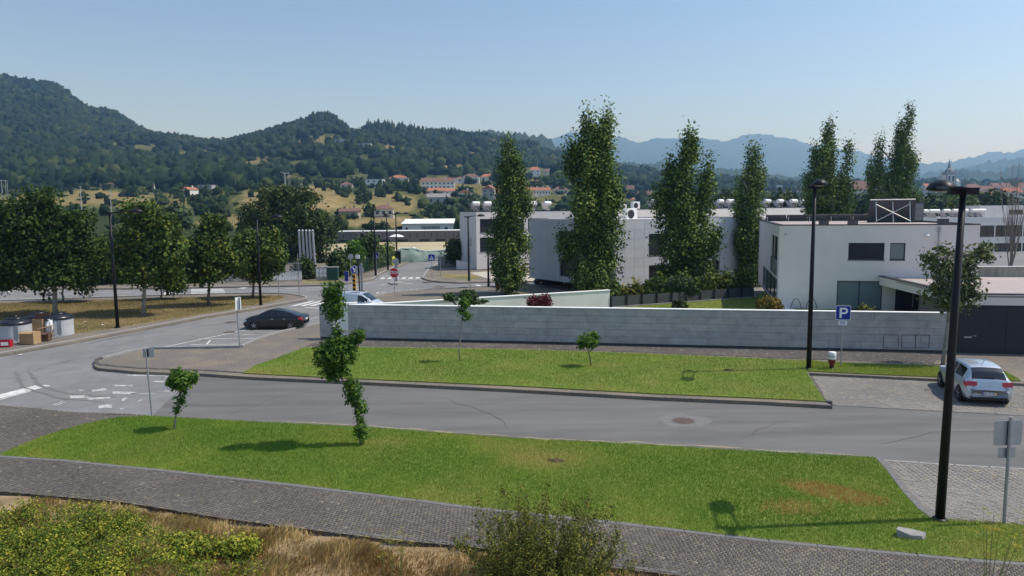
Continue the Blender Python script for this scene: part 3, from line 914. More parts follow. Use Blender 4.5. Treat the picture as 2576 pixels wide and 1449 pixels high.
# ---- woods: rough crowns
def ico():
    b = bmesh.new(); bmesh.ops.create_icosphere(b, subdivisions=2, radius=1.0)
    V = np.array([v.co[:] for v in b.verts]); Fq = np.array([[v.index for v in f.verts] for f in b.faces]); b.free()
    return V, Fq
IV, IF = ico()
M_wood = tintmat('wood_foliage', [(0.0, (0.012, 0.022, 0.01)), (0.5, (0.022, 0.038, 0.015)), (0.85, (0.04, 0.058, 0.02)), (1.0, (0.075, 0.088, 0.028))], rough=.95, trans=.12, gloss=.02)
def woods(name, P, rad, hgt, seed, label=None, m=None, tl=.45, blobs=1, tex=.33):
    """A wood seen as one mass: rough crowns standing on the slope points P."""
    r = np.random.default_rng(seed)
    N = len(P)
    if blobs > 1:
        P = np.repeat(P, blobs, 0); rad = np.repeat(rad, blobs); hgt = np.repeat(hgt, blobs)
        o = r.normal(size=(len(P), 3)) * rad[:, None] * .55
        o[:, 2] = 0
        hz = hgt * (.45 + .65 * r.random(len(P)))
        P = P + o; rad = rad * (.55 + .3 * r.random(len(P))); hgt = hz
        N = len(P)
    nv = len(IV)
    jit = 1 + r.normal(size=(N, nv)) * tex
    V = IV[None] * jit[:, :, None]
    V = V * np.stack([rad, rad, hgt * .5], 1)[:, None, :]
    a = r.random(N) * 6.28
    ca, sa = np.cos(a)[:, None], np.sin(a)[:, None]
    X = V[:, :, 0] * ca - V[:, :, 1] * sa; Y = V[:, :, 0] * sa + V[:, :, 1] * ca
    V = np.stack([X, Y, V[:, :, 2] + (hgt * .42)[:, None]], 2) + P[:, None, :]
    Fq = (IF[None] + (np.arange(N) * nv)[:, None, None]).reshape(-1, 3)
    t = np.clip(tl + r.normal(size=N) * .2 + (snoise(P[:, 0], P[:, 1], 45, 3) - .5) * .7, 0, 1)
    t = np.clip(np.repeat(t, len(IF)) + r.normal(size=N * len(IF)) * .12, 0, 1)
    o = npmesh(name, V.reshape(-1, 3), Fq, m or M_wood, t)
    tag(o, label, 'forest' if label else None, kind='stuff')
    return o
r5 = np.random.default_rng(55)
def scatter(n, u0, u1, y0, y1, dens_open=.03, vmax=1e9):
    u = r5.uniform(u0, u1, n)
    Y = np.sqrt(r5.uniform(y0 ** 2, y1 ** 2, n))
    P = terr(u, Y)
    a, b = PX(P)
    o, d = openness(a, b)
    for hgt_ in (4.5, 9.0):
        o2, d = openness(a, b - hgt_ * F / Y)
        o = np.maximum(o, o2 * .92)
    keep = (r5.random(n) > o * (1 - dens_open)) & (b < vmax)
    return P[keep], Y[keep]
P, Y = scatter(5200, -60, 640, 560, 1420)
woods('forest', P, r5.uniform(2.6, 7.5, len(P)), r5.uniform(6, 14, len(P)), 61, 'dense dark green wood covering the tall hillside on the left', blobs=1)
P, Y = scatter(4200, 620, 1440, 600, 1180)
woods('forest', P, r5.uniform(2.6, 7.0, len(P)), r5.uniform(6, 14, len(P)), 62, 'dark green wood on the middle hill above the red roofed houses', blobs=1)
# tall eucalypt grove on the hill top
u = r5.uniform(735, 882, 260); Yg = r5.uniform(1110, 1180, 260)
P = terr(u, Yg)
hh = np.interp(u, [735, 790, 820, 860, 882], [13, 20, 23, 21, 13]) * r5.uniform(.8, 1.05, 260)
woods('grove', P, r5.uniform(4, 7.5, 260), hh, 63, 'tall dark tree grove crowning the middle hill top', blobs=3, tl=.3, tex=.2)
u = r5.uniform(915, 1330, 420); Yg = r5.uniform(1120, 1180, 420)
P = terr(u, Yg)
hh = np.interp(u, [915, 1000, 1100, 1330], [22, 22, 15, 12]) * r5.uniform(.75, 1.1, 420)
woods('ridge_wood', P, r5.uniform(2.5, 4.5, 420), hh, 64, 'row of tall trees along the ridge right of the hill top grove', blobs=2, tl=.35)
# mixed low wood and scrub at the foot of the hills and round the houses
P, Y = scatter(2400, -60, 1440, 215, 620, dens_open=.09)
woods('scrub', P, r5.uniform(.8, 3.8, len(P)) ** 1.0, r5.uniform(1.2, 7, len(P)), 65, 'scrub and small trees at the foot of the hills', blobs=2, tl=.55)
P, Y = scatter(2000, 1400, 2640, 330, 1180, dens_open=.3)
woods('valley_wood', P, r5.uniform(3, 6.5, len(P)), r5.uniform(6, 12, len(P)), 66, 'blue green trees filling the valley behind the poplars', blobs=1, tl=.45)

# ---- ridges further off
def ridge(name, Y, pts, foot, depth, m, seed, jag=3.0, step=10, rows=10):
    r = np.random.default_rng(seed)
    us = np.arange(pts[0][0], pts[-1][0] + 1, step, dtype=float)
    vs = np.interp(us, [p[0] for p in pts], [p[1] for p in pts])
    V = []
    for k in range(rows + 3):
        f = min(k, rows) / rows
        yy = Y - depth * (1 - f)
        vv = foot + (vs - foot) * f ** .8
        if k > rows:
            yy = Y + depth * .25 * (k - rows); vv = vs + 40 * (k - rows)
        Q = ATn(us, vv, np.full(len(us), yy))
        Q[:, 2] += (r.normal(size=len(us)) * jag + (snoise(Q[:, 0], Q[:, 1], Y / 30, seed) - .5) * Y * .012) * (1 if 0 < k <= rows else 0)
        V.append(Q)
    V = np.concatenate(V)
    n = len(us)
    I = np.arange(len(V)).reshape(-1, n)
    Fq = np.stack([I[:-1, :-1].ravel(), I[:-1, 1:].ravel(), I[1:, 1:].ravel(), I[1:, :-1].ravel()], 1)
    o = npmesh(name, V, Fq, m, smooth=True)
    a = o.data.attributes.new('cover', 'FLOAT', 'POINT'); a.data.foreach_set('value', np.full(len(V), .12, np.float32))
    return tag(o, kind='structure'), V, us, vs
M_far = landmat('far_land', [(0.0, (0.03, 0.045, 0.022)), (0.4, (0.05, 0.065, 0.03)), (0.8, (0.075, 0.08, 0.04)), (1.0, (0.12, 0.11, 0.06))])
ridge('hill_beyond_grove', 1900, [(1080, 380), (1140, 345), (1190, 330), (1230, 321), (1260, 331), (1340, 343), (1420, 368), (1500, 398), (1600, 440)], 430, 300, M_far, 3, jag=4, step=6)
ridge('hill_over_valley', 2300, [(1360, 455), (1460, 425), (1550, 409), (1680, 412), (1790, 430), (1860, 432), (1990, 440), (2080, 446), (2200, 455), (2300, 456)], 470, 500, M_far, 4, jag=4, step=6)
ridge('mountain_range', 7000, [(1150, 420), (1380, 347), (1425, 342), (1490, 339), (1550, 344), (1620, 359), (1700, 352), (1760, 346), (1840, 349), (1900, 344), (1950, 345), (2040, 358), (2100, 376), (2180, 391), (2240, 402), (2330, 425), (2500, 440)], 455, 2200, M_far, 5, jag=6, step=8)
ridge('mountain_range_right', 6000, [(2150, 460), (2240, 420), (2300, 412), (2380, 405), (2450, 398), (2520, 388), (2576, 378), (2700, 360), (2900, 340)], 458, 1800, M_far, 6, jag=6, step=8)
ridge('hill_right_far', 3600, [(2200, 462), (2300, 440), (2380, 424), (2420, 421), (2500, 412), (2576, 398), (2700, 380), (2900, 370)], 465, 900, M_far, 7, jag=6, step=7)
ridge('hill_right_near', 2200, [(2250, 470), (2340, 447), (2390, 433), (2430, 428), (2470, 433), (2520, 425), (2576, 416), (2700, 400), (2900, 390)], 480, 500, M_far, 8, jag=5, step=6)

# ---- haze
M_haze, n, l, out = nmat('haze')
vp = n.new('ShaderNodeVolumePrincipled')
vp.inputs['Color'].default_value = (0.36, 0.63, 1.0, 1)
vp.inputs['Density'].default_value = 0.00021
vp.inputs['Absorption Color'].default_value = (1, 1, 1, 1)
vp.inputs['Anisotropy'].default_value = 0.6
l.new(vp.outputs[0], out.inputs['Volume'])
tag(obj('haze', MB().box((0, 4400, 374), (17000, 9800, 752)), M_haze), 'thin blue haze over the whole valley', 'haze', kind='stuff')
# ================================================================ WALLS AND BUILDINGS
M_white = pm('white_render', (0.72, 0.665, 0.625), (0.78, 0.725, 0.685), scale=1.2, rough=.85, c3=(0.66, 0.63, 0.6), scale3=.5, amount3=.5, bump=.06, bscale=60)
M_cream = pm('garden_wall_render', (0.72, 0.71, 0.66), (0.79, 0.78, 0.73), scale=1.0, rough=.85, c3=(0.6, 0.6, 0.54), scale3=.6, amount3=.4)
M_dark = pm('dark_metal', (0.018, 0.02, 0.026), (0.026, 0.028, 0.034), scale=3, rough=.55, spec=.35)
M_blind = pm('dark_blind', (0.012, 0.014, 0.02), rough=.5, spec=.4)
M_glass = glassmat('window_glass', (0.02, 0.025, 0.03), .06, .8)
M_glass2 = glassmat('curtained_glass', (0.17, 0.22, 0.24), .12, .6)
M_coping = pm('white_coping', (0.80, 0.80, 0.78), (0.86, 0.86, 0.84), scale=2, rough=.7)
M_zinc = pm('zinc', (0.33, 0.35, 0.37), (0.42, 0.43, 0.45), scale=3, rough=.45, metal=.6)
M_tile = [pm('cladding_grey_%d' % i, c, tuple(x * 1.08 for x in c), scale=2, rough=.7) for i, c in enumerate([(0.46, 0.48, 0.5), (0.48, 0.5, 0.52), (0.445, 0.465, 0.485)])]
M_gran = [pm('granite_slab_%d' % i, c, tuple(x * 1.35 for x in c), scale=2.2, rough=.75, bump=.1, bscale=60, c3=tuple(x * .7 for x in c), scale3=1.6, amount3=.35, stretch=(1, 1, 1.2), coords='world', detail=9)
          for i, c in enumerate([(0.335, 0.33, 0.325), (0.36, 0.35, 0.34), (0.345, 0.33, 0.31), (0.32, 0.32, 0.32), (0.38, 0.365, 0.35)])]
M_gravel = pm('roof_gravel', (0.34, 0.29, 0.27), (0.46, 0.4, 0.38), scale=6, rough=.95, bump=.4, bscale=30, coords='world')
M_conc = pm('concrete', (0.3, 0.29, 0.27), (0.42, 0.41, 0.38), scale=1.5, rough=.9, c3=(0.2, 0.19, 0.18), scale3=.8, amount3=.6, stretch=(2, 2, .5))

def hit(o, u, v, axis='front', off=0.0):
    """(s, z) on a face of the building whose front-left corner is the object's origin."""
    rz = o.rotation_euler.z
    d = ray(u, v)
    c = Vector((0, 0, CAM_H)) - Vector((o.location.x, o.location.y, 0))
    M = Matrix.Rotation(-rz, 3, 'Z')
    d, c = M @ d, M @ c
    if axis == 'front':
        t = (off - c.y) / d.y
        p = c + d * t
        return p.x, p.z - o.location.z
    t = (off - c.x) / d.x
    p = c + d * t
    return p.y, p.z - o.location.z
def hrect(o, u0, v0, u1, v1, axis='front', off=0.0):
    a, b = hit(o, u0, v0, axis, off), hit(o, u1, v1, axis, off)
    return (min(a[0], b[0]), max(a[0], b[0]), min(a[1], b[1]), max(a[1], b[1]))
def wallgrid(mb, f, W, z0, z1, holes, dep):
    """Wall face with openings; f maps (s, z, inward) to a point."""
    xs = sorted(set([0, W] + [min(max(h[k], 0), W) for h in holes for k in (0, 1)]))
    zs = sorted(set([z0, z1] + [min(max(h[k], z0), z1) for h in holes for k in (2, 3)]))
    for a, b in zip(xs[:-1], xs[1:]):
        for c, d in zip(zs[:-1], zs[1:]):
            mx, mz = (a + b) / 2, (c + d) / 2
            if any(h[0] < mx < h[1] and h[2] < mz < h[3] for h in holes):
                continue
            mb.add([f(a, c, 0), f(b, c, 0), f(b, d, 0), f(a, d, 0)], [(0, 1, 2, 3)])
    for h in holes:
        a, b, c, d = h[:4]
        q = [(a, c), (b, c), (b, d), (a, d)]
        for i in range(4):
            p, r_ = q[i], q[(i + 1) % 4]
            mb.add([f(p[0], p[1], 0), f(p[0], p[1], dep), f(r_[0], r_[1], dep), f(r_[0], r_[1], 0)], [(0, 1, 2, 3)])
def building(o, W, D, z0, z1, front=(), left=(), right=(), m=None, dep=.14, roofm=None, coping=None, pane=None, cope_h=.1, frame=True, parapet=.35, cope_w=.3, mull=0):
    m = m or M_white
    ff = lambda s, z, i: (s, i, z)
    fl_ = lambda s, z, i: (i, s, z)
    fr_ = lambda s, z, i: (W - i, s, z)
    fb = lambda s, z, i: (s, D - i, z)
    mb = MB()
    wallgrid(mb, ff, W, z0, z1, front, dep)
    wallgrid(mb, fl_, D, z0, z1, left, dep)
    wallgrid(mb, fr_, D, z0, z1, right, dep)
    wallgrid(mb, fb, W, z0, z1, (), dep)
    mb.add([(0, 0, z0), (W, 0, z0), (W, D, z0), (0, D, z0)], [(3, 2, 1, 0)])
    obj('wall', mb, m, o)
    rf = obj('roof', MB().box((W / 2, D / 2, z1 - parapet), (W - .02, D - .02, .1)), roofm or M_gravel, o)
    cb = MB()
    w, p = cope_w, .02
    for c, s in (((W / 2, w / 2 - p, z1 + cope_h / 2), (W + 2 * p, w, cope_h)), ((W / 2, D - w / 2 + p, z1 + cope_h / 2), (W + 2 * p, w, cope_h)),
                 ((w / 2 - p, D / 2, z1 + cope_h / 2), (w, D - 2 * w + 2 * p, cope_h)), ((W - w / 2 + p, D / 2, z1 + cope_h / 2), (w, D - 2 * w + 2 * p, cope_h))):
        cb.box(c, s)
    obj('coping', cb, coping or M_dark, o)
    for holes, f in ((front, ff), (left, fl_), (right, fr_)):
        for h in holes:
            a, b, c, d = h[:4]
            pm_ = h[4] if len(h) > 4 else (pane or M_glass)
            win = obj('window', MB().add([f(a, c, dep * .8), f(b, c, dep * .8), f(b, d, dep * .8), f(a, d, dep * .8)], [(0, 1, 2, 3)]), pm_, o)
            if frame:
                fb_ = MB()
                t = .05
                k = (h[5] if len(h) > 5 else mull)
                ed = [(a, b, c, c + t), (a, b, d - t, d), (a, a + t, c + t, d - t), (b - t, b, c + t, d - t)]
                ed += [(a + (b - a) * (i + 1) / (k + 1) - t / 2, a + (b - a) * (i + 1) / (k + 1) + t / 2, c + t, d - t) for i in range(k)]
                for e in ed:
                    P = [f(e[0], e[2], dep * .55), f(e[1], e[2], dep * .55), f(e[1], e[3], dep * .55), f(e[0], e[3], dep * .55)]
                    Q = [f(e[0], e[2], dep * .79), f(e[1], e[2], dep * .79), f(e[1], e[3], dep * .79), f(e[0], e[3], dep * .79)]
                    fb_.add(P + Q, [(0, 1, 2, 3), (0, 1, 5, 4), (1, 2, 6, 5), (2, 3, 7, 6), (3, 0, 4, 7)])
                obj('window_frame', fb_, M_dark, win)
                sl = MB()
                P = [f(a - .03, c - .05, -.05), f(b + .03, c - .05, -.05), f(b + .03, c - .002, -.05), f(a - .03, c - .002, -.05)]
                Q = [f(a - .03, c - .05, .03), f(b + .03, c - .05, .03), f(b + .03, c - .002, .03), f(a - .03, c - .002, .03)]
                sl.add(P + Q, [(0, 1, 2, 3), (0, 1, 5, 4), (1, 2, 6, 5), (2, 3, 7, 6), (3, 0, 4, 7)])
                obj('window_sill', sl, M_dark, win)
    return rf
_pc = {}
def slab(parent, name, s0, s1, z0, z1, mats, axis='front', th=.03, gap=.008, y=0.0, jit=.002):
    k = (round(s1 - s0, 3), round(z1 - z0, 3), axis, id(mats), th)
    i = random.randrange(len(mats))
    k = k + (i,)
    if k not in _pc:
        w, h = s1 - s0 - gap, z1 - z0 - gap
        if axis == 'front':
            me = MB().box((0, 0, 0), (w, th, h)).mesh(name)
        else:
            me = MB().box((0, 0, 0), (th, w, h)).mesh(name)
        setmat(me, mats[i])
        _pc[k] = me
    j = random.uniform(0, jit)
    c, z = (s0 + s1) / 2, (z0 + z1) / 2
    return inst(name, _pc[k], parent, (c, y - th / 2 - j, z) if axis == 'front' else (y - th / 2 - j, c, z))
def clip_rects(r, holes):
    out = [r]
    for h in holes:
        nx = []
        for a, b, c, d in out:
            if h[1] <= a or h[0] >= b or h[3] <= c or h[2] >= d:
                nx.append((a, b, c, d)); continue
            if a < h[0]: nx.append((a, h[0], c, d))
            if b > h[1]: nx.append((h[1], b, c, d))
            x0, x1 = max(a, h[0]), min(b, h[1])
            if c < h[2]: nx.append((x0, x1, c, h[2]))
            if d > h[3]: nx.append((x0, x1, h[3], d))
        out = nx
    return [q for q in out if q[1] - q[0] > .05 and q[3] - q[2] > .05]

# ---- long granite boundary wall along the lawn
wrz = math.atan(-0.178)
LW = (wx1 - wx0) / math.cos(wrz)
gw = thing('boundary_wall', 'long grey granite slab wall with white coping behind the lawn', 'wall', (wx0, WL(wx0), 0), wrz)
ZT = 2.28
obj('wall_core', MB().box((LW / 2, .16, ZT / 2), (LW - .06, .26, ZT - .02)), M_conc, gw)
obj('end_slab', MB().box((-.016, .15, ZT / 2 + .1), (.03, .3, ZT - .2)), M_gran[1], gw)
z = .28
ri = random.Random(3)
for row in range(5):
    s = -.03
    h = (ZT - .02 - .28) / 5
    k = 0
    while s < LW - .01:
        w = ri.uniform(1.5, 2.5) if not (k == 0 and row % 2) else .9
        e = min(LW, s + w)
        if LW - e < .5: e = LW
        slab(gw, 'granite_slab', s, e, z + row * h, z + (row + 1) * h, M_gran, th=.04, gap=.012, y=.03, jit=.004)
        s = e; k += 1
obj('base_course', MB().box((LW / 2, .05, .2), (LW, .1, .15)), pm('dark_plinth', (.05, .05, .05), (.08, .075, .07), scale=3, rough=.9), gw)
obj('coping', MB().box((LW / 2 - .02, .14, ZT + .02), (LW + .06, .36, .045)), M_coping, gw)
for (u0, u1) in ((2223, 2259), (2269, 2302), (2303, 2336)):
    a = hrect(gw, u0, 842, u1, 875)
    mb = MB()
    x0, x1, z0, z1 = a
    t = .018
    for c, s in (((x0 + x1) / 2, (z0)), ((x0 + x1) / 2, z1)):
        mb.box((c, -.02, s), (x1 - x0 + t, .012, t))
    for c in (x0, x1):
        mb.box((c, -.02, (z0 + z1) / 2), (t, .012, z1 - z0 - t))
    obj('meter_door', mb, M_dark, gw)

# ---- garden: raised lawn, rendered inner wall, dark panel fence
iw0, iw1 = Vector((-9.7, 44.2, 0)), Vector((6.95, 51.1, 0))
GZ = 1.0
gard = [Vector((wx0 + .5, WL(wx0 + .5) + .32, 0)), Vector((23.5, WL(23.5) + .32, 0)), Vector((27, 47.2, 0)), Vector((21, 60, 0)), Vector((19.2, 56.6, 0)), iw1, Vector((-10.3, 44.6, 0))]
garden = struct('garden_lawn', MB().prism(gard, 0.0, GZ), M_lawn)
gl = [Vector((-4, 44.5, 0)), Vector((16, 44.5, 0)), Vector((19.3, 50.5, 0)), Vector((19, 56.2, 0)), Vector((7, 51, 0))]
blades(garden, gl, 30000, .05, .03, GZ, 41, lambda P, r: .5 + .3 * (snoise(P[:, 0], P[:, 1], 2, 3) - .5) + r.normal(size=len(P)) * .12)
d = iw1 - iw0
iw = thing('garden_wall', 'cream rendered garden wall with sloping top behind the granite wall', 'wall', iw0, math.atan2(d.y, d.x))
Li = d.length
obj('wall', MB().box((Li / 2, .13, 1.11), (Li, .26, 2.2)), M_cream, iw)
obj('coping', MB().box((Li / 2, .13, 2.235), (Li + .04, .34, .05)), M_coping, iw)
obj('end_pier', MB().box((-.6, .1, 1.28), (1.5, .3, 2.3), rz=R(-12)), M_cream, iw)
f0, f1 = Vector((7.05, 51.15, 0)), Vector((19.0, 56.3, 0))
d = f1 - f0
Lf = d.length
pf = thing('panel_fence', 'low fence of dark grey panels between posts behind the garden lawn', 'fence', (f0.x, f0.y, GZ), math.atan2(d.y, d.x))
M_panel = pm('fence_panel', (0.07, 0.078, 0.085), (0.1, 0.108, 0.115), scale=1.5, rough=.6)
npn = 10
for i in range(npn):
    s = Lf / npn
    obj('panel', MB().box((s * (i + .5), .03, .4), (s - .12, .05, .72)), M_panel, pf)
    obj('post', MB().box((s * i, 0, .42), (.1, .14, .84)), M_dark, pf)
obj('kerb', MB().box((Lf / 2, -.25, .03), (Lf, .12, .1)), M_kerb, pf)
struct('garden_path', MB().prism([(18.0, 52.0), (19.2, 51.9), (19.4, 45.5), (17.8, 45.5)][::-1], GZ, GZ + .03), M_coping)

# ---- white house
hs = thing('house', 'white flat roofed two storey house behind the granite wall', 'house', (18.5, 50.0, 0), R(-15.1))
hrz = R(-15.1)
HW, HD, H0, H1 = 12.2, 20.0, 0.9, 6.72
holes = [hrect(hs, 2135, 611, 2224, 654) + (M_blind, 0), hrect(hs, 2240, 611, 2276.5, 654) + (M_glass2, 0), hrect(hs, 2106, 706, 2217, 792) + (M_glass2, 1)]
holes[2] = (holes[2][0], holes[2][1], 1.05, holes[2][3]) + holes[2][4:]
lh = [(1.2, 6.4, 3.2, 5.9, M_glass, 1), (.9, 14.5, 1.05, 2.9, M_glass2, 3)]
building(hs, HW, HD, H0, H1, front=holes, left=lh, m=M_white, coping=M_dark, parapet=.1, cope_h=.07, dep=.18)
lp = hit(hs, 2363, 570)
obj('downpipe', MB().tube([(lp[0], -.06, 6.3), (lp[0], -.06, 3.4)], .045, 8).box((lp[0], -.07, 6.45), (.16, .12, .32)), M_zinc, hs)
lp = hit(hs, 2332, 592)
obj('wall_lamp', MB().lathe([(.16, -.05), (.17, .0), (.12, .08)], 14, (lp[0], -.08, lp[1])), M_coping, hs)
lp = hit(hs, 1976, 588)
obj('camera_fitting', MB().lathe([(.05, -.06), (.06, .02)], 10, (lp[0], -.06, lp[1])), M_zinc, hs)
obj('glass_railing', MB().box((-.02, 3.8, 3.75), (.03, 5.0, 1.0)), glassmat('pale_glass', (.3, .36, .36), .1), hs)
# panels, boxes and tanks standing on the house roof
M_pvback = pm('panel_back', (0.055, 0.058, 0.065), (0.09, 0.092, 0.1), scale=2, rough=.6)
M_alu = pm('aluminium', (0.5, 0.5, 0.5), (0.6, 0.6, 0.6), scale=4, rough=.4, metal=.7)
def roofpt(u, v, z=6.68):
    return G(u, v, z)
sp = thing('solar_collector', 'tall tilted solar collector seen from behind on the white house roof', 'solar panel', (AT(2240, 556, 58.5).x, 58.5, 6.67), hrz)
sp.scale = (1.22, 1.1, 1.12)
obj('panel', MB().box((0, .05, .8), (2.7, .07, 1.8), rx=R(26)), M_pvback, sp)
fr_m = MB()
for x in (-1.0, 0, 1.0):
    fr_m.tube([(x, -.85, 0), (x, -.42, 1.5)], .03, 6)
    fr_m.tube([(x, -.85, .03), (x, .6, .03)], .03, 6)
fr_m.tube([(-1.0, -.82, .12), (1, -.5, 1.3)], .025, 6).tube([(-1, -.5, 1.3), (1.0, -.82, .12)], .025, 6).tube([(-1.35, -.38, 1.62), (1.35, -.38, 1.62)], .045, 6)
obj('frame', fr_m, M_alu, sp)
hp = thing('heat_pump', 'tall dark outdoor heat pump unit beside the solar collector', 'heat pump', (AT(2306, 556, 58.0).x, 58.0, 6.67), hrz)
hp.scale = (1.1, 1.1, 1.15)
obj('casing', MB().box((0, 0, .75), (.75, .4, 1.4)), M_pvback, hp)
obj('foot', MB().box((0, 0, .03), (.9, .5, .06)), M_dark, hp)
gb = MB()
for i in range(14):
    gb.box((.08, -.21, .2 + i * .08), (.5, .02, .025))
obj('grille', gb, M_alu, hp)
pv = thing('solar_panel_row', 'long low row of dark solar panels along the house roof', 'solar panel', (23.2, 66.0, 6.67), hrz)
pv.scale = (1.15, 1.1, 1.1)
for i in range(6):
    obj('panel', MB().box((i * 1.55 + .7, 0, .3), (1.5, .05, .62), rx=R(35)), M_pvback, pv)
    obj('leg', MB().box((i * 1.55 + .05, -.22, .2), (.04, .04, .4)), M_alu, pv)
for u, lab in ((2072, 'dark roof box behind the front edge, nearest the slim lamp post'), (2145, 'dark roof box between the lamp post and the solar collector'), (2372, 'dark roof box at the far end of the house roof')):
    p = AT(u, 562, 50.5)
    b = thing('roof_box', lab, 'roof box', (AT(u, 562, 51.8).x, 51.8, 6.67), hrz)
    obj('box', MB().box((0, 0, .17), (.62, .5, .34)), M_pvback, b)
    obj('lid', MB().box((0, 0, .355), (.68, .56, .03)), M_dark, b)

# ---- garage and porch in front of the house
gz = 3.3
gr = thing('garage', 'white flat roofed garage and porch with dark gate beside the granite wall', 'garage', (wx1 + .05, WL(wx1 + .05), 0), wrz)
GW, GD = 14.0, 10.9
rfp = [(0, 0), (GW, 0), (GW, GD), (4.5, GD), (-.8, 10.1)]
obj('roof', MB().prism(rfp, gz - .14, gz - .06), M_gravel, gr)
obj('front_fascia', MB().box((GW / 2, .13, gz - .27), (GW, .26, .56)), M_white, gr)
a, b = Vector((.12, .1, 0)), Vector((-.8, 10.2, 0))
dd_ = b - a
obj('side_beam', MB().box(((a + b) / 2 + Vector((.1, .05, gz - .28))), (dd_.length, .28, .56), rz=math.atan2(dd_.y, dd_.x)), M_white, gr)
obj('roof_edge', MB().box(((a + b) / 2 + Vector((.1, .1, gz + .025))), (dd_.length + .1, .4, .05), rz=math.atan2(dd_.y, dd_.x)).box((GW / 2 + .2, .12, gz + .035), (GW + .3, .32, .05)).box((GW - .2, GD / 2, gz + .02), (.4, GD, .28)), M_dark, gr)
obj('back_wall', MB().box((GW / 2 + 2.5, GD, 1.6), (GW - 5, .2, 3.1)), M_white, gr)
gate = obj('gate', MB().box((GW / 2, .16, 1.42), (GW, .08, 2.62)), M_dark, gr)
for i in range(6):
    obj('gate_seam', MB().box((2.4 + i * 2.2, .115, 1.42), (.012, .012, 2.6)), M_blind, gate)
hz_ = hit(gr, 2437, 849)
obj('letter_slot', MB().box((hz_[0], .105, hz_[1]), (.36, .03, .08)), M_zinc, gate)
hz_ = hit(gr, 2454, 846)
obj('handle', MB().box((hz_[0], .1, hz_[1]), (.18, .05, .025)), M_zinc, gate)
dr0 = hit(hs, 2253, 724); dr1 = hit(hs, 2308, 790)
obj('front_door', MB().box(((dr0[0] + dr1[0]) / 2, -.04, 2.0), (dr1[0] - dr0[0], .06, 2.15)), M_blind, hs)
obj('door_pull', MB().tube([(dr1[0] - .35, -.1, 1.3), (dr1[0] - .35, -.1, 2.5)], .02, 6), M_zinc, hs)

# ---- grey tile clad building behind the poplars
b2 = thing('clad_building', 'grey tile clad building with dark windows behind the tallest poplar', 'building', (9.04, 64.0, 0), R(33.7))
W2, D2 = 19.5, 13.0
f2 = [hrect(b2, 1632, 589, 1668, 642), hrect(b2, 1632, 668, 1668, 708), hrect(b2, 1786, 581, 1810, 633), hrect(b2, 1776, 657, 1809, 712)]
f2 = [h + (M_blind,) for h in f2 if h[0] < W2 - .5]
l2 = [hrect(b2, 1408, 581, 1470, 632, 'left'), hrect(b2, 1408, 652, 1470, 700, 'left')]
l2 = [(max(.8, h[0]), min(D2 - 1, h[1]), h[2], h[3], M_blind) for h in l2]
building(b2, W2, D2, .95, 6.95, front=f2, left=l2, m=M_tile[0], coping=M_zinc, roofm=M_coping, parapet=.15, cope_h=.08, dep=.2)
obj('base_storey', MB().box((W2 / 2 + 2, D2 / 2 + 1.6, .46), (W2 - 4.2, D2 - 3.4, .96)), M_conc, b2)
pw, ph = 1.22, .86
for i in range(int(W2 / pw) + 1):
    for j in range(7):
        for q in clip_rects((i * pw, min(W2, i * pw + pw), .95 + j * ph, min(6.95, .95 + j * ph + ph)), f2):
            slab(b2, 'cladding_panel', *q, M_tile, gap=.02)
for i in range(int(D2 / pw) + 1):
    for j in range(7):
        for q in clip_rects((i * pw, min(D2, i * pw + pw), .95 + j * ph, min(6.95, .95 + j * ph + ph)), l2):
            slab(b2, 'cladding_panel', *q, M_tile, axis='left', gap=.02)

# ---- white three storey building
b1 = thing('white_building', 'white three storey building with dark window bands behind the first poplar', 'building', (-4.6, 95.0, 0), R(21.8))
W1, D1 = 17.0, 7.0
rows = [(551, 585), (598, 634), (644, 674)]
f1_ = []
for (va, vb) in rows:
    za, zb = hit(b1, 1209, va)[1], hit(b1, 1209, vb)[1]
    for (ua, ub) in ((1207, 1262), (1272, 1318), (1328, 1380)):
        sa, sb = hit(b1, ua, va)[0], hit(b1, ub, va)[0]
        f1_.append((sa, min(sb, W1 - .4), zb, za, M_blind, 2))
building(b1, W1, D1, .2, 7.75, front=f1_[:6], left=[(2.0, 2.35, 3.3, 4.4, M_blind), (2.7, 3.0, 3.3, 4.4, M_blind)], m=M_white, coping=M_dark, parapet=.1, cope_h=.12, dep=.25)
obj('basement', MB().box((W1 / 2, D1 / 2, .0), (W1 - .3, D1 - .3, .5)), M_dark, b1)
rw = thing('ramp_wall', 'low white ramp wall below the white three storey building', 'wall', G(1148, 680, 0), R(-6))
obj('wall', MB().add([(0, 0, 0), (5.2, 0, 0), (5.2, 0, .25), (0, 0, 1.35), (0, .25, 0), (5.2, .25, 0), (5.2, .25, .25), (0, .25, 1.35)], [(0, 1, 2, 3), (7, 6, 5, 4), (3, 2, 6, 7), (1, 5, 6, 2), (0, 3, 7, 4)]), M_white, rw)
gwl = thing('grey_wall', 'low grey wall by the dry verge at the side road corner', 'wall', G(1104, 672, 0), R(4))
obj('wall', MB().box((1.5, 0, .75), (3.2, .2, 1.5)), M_conc, gwl)

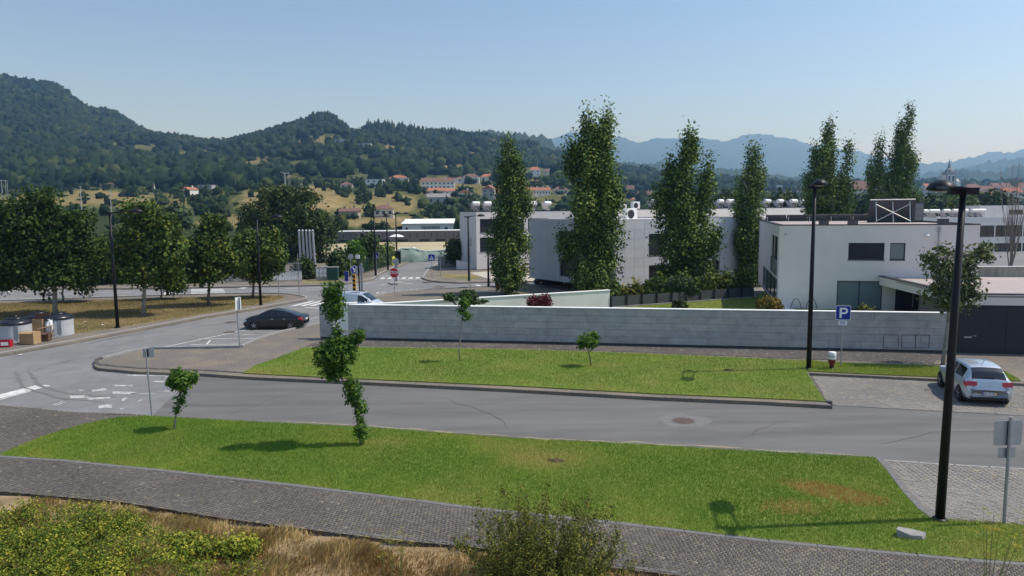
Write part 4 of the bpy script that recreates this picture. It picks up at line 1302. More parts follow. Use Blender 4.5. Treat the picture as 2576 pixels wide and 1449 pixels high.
# ---- buildings behind
b3 = thing('flat_building', 'long pale flat roofed building behind the clad building and poplars', 'building', (AT(1556, 560, 96).x, 96.0, 0), R(33.7))
building(b3, 46, 9, 0, 7.85, m=M_white, coping=M_dark, parapet=.1, cope_h=.12, front=[(2 + i * 4.2, 4.6 + i * 4.2, 4.6, 6.2, M_blind) for i in range(9)])
b4 = thing('hospital_like_block', 'pale blue white block with dark window bands beyond the garage', 'building', (AT(2312, 560, 122).x, 122.0, -1.2), R(6))
b4.name = 'office_block'
zs4 = [(hit(b4, 2500, 595)[1], hit(b4, 2500, 567)[1]), (hit(b4, 2500, 640)[1], hit(b4, 2500, 612)[1])]
s4 = hit(b4, 2433, 580)[0]
f4 = [(s4 + i * 5.2, s4 + 5.0 + i * 5.2, za, zb, M_glass, 3) for i in range(5) for za, zb in zs4]
building(b4, 44, 12, 0, 7.05, front=f4, m=M_white, coping=M_coping, parapet=.1, cope_h=.1)
b5 = thing('roof_pavilion', 'low white rooftop room behind the row of solar water heaters', 'roof room', (AT(2437, 540, 131).x, 128.0, 5.8), R(6))
building(b5, 9.5, 5, .05, 2.0, front=[(5.6, 8.4, .5, 1.3, M_glass, 1)], m=M_cream, coping=M_coping, parapet=.08, cope_h=.06)
cw = thing('concrete_wall', 'long weathered concrete retaining wall beyond the garage roof', 'wall', (AT(2452, 690, 70).x, 70, 0), R(-4))
obj('wall', MB().box((8, .15, 1.0), (16, .3, 2.0)), M_conc, cw)
obj('coping', MB().box((8, .15, 2.03), (16.1, .36, .06)), M_coping, cw)
struct('dry_bank', MB().prism([(38, 50), (60, 50), (60, 69.5), (40, 69.5)], 0, .9), M_dry)

rh = thing('terrace', 'long low dark grey terrace with slit windows beyond the straw field', 'building', (AT(846, 600, 184).x, 184.0, 0), R(1))
RW = AT(1172, 600, 184).x - AT(846, 600, 184).x + 2
M_terr = pm('dark_cladding', (.12, .115, .115), (.16, .155, .15), scale=.6, rough=.85)
sl_ = []
for u in (862, 880, 893, 911, 925, 933, 940, 961, 980, 1000, 1013, 1030, 1048, 1066, 1084, 1098, 1119, 1140, 1152):
    s = hit(rh, u, 590)[0]
    sl_.append((s, s + .22, 1.35, 2.3, M_blind))
for u in (850, 910, 955, 1000, 1055, 1095, 1130):
    s = hit(rh, u, 600)[0]
    sl_.append((s, s + 2.6, .15, .75, M_blind))
building(rh, RW, 8, 0, 2.85, front=sl_, m=M_terr, coping=M_coping, frame=False, parapet=.05, cope_h=.08, roofm=M_coping)
wh = thing('warehouse', 'long white roofed warehouse behind the dark grey terrace', 'building', (AT(1012, 570, 232).x, 232.0, 0), R(1))
WW = 23
building(wh, WW, 12, 0, 3.6, front=[(1, 1.8, 1.7, 2.6, M_glass), (6, 12, 1.3, 3.0, M_conc), (13.5, 14.5, 1.7, 2.6, M_glass), (17, 22.5, 1.3, 3.0, M_conc)], m=M_white, coping=M_coping, frame=False, parapet=0, cope_h=.05)
obj('sloped_roof', MB().add([(-.4, -.4, 3.7), (WW + .4, -.4, 3.7), (WW + .4, 12, 5.0), (-.4, 12, 5.0), (-.4, -.4, 3.9), (WW + .4, -.4, 3.9), (WW + .4, 12, 5.2), (-.4, 12, 5.2)], [(0, 1, 2, 3), (7, 6, 5, 4), (0, 4, 5, 1), (1, 5, 6, 2), (2, 6, 7, 3), (3, 7, 4, 0)]), M_coping, wh)

# ---- solar water heaters on the flat roofs
M_tank = pm('white_tank', (0.72, 0.72, 0.7), (0.8, 0.8, 0.78), scale=3, rough=.35)
M_coll = glassmat('collector_glass', (.03, .03, .035), .15)
hw = thing('solar_water_heater', 'tmp', 'water heater', (0, 0, 0), 0, 'solar water heaters on the flat roofs')
M90 = Matrix.Rotation(R(90), 4, 'Y')
obj('tank', MB().lathe([(.12, -.66), (.29, -.64), (.3, -.5), (.3, .5), (.29, .64), (.12, .66)], 14, (0, 0, 1.15), M=M90), M_tank, hw, smooth=True)
obj('collector', MB().box((0, .75, .62), (1.2, .06, 1.5), rx=R(-38)), M_coll, hw)
lg = MB()
for x in (-.5, .5):
    lg.tube([(x, -.1, 0), (x, -.1, .95)], .025, 5).tube([(x, -.1, 0), (x, 1.3, .05)], .025, 5).tube([(x, -.1, .9), (x, 1.3, .12)], .025, 5)
lg.tube([(-.5, -.1, .1), (.5, -.1, .85)], .018, 5).tube([(.5, -.1, .1), (-.5, -.1, .85)], .018, 5)
obj('frame', lg, M_alu, hw)
def heater(first, u, Y, zr, rz, sx, label):
    o = hw if first else copy_tree(hw)
    p = AT(u, 520, Y)
    o.location = (p.x, Y, zr)
    o.rotation_euler = (0, 0, rz)
    o.scale = (sx, 1, 1)
    o['label'] = label
ords = ['first', 'second', 'third', 'fourth', 'fifth', 'sixth', 'seventh', 'eighth', 'ninth']
for i, (u, Y) in enumerate(((1197, 98.2), (1226, 99.4), (1307, 102), (1341, 103.2), (1377, 104.5))):
    heater(i == 0, u, Y, 7.7, R(21.8), .8, '%s white solar water heater from the corner on the white building roof' % ords[i])
for i, (u, sx) in enumerate(((1650, 1.2), (1690, 1.0), (1812, .8), (1840, 1.6), (1880, 1.2), (1930, 1.0), (1962, 1.0), (1996, 1.2), (2022, 1.2))):
    o = b3
    s = hit(b3, u, 525, 'front', 2.0)[0]
    p = Matrix.Rotation(R(33.7), 3, 'Z') @ Vector((s, 2.0, 0)) + b3.location
    q = hw.copy() and copy_tree(hw)
    q.location = (p.x, p.y, 7.8); q.rotation_euler = (0, 0, R(33.7)); q.scale = (sx, 1, 1.0)
    q['label'] = '%s water heater from the tall poplar on the long pale flat roof' % ords[i]
for i, (u, sx) in enumerate(((2320, .9), (2344, 1.5), (2375, 1.0), (2398, .9), (2417, 1.3), (2447, 1.2), (2462, 1.2))):
    s = hit(b4, u, 540, 'front', 3.0)[0]
    p = Matrix.Rotation(R(6), 3, 'Z') @ Vector((s, 2.5, 0)) + b4.location
    q = copy_tree(hw)
    q.location = (p.x, p.y, 5.75); q.rotation_euler = (0, 0, R(6)); q.scale = (sx, 1.1, 1.1)
    q['label'] = '%s water heater counted from the house on the pale blue block roof' % ords[i]
# air conditioning units
def acunit(p, rz, label, s=1.0):
    o = thing('air_conditioner', label, 'air conditioner', p, rz)
    o.scale = (s, s, s)
    obj('casing', MB().box((0, 0, .45), (.95, .4, .8), bev=.03), M_coping, o)
    obj('fan_grille', MB().lathe([(.3, 0), (.3, .015), (.26, .02)], 18, (-.1, -.2, .45), M=Matrix.Rotation(R(90), 4, 'X')), M_dark, o)
    obj('foot', MB().box((-.35, 0, .025), (.1, .5, .05)).box((.35, 0, .025), (.1, .5, .05)), M_zinc, o)
c2 = Matrix.Rotation(R(33.7), 3, 'Z')
for s, y, lab, k in ((1.6, 2.0, 'white air conditioning unit with round fan on the clad building roof', 1.1), (3.6, 1.8, 'tall white outdoor unit nearest the tall poplar on the clad building roof', 1.35)):
    acunit(c2 @ Vector((s, y, 6.86)) + Vector((9.04, 64, 0)), R(33.7), lab, k)
for s, y, lab, k in ((2.2, 1.5, 'small fan unit on the dark edged roof behind the tallest poplar', .9), (4.4, 1.5, 'larger fan unit on the dark edged roof behind the tallest poplar', 1.3)):
    acunit(c2 @ Vector((s, y, 7.8)) + b3.location, R(33.7), lab, k)
vs_ = thing('roof_vent', 'round grey vent dome on the corner of the clad building roof', 'vent', c2 @ Vector((1.5, 7.5, 6.86)) + Vector((9.04, 64, 0)))
obj('dome', MB().lathe([(.75, 0), (.75, .25), (.6, .42), (.2, .5)], 18), M_zinc, vs_)
obj('collar', MB().lathe([(.85, 0), (.85, .08)], 18), M_zinc, vs_)
# ================================================================ TREES AND PLANTS
M_bark = pm('bark', (0.1, 0.085, 0.07), (0.2, 0.175, 0.15), scale=12, rough=.95, bump=.6, bscale=25, stretch=(2, 2, .6))
M_barkpale = pm('pale_bark', (0.2, 0.185, 0.16), (0.36, 0.34, 0.3), scale=8, rough=.95, bump=.5, bscale=25, c3=(0.1, .09, .08), scale3=4, amount3=.7)
LEAF_STREET = tintmat('street_tree_leaf', [(0, (0.022, 0.048, 0.009)), (0.5, (0.054, 0.102, 0.015)), (0.85, (0.102, 0.156, 0.022)), (1, (0.168, 0.192, 0.030))], trans=0.2)
LEAF_POPLAR = tintmat('poplar_leaf', [(0, (0.032, 0.068, 0.014)), (0.5, (0.077, 0.142, 0.029)), (0.85, (0.145, 0.218, 0.042)), (1, (0.242, 0.291, 0.065))], trans=0.15)
LEAF_DARK = tintmat('dark_leaf', [(0, (0.018, 0.036, 0.011)), (0.6, (0.042, 0.075, 0.018)), (1, (0.090, 0.128, 0.030))], trans=.2)
LEAF_YOUNG = tintmat('young_tree_leaf', [(0, (0.034, 0.095, 0.011)), (0.5, (0.068, 0.162, 0.016)), (1, (0.176, 0.270, 0.027))], trans=.35, gloss=.12)
LEAF_HEDGE = tintmat('hedge_leaf', [(0, (0.034, 0.068, 0.014)), (0.5, (0.081, 0.135, 0.027)), (1, (0.176, 0.216, 0.047))], trans=.25)
LEAF_MAG = tintmat('glossy_leaf', [(0.0, (0.03, 0.055, 0.012)), (0.5, (0.075, 0.115, 0.025)), (0.85, (0.15, 0.185, 0.05)), (1.0, (0.26, 0.29, 0.12))], trans=.25, gloss=.2)
LEAF_RED = tintmat('red_leaf', [(0.0, (0.05, 0.01, 0.015)), (0.6, (0.14, 0.025, 0.035)), (1.0, (0.24, 0.06, 0.06))], trans=.3)
LEAF_PINE = tintmat('pine_needle', [(0.0, (0.02, 0.045, 0.016)), (0.6, (0.05, 0.085, 0.03)), (1.0, (0.1, 0.135, 0.05))], trans=.15)
LEAF_GOLD = tintmat('golden_leaf', [(0.0, (0.07, 0.07, 0.012)), (0.5, (0.17, 0.13, 0.025)), (1.0, (0.28, 0.19, 0.035))], trans=.25)
LEAF_BUSH = tintmat('broom_leaf', [(0.0, (0.04, 0.06, 0.012)), (0.5, (0.11, 0.13, 0.022)), (0.85, (0.2, 0.205, 0.032)), (1.0, (0.32, 0.29, 0.055))], trans=.25)
LEAF_BRAMBLE = tintmat('bramble_leaf', [(0.0, (0.05, 0.10, 0.014)), (0.45, (0.13, 0.19, 0.02)), (0.8, (0.29, 0.31, 0.032)), (1.0, (0.45, 0.41, 0.06))], trans=.3)

def tree(name, label, base, blobs, leaf, n, size, Y=None, trunk=None, r=.12, bark=None, cat='tree', group=None, z=0.0, per=12, spread=None, shell=.45, seed=None,
         dep=.85, limbs=6, aspect=1.0, up=.25, droop=0.0, tlo=0., thi=1., tvar=.25, foot=0.0, vert=1.0, sub=5, subr=(.28, .5)):
    """base: pixel of the foot; blobs in pixels (u, v, ru, rv) at the tree's distance; built in metres round the foot."""
    rg = np.random.default_rng(seed if seed is not None else abs(hash(label)) % 1000 if False else sum(ord(c) for c in label) + int(base[0]))
    b = G(base[0], base[1], z) if Y is None else Vector((AT(base[0], 700, Y).x, Y, z))
    Yd = b.y
    o = thing(name, label, cat, b, 0, group)
    k = Yd / F
    B = []
    for q in blobs:
        u, v, ru, rv = q[:4]
        c = AT(u, v, Yd) - b
        dy = q[4] if len(q) > 4 else rg.uniform(-.25, .25) * ru * k
        B.append((c.x, c.y + dy, c.z, ru * k, ru * k * dep, rv * k))
    big = list(B)
    B = [(q[0], q[1], q[2], q[3] * .86, q[4] * .86, q[5] * .86) for q in B]
    for q in big:
        for j in range(sub):
            dv = rg.normal(size=3); dv /= np.linalg.norm(dv); dv[2] = min(dv[2], .55)
            f_ = rg.uniform(*subr)
            B.append((q[0] + dv[0] * q[3] * .82, q[1] + dv[1] * q[4] * .82, q[2] + dv[2] * q[5] * .82, q[3] * f_, q[4] * f_, q[5] * f_))
    mb = MB()
    if trunk is None:
        top = max(big, key=lambda q: q[2])
        tp = (top[0], top[1], top[2])
    else:
        c = AT(trunk[0], trunk[1], Yd) - b
        tp = (c.x, 0, c.z)
    pts = branchy(mb, rg, (0, 0, -.05 - foot), tp, r, r * .25, wob=r * .6, seg=8)
    for q in sorted(big, key=lambda q: q[2])[:limbs]:
        i = min(6, max(2, int(8 * max(.15, (q[2] - q[5] * .6)) / max(tp[2], .1))))
        p0 = pts[i]
        e = Vector((q[0], q[1], q[2])) + Vector(rg.normal(size=3)) * q[3] * .2
        m_ = (p0 + e) / 2 + Vector((0, 0, -.1 * q[5]))
        mb.tube([p0, m_, e], [r * .45, r * .3, r * .12], 5)
        for s in range(2):
            e2 = e + Vector(rg.normal(size=3)) * q[3] * .5
            mb.tube([m_, e2], [r * .22, r * .06], 4)
    obj('trunk', mb, bark or M_bark, o, smooth=True)
    L = leaves(rg, B, n, size, per=per, spread=spread or size * 4.0, shell=shell, aspect=aspect, up=up, droop=droop, tlo=tlo, thi=thi, tvar=tvar, vert=vert)
    crown('crown', o, leaf, L)
    return o

# ---- street trees on the dry strip
tree('street_tree', 'large dark leafy street tree beside the waste containers', (143, 801), [(105, 620, 112, 110), (60, 560, 78, 80), (172, 590, 62, 75), (100, 500, 40, 42), (15, 640, 70, 85), (150, 680, 80, 42), (112, 735, 14, 18)],
     LEAF_STREET, 21850, .115, trunk=(125, 560), r=.2, bark=M_barkpale, thi=.5)
tree('street_tree', 'street tree at the picture edge above the first waste container', (-55, 800), [(-40, 620, 95, 110), (-20, 700, 70, 50), (0, 560, 60, 60)], LEAF_STREET, 15000, .115, r=.2, thi=.5)
tree('street_tree', 'full round street tree standing behind the slim lamp post', (361, 797), [(372, 610, 90, 75), (345, 545, 52, 42), (425, 640, 48, 62), (365, 685, 78, 35), (315, 640, 35, 55), (400, 560, 40, 45)], LEAF_STREET, 21850, .115, r=.17, bark=M_barkpale, trunk=(368, 560))
tree('street_tree', 'pointed street tree in the middle of the dry strip', (525, 773), [(530, 630, 62, 55), (533, 575, 32, 38), (585, 655, 34, 38), (490, 665, 36, 32), (540, 680, 55, 26)], LEAF_STREET, 17250, .115, r=.14, trunk=(532, 590))
tree('street_tree', 'last street tree of the dry strip near the junction', (635, 753), [(650, 625, 58, 55), (690, 650, 25, 36), (615, 660, 30, 30), (650, 680, 45, 20)], LEAF_STREET, 14949, .115, r=.13, trunk=(645, 610))
tree('street_tree', 'thin trunked young tree between two street trees', (404, 757), [(425, 690, 42, 34), (445, 715, 22, 22), (395, 660, 35, 30)], LEAF_STREET, 6439, .115, r=.09, trunk=(410, 680))
tree('street_tree', 'leaning young tree with pale bare trunk behind the largest street tree', (156, 762), [(175, 665, 50, 40), (215, 690, 40, 40), (240, 640, 50, 50)], LEAF_STREET, 8740, .115, r=.11, bark=M_barkpale, trunk=(160, 660))
# ---- trees and hedges across the road
tree('oak_tree', 'huge dark oak tree behind the steel poles', (745, 705), [(730, 565, 95, 75), (795, 600, 55, 75), (655, 570, 55, 55), (705, 500, 70, 34), (760, 500, 45, 30), (690, 640, 60, 40), (810, 660, 36, 36), (740, 650, 60, 40)], LEAF_DARK, 22000, .18, Y=112, r=.5, trunk=(740, 560))
for i, (u, lab) in enumerate(((-30, 'dense dark tree at the edge behind the railing across the road'), (75, 'dense dark tree behind the railing, second from the edge'), (185, 'dense dark tree behind the railing, behind the leaning trunk'), (285, 'dense dark tree behind the railing, behind the slim lamp post'), (455, 'dense dark tree behind the railing between two street trees'))):
    tree('roadside_tree', lab, (u, 713), [(u, 655, 66, 52), (u + 22, 690, 60, 28), (u - 28, 690, 55, 26), (u + 8, 610, 45, 35)] if i < 4 else [(u, 670, 45, 38), (u + 15, 695, 40, 18)], LEAF_DARK, 8000, .17, r=.2, trunk=(u, 640))
tree('round_tree', 'round clipped tree on short trunk beside the white building', (1147, 672), [(1147, 627, 18, 20), (1143, 640, 14, 12)], LEAF_DARK, 1500, .2, r=.12, trunk=(1147, 630), per=8)
tree('young_tree', 'pale green young tree growing out of the roadside hedge', (893, 692), [(889, 622, 9, 12), (893, 638, 11, 10)], LEAF_YOUNG, 700, .2, r=.05, per=6)
tree('bushy_tree', 'dark bushy tree growing out of the hedge by the lamp row', (925, 684), [(924, 622, 16, 18), (915, 636, 14, 10), (932, 605, 8, 10)], LEAF_DARK, 1500, .22, r=.1, per=8)
def hedge(name, label, pts, h, wd, n, leaf, size, z=0.1, cat='hedge', seed=5, tlo=0., thi=1.):
    """Leafy hedge along ground points (world)."""
    rg = np.random.default_rng(seed)
    o = thing(name, label, cat, pts[0])
    B = []
    for a, b in zip(pts[:-1], pts[1:]):
        d = b - a
        k = max(1, int(d.length / (wd * .8)))
        for i in range(k):
            c = a.lerp(b, (i + .5) / k) - pts[0]
            hh = h * rg.uniform(.85, 1.12)
            B.append((c.x, c.y, z + hh * .5, wd, wd * .7, hh * .5))
    crown('leaves', o, leaf, leaves(rg, B, n, size, per=10, spread=size * 2.5, shell=.3, tlo=tlo, thi=thi))
    mb = MB()
    for q in B:
        mb.tube([(q[0], q[1], -.05), (q[0] + rg.normal() * .1, q[1], q[2])], [.05, .02], 5)
    obj('stems', mb, M_bark, o)
    return o
hedge('hedge', 'long green hedge climbing along the side road pavement', [G(856, 700), G(905, 687), G(983, 665)], 2.9, 1.0, 6500, LEAF_HEDGE, .17, seed=6)
hedge('hedge', 'dark square hedge beside the grey cabinets', [G(846, 702), G(862, 698)], 3.0, 1.1, 2200, LEAF_DARK, .17, seed=7)
tree('clipped_shrub', 'dark clipped shrub beside the white gate', (770, 704), [(768, 672, 24, 20), (778, 690, 14, 12), (758, 688, 12, 10)], LEAF_DARK, 1900, .17, cat='shrub', r=.1, trunk=(768, 680))

# ---- poplars
POP = [
 ('first poplar, slender and nearest the white building', (1280, 741), None, [(1285, 690, 52, 42), (1272, 610, 56, 65), (1285, 530, 45, 60), (1283, 455, 36, 60), (1279, 392, 17, 48), (1303, 415, 15, 34), (1310, 500, 26, 50)], 9000),
 ('tallest and widest poplar, second from the white building', (1500, 738), 58, [(1500, 690, 72, 46), (1500, 610, 82, 75), (1500, 520, 72, 80), (1490, 430, 66, 66), (1503, 365, 44, 52), (1480, 322, 20, 52), (1525, 312, 17, 46), (1450, 400, 28, 45), (1540, 480, 26, 55)], 14000),
 ('forked poplar, third in the row, before the clad building', (1722, 730), 59.5, [(1725, 690, 80, 36), (1722, 615, 76, 68), (1710, 540, 66, 62), (1715, 455, 38, 60), (1728, 388, 28, 50), (1735, 345, 15, 28), (1778, 440, 19, 52), (1765, 520, 32, 50), (1688, 425, 12, 34), (1665, 500, 28, 32)], 11500),
 ('slim light green poplar, fourth in the row', (1888, 722), 73, [(1888, 685, 48, 36), (1890, 620, 48, 65), (1886, 545, 44, 60), (1890, 465, 34, 55), (1888, 405, 12, 45), (1905, 400, 10, 34), (1860, 520, 22, 30)], 7500),
 ('double topped poplar standing behind the white house', (2090, 712), 78, [(2090, 570, 58, 55), (2085, 490, 54, 60), (2072, 410, 36, 60), (2086, 345, 17, 52), (2052, 400, 12, 50), (2135, 400, 17, 52), (2122, 490, 28, 62), (2045, 470, 24, 40)], 9500),
 ('wind bent twin poplar behind the solar collector', (2255, 700), 88, [(2255, 545, 56, 50), (2258, 465, 42, 60), (2268, 395, 34, 60), (2278, 330, 20, 48), (2292, 288, 7, 22), (2205, 450, 24, 75), (2212, 368, 10, 38), (2300, 420, 12, 40), (2300, 500, 22, 30)], 10500)]
for lab, base, Y, bl, n in POP:
    tree('poplar_tree', lab, base, bl, LEAF_POPLAR, int(n * 2.6), .098, Y=Y, r=.26, bark=M_barkpale, trunk=(base[0], min(q[1] for q in bl) + 30), per=40, spread=.5, up=.45, limbs=9, vert=1.9, tvar=.2, shell=.5, sub=6, subr=(.2, .42), group='poplars along the buildings')
# shrubs behind the dark panel fence
fd = (f1 - f0).normalized()
SH = [(.02, 2.2, 'leafy shrub at the end of the cream wall behind the first dark panels'), (.17, 1.9, 'pale thin shrub behind the second dark panels'), (.33, 2.3, 'upright shrub below the first window of the clad building'), (.5, 2.5, 'broad shrub behind the cloud pine'), (.68, 2.1, 'shrub below the far window of the clad building'), (.82, 2.4, 'tall shrub near the house end of the dark fence'), (.95, 2.2, 'last shrub of the fence row beside the house')]
for i, (t, h, lab) in enumerate(SH):
    p = f0.lerp(f1, t) + Vector((-fd.y, fd.x, 0)) * .9
    rg = np.random.default_rng(300 + i)
    o = thing('shrub', lab, 'shrub', (p.x, p.y, 0), 0, 'shrubs behind the panel fence')
    B = [(0, 0, 1.0 + h * .35, .8, .5, h * .38), (.4, .1, 1.0 + h * .6, .45, .4, h * .35), (-.45, 0, 1.0 + h * .45, .5, .4, h * .3)]
    crown('leaves', o, LEAF_HEDGE if i != 1 else LEAF_BUSH, leaves(rg, B, 1100 if i != 1 else 600, .11, per=8, spread=.3, tlo=.1))
    mb = MB()
    for s in range(4):
        mb.tube([(rg.normal() * .1, 0, -.05), (rg.normal() * .3, rg.normal() * .1, 1 + h * .8)], [.035, .012], 5)
    obj('stems', mb, M_bark, o)
# garden plants
def atgarden(u, Y):
    return Vector((AT(u, 700, Y).x, Y, GZ))
def blobplant(name, label, cat, p, B, leaf, n, size, trunk=None, seed=1, **kw):
    rg = np.random.default_rng(seed)
    o = thing(name, label, cat, p)
    mb = MB()
    for t in (trunk or [[(0, 0, -.05), (0, 0, B[0][2])]]):
        mb.tube(t, [.06 + .02 * (len(t) - 1 - i) for i in range(len(t))], 6)
    obj('trunk', mb, M_bark, o)
    crown('crown', o, leaf, leaves(rg, B, n, size, **kw))
    return o
blobplant('cloud_pine', 'cloud pruned pine with three flat pads behind the granite wall', 'tree', atgarden(1155, 45.4), [(-.55, 0, 1.55, .52, .4, .26), (.55, .1, 1.62, .62, .45, .36), (.95, -.1, 1.25, .8, .4, .18)], LEAF_PINE, 2200, .06,
          trunk=[[(0, 0, -.05), (-.1, 0, .8), (-.5, 0, 1.45)], [(0, 0, 0), (.2, 0, .9), (.5, 0, 1.5)]], seed=11, per=8, spread=.12, shell=.35, flat=.4, tlo=.2)
blobplant('red_maple', 'small red leaved maple before the cream garden wall', 'shrub', atgarden(1357, 46.6), [(0, 0, .95, .72, .5, .4), (.35, 0, 1.15, .4, .35, .3), (-.4, 0, 1.1, .35, .3, .3)], LEAF_RED, 1700, .07, seed=12, per=8, spread=.2)
blobplant('niwaki_pine', 'round headed pine with a lower side pad on the garden lawn', 'tree', atgarden(1710, 50.2), [(.05, 0, 1.75, .95, .7, .5), (.9, 0, 1.2, .55, .4, .33), (-.5, 0, 1.5, .5, .4, .35)], LEAF_PINE, 3800, .06,
          trunk=[[(0, 0, -.05), (0, 0, .8), (.05, 0, 1.7)], [(0, 0, .7), (.6, 0, 1.1)]], seed=13, per=8, spread=.14, shell=.35, tlo=.1, thi=.8)
blobplant('box_shrub', 'clipped box ball at the foot of the pine', 'shrub', atgarden(1711, 49.6), [(0, 0, .28, .55, .5, .35)], LEAF_DARK, 1100, .05, seed=14, per=8, spread=.1, shell=.25)
blobplant('golden_shrub', 'rounded golden green shrub against the white house corner', 'shrub', atgarden(1937, 47.5), [(0, 0, .5, .85, .7, .62), (.35, -.1, .25, .6, .5, .4)], LEAF_GOLD, 3000, .055, seed=15, per=8, spread=.12, shell=.25)
blobplant('grass_clump', 'feathery green plant in front of the sliding window', 'shrub', atgarden(2180, 45.0), [(0, 0, .25, .75, .4, .3), (-.1, 0, .5, .2, .2, .45)], LEAF_BUSH, 900, .06, seed=16, per=6, spread=.2, aspect=2.2)
blobplant('grass_clump', 'dark spiky plant by the porch beam', 'shrub', atgarden(2310, 42.5), [(0, 0, .3, .45, .35, .4)], LEAF_DARK, 500, .08, seed=17, per=6, spread=.2, aspect=3)
# ---- young trees on the lawns
def young(label, base, path, blobs, n, size, leaf, r0, z, seed, bark, per=7, aspect=1.7, spread=None, thi=1.0):
    rg = np.random.default_rng(seed)
    b = G(base[0], base[1], z)
    o = thing('young_tree', label, 'tree', b)
    k = b.y / F
    pts = [Vector((0, 0, -.05))] + [AT(u, v, b.y) - b for u, v in path]
    mb = MB()
    mb.tube(pts, [r0 * (1 - .75 * i / (len(pts) - 1)) for i in range(len(pts))], 8)
    B = []
    for u, v, ru, rv in blobs:
        c = AT(u, v, b.y) - b
        B.append((c.x, rg.normal() * ru * k * .1, c.z, ru * k, ru * k * .85, rv * k))
        near = min(pts, key=lambda p: (p - c).length)
        for s in range(3):
            mb.tube([near, c + Vector(rg.normal(size=3)) * ru * k * .4], [r0 * .25, r0 * .08], 4)
    obj('trunk', mb, bark, o, smooth=True)
    crown('crown', o, leaf, leaves(rg, B, n, size, per=per, spread=spread or size * 2.6, aspect=aspect, up=.5, shell=.4, thi=thi))
    return o
young('twisted young tree leafing from its foot, tallest on the near lawn', (908, 1118), [(905, 1080), (897, 1040), (890, 1010), (880, 985), (862, 958), (850, 920), (846, 870), (846, 830), (841, 780), (840, 730)],
      [(908, 1080, 17, 36), (906, 1030, 16, 32), (888, 985, 22, 38), (880, 960, 14, 14), (845, 890, 54, 42), (840, 935, 36, 24), (870, 870, 32, 30), (898, 850, 20, 16), (812, 900, 22, 20), (905, 838, 10, 8), (847, 835, 12, 18), (840, 770, 30, 44), (835, 735, 24, 28), (858, 715, 10, 14)],
      8500, .04, LEAF_YOUNG, .055, Z1 + .05, 51, M_barkpale, thi=.85)
young('small young tree with tufted crown on the tip of the near lawn', (438, 1080), [(440, 1060), (445, 1030), (452, 1005), (460, 975), (462, 955)], [(457, 957, 28, 15), (437, 960, 14, 9), (480, 950, 13, 10), (447, 937, 5, 9), (462, 985, 5, 8), (455, 1006, 6, 9), (445, 1030, 5, 7)],
      1900, .055, LEAF_YOUNG, .04, Z1 + .05, 52, M_barkpale)
young('spindly young tree with few leaves on the wall lawn', (1157, 908), [(1155, 880), (1158, 840), (1163, 800), (1166, 775), (1168, 760)], [(1168, 765, 14, 10), (1175, 795, 9, 8), (1160, 785, 8, 8), (1172, 750, 9, 6)], 500, .06, LEAF_YOUNG, .04, Z2 + .05, 53, M_barkpale)
young('little round headed young tree on the wall lawn', (1487, 920), [(1484, 900), (1479, 880), (1476, 865)], [(1480, 858, 24, 14), (1493, 846, 11, 9), (1465, 862, 10, 10)], 1200, .06, LEAF_YOUNG, .04, Z2 + .05, 54, M_bark, aspect=1.3)
young('magnolia like tree with glossy leaves beside the parked hatchback', (2372, 915), [(2376, 880), (2382, 830), (2388, 780), (2395, 735), (2400, 690), (2410, 650)],
      [(2395, 730, 48, 42), (2370, 680, 32, 34), (2345, 650, 22, 26), (2420, 670, 40, 34), (2470, 640, 34, 18), (2490, 625, 16, 12), (2440, 720, 26, 28), (2450, 745, 24, 14), (2350, 740, 24, 16), (2400, 760, 38, 20), (2370, 632, 20, 14)], 3300, .075, LEAF_MAG, .1, Z2 + .05, 55, M_barkpale, per=11, aspect=1.6, spread=.3)
bpy.data.objects[-1] if False else None
# ---- bare tree by the pale block
rg = np.random.default_rng(77)
bt = thing('bare_tree', 'leafless upright tree in front of the pale blue block', 'tree', (AT(2543, 680, 92).x, 92, 0))
mb = MB()
for s in range(34):
    h = rg.uniform(7, 14.5)
    x1, y1 = rg.normal() * 1.0, rg.normal() * .8
    p0 = Vector((rg.normal() * .12, rg.normal() * .12, 0))
    z0 = rg.uniform(0, 3.5)
    p0 = Vector((p0.x, p0.y, z0 if s > 4 else -.05))
    mid = Vector((x1 * .75, y1 * .75, (z0 + h) / 2))
    mb.tube([p0, mid, (x1 * 1.1, y1 * 1.1, h)], [.07 if s < 5 else .04, .03, .008], 5)
    for q in range(4):
        t = rg.uniform(.2, .9)
        a = p0.lerp(mid, t) if rg.random() < .4 else mid.lerp(Vector((x1 * 1.1, y1 * 1.1, h)), t)
        mb.tube([a, a + Vector((rg.normal() * .35, rg.normal() * .3, rg.uniform(.5, 1.4)))], [.018, .005], 4)
obj('branches', mb, pm('grey_bark', (.16, .13, .11), (.26, .22, .19), scale=8, rough=.95), bt)
# ---- trees between the buildings and the town
for u, v, ru, rv, Y, lab in ((2345, 520, 30, 26, 160, 'dark tree between the twin poplar and the lamp head'), (2395, 515, 28, 22, 170, 'dark tree below the near lamp head'), (2425, 527, 16, 14, 150, 'light green tree beside the near lamp post'), (2505, 510, 30, 24, 165, 'dark tree above the rooftop room'), (2460, 515, 22, 18, 175, 'small dark tree between lamp post and rooftop room'),
                             (1972, 515, 26, 20, 150, 'dark tree between the fourth poplar and the double poplar'), (2180, 525, 34, 30, 150, 'dark tree between the double poplar and the twin poplar'), (1815, 520, 28, 26, 150, 'dark tree between the third and fourth poplars')):
    tree('distant_tree', lab, (u, 600), [(u, v, ru, rv), (u + ru * .5, v + rv * .5, ru * .7, rv * .7), (u - ru * .5, v + rv * .4, ru * .7, rv * .7)], LEAF_DARK if 'light' not in lab else LEAF_HEDGE, 1300, .45, Y=Y, r=.25, per=9, limbs=2)
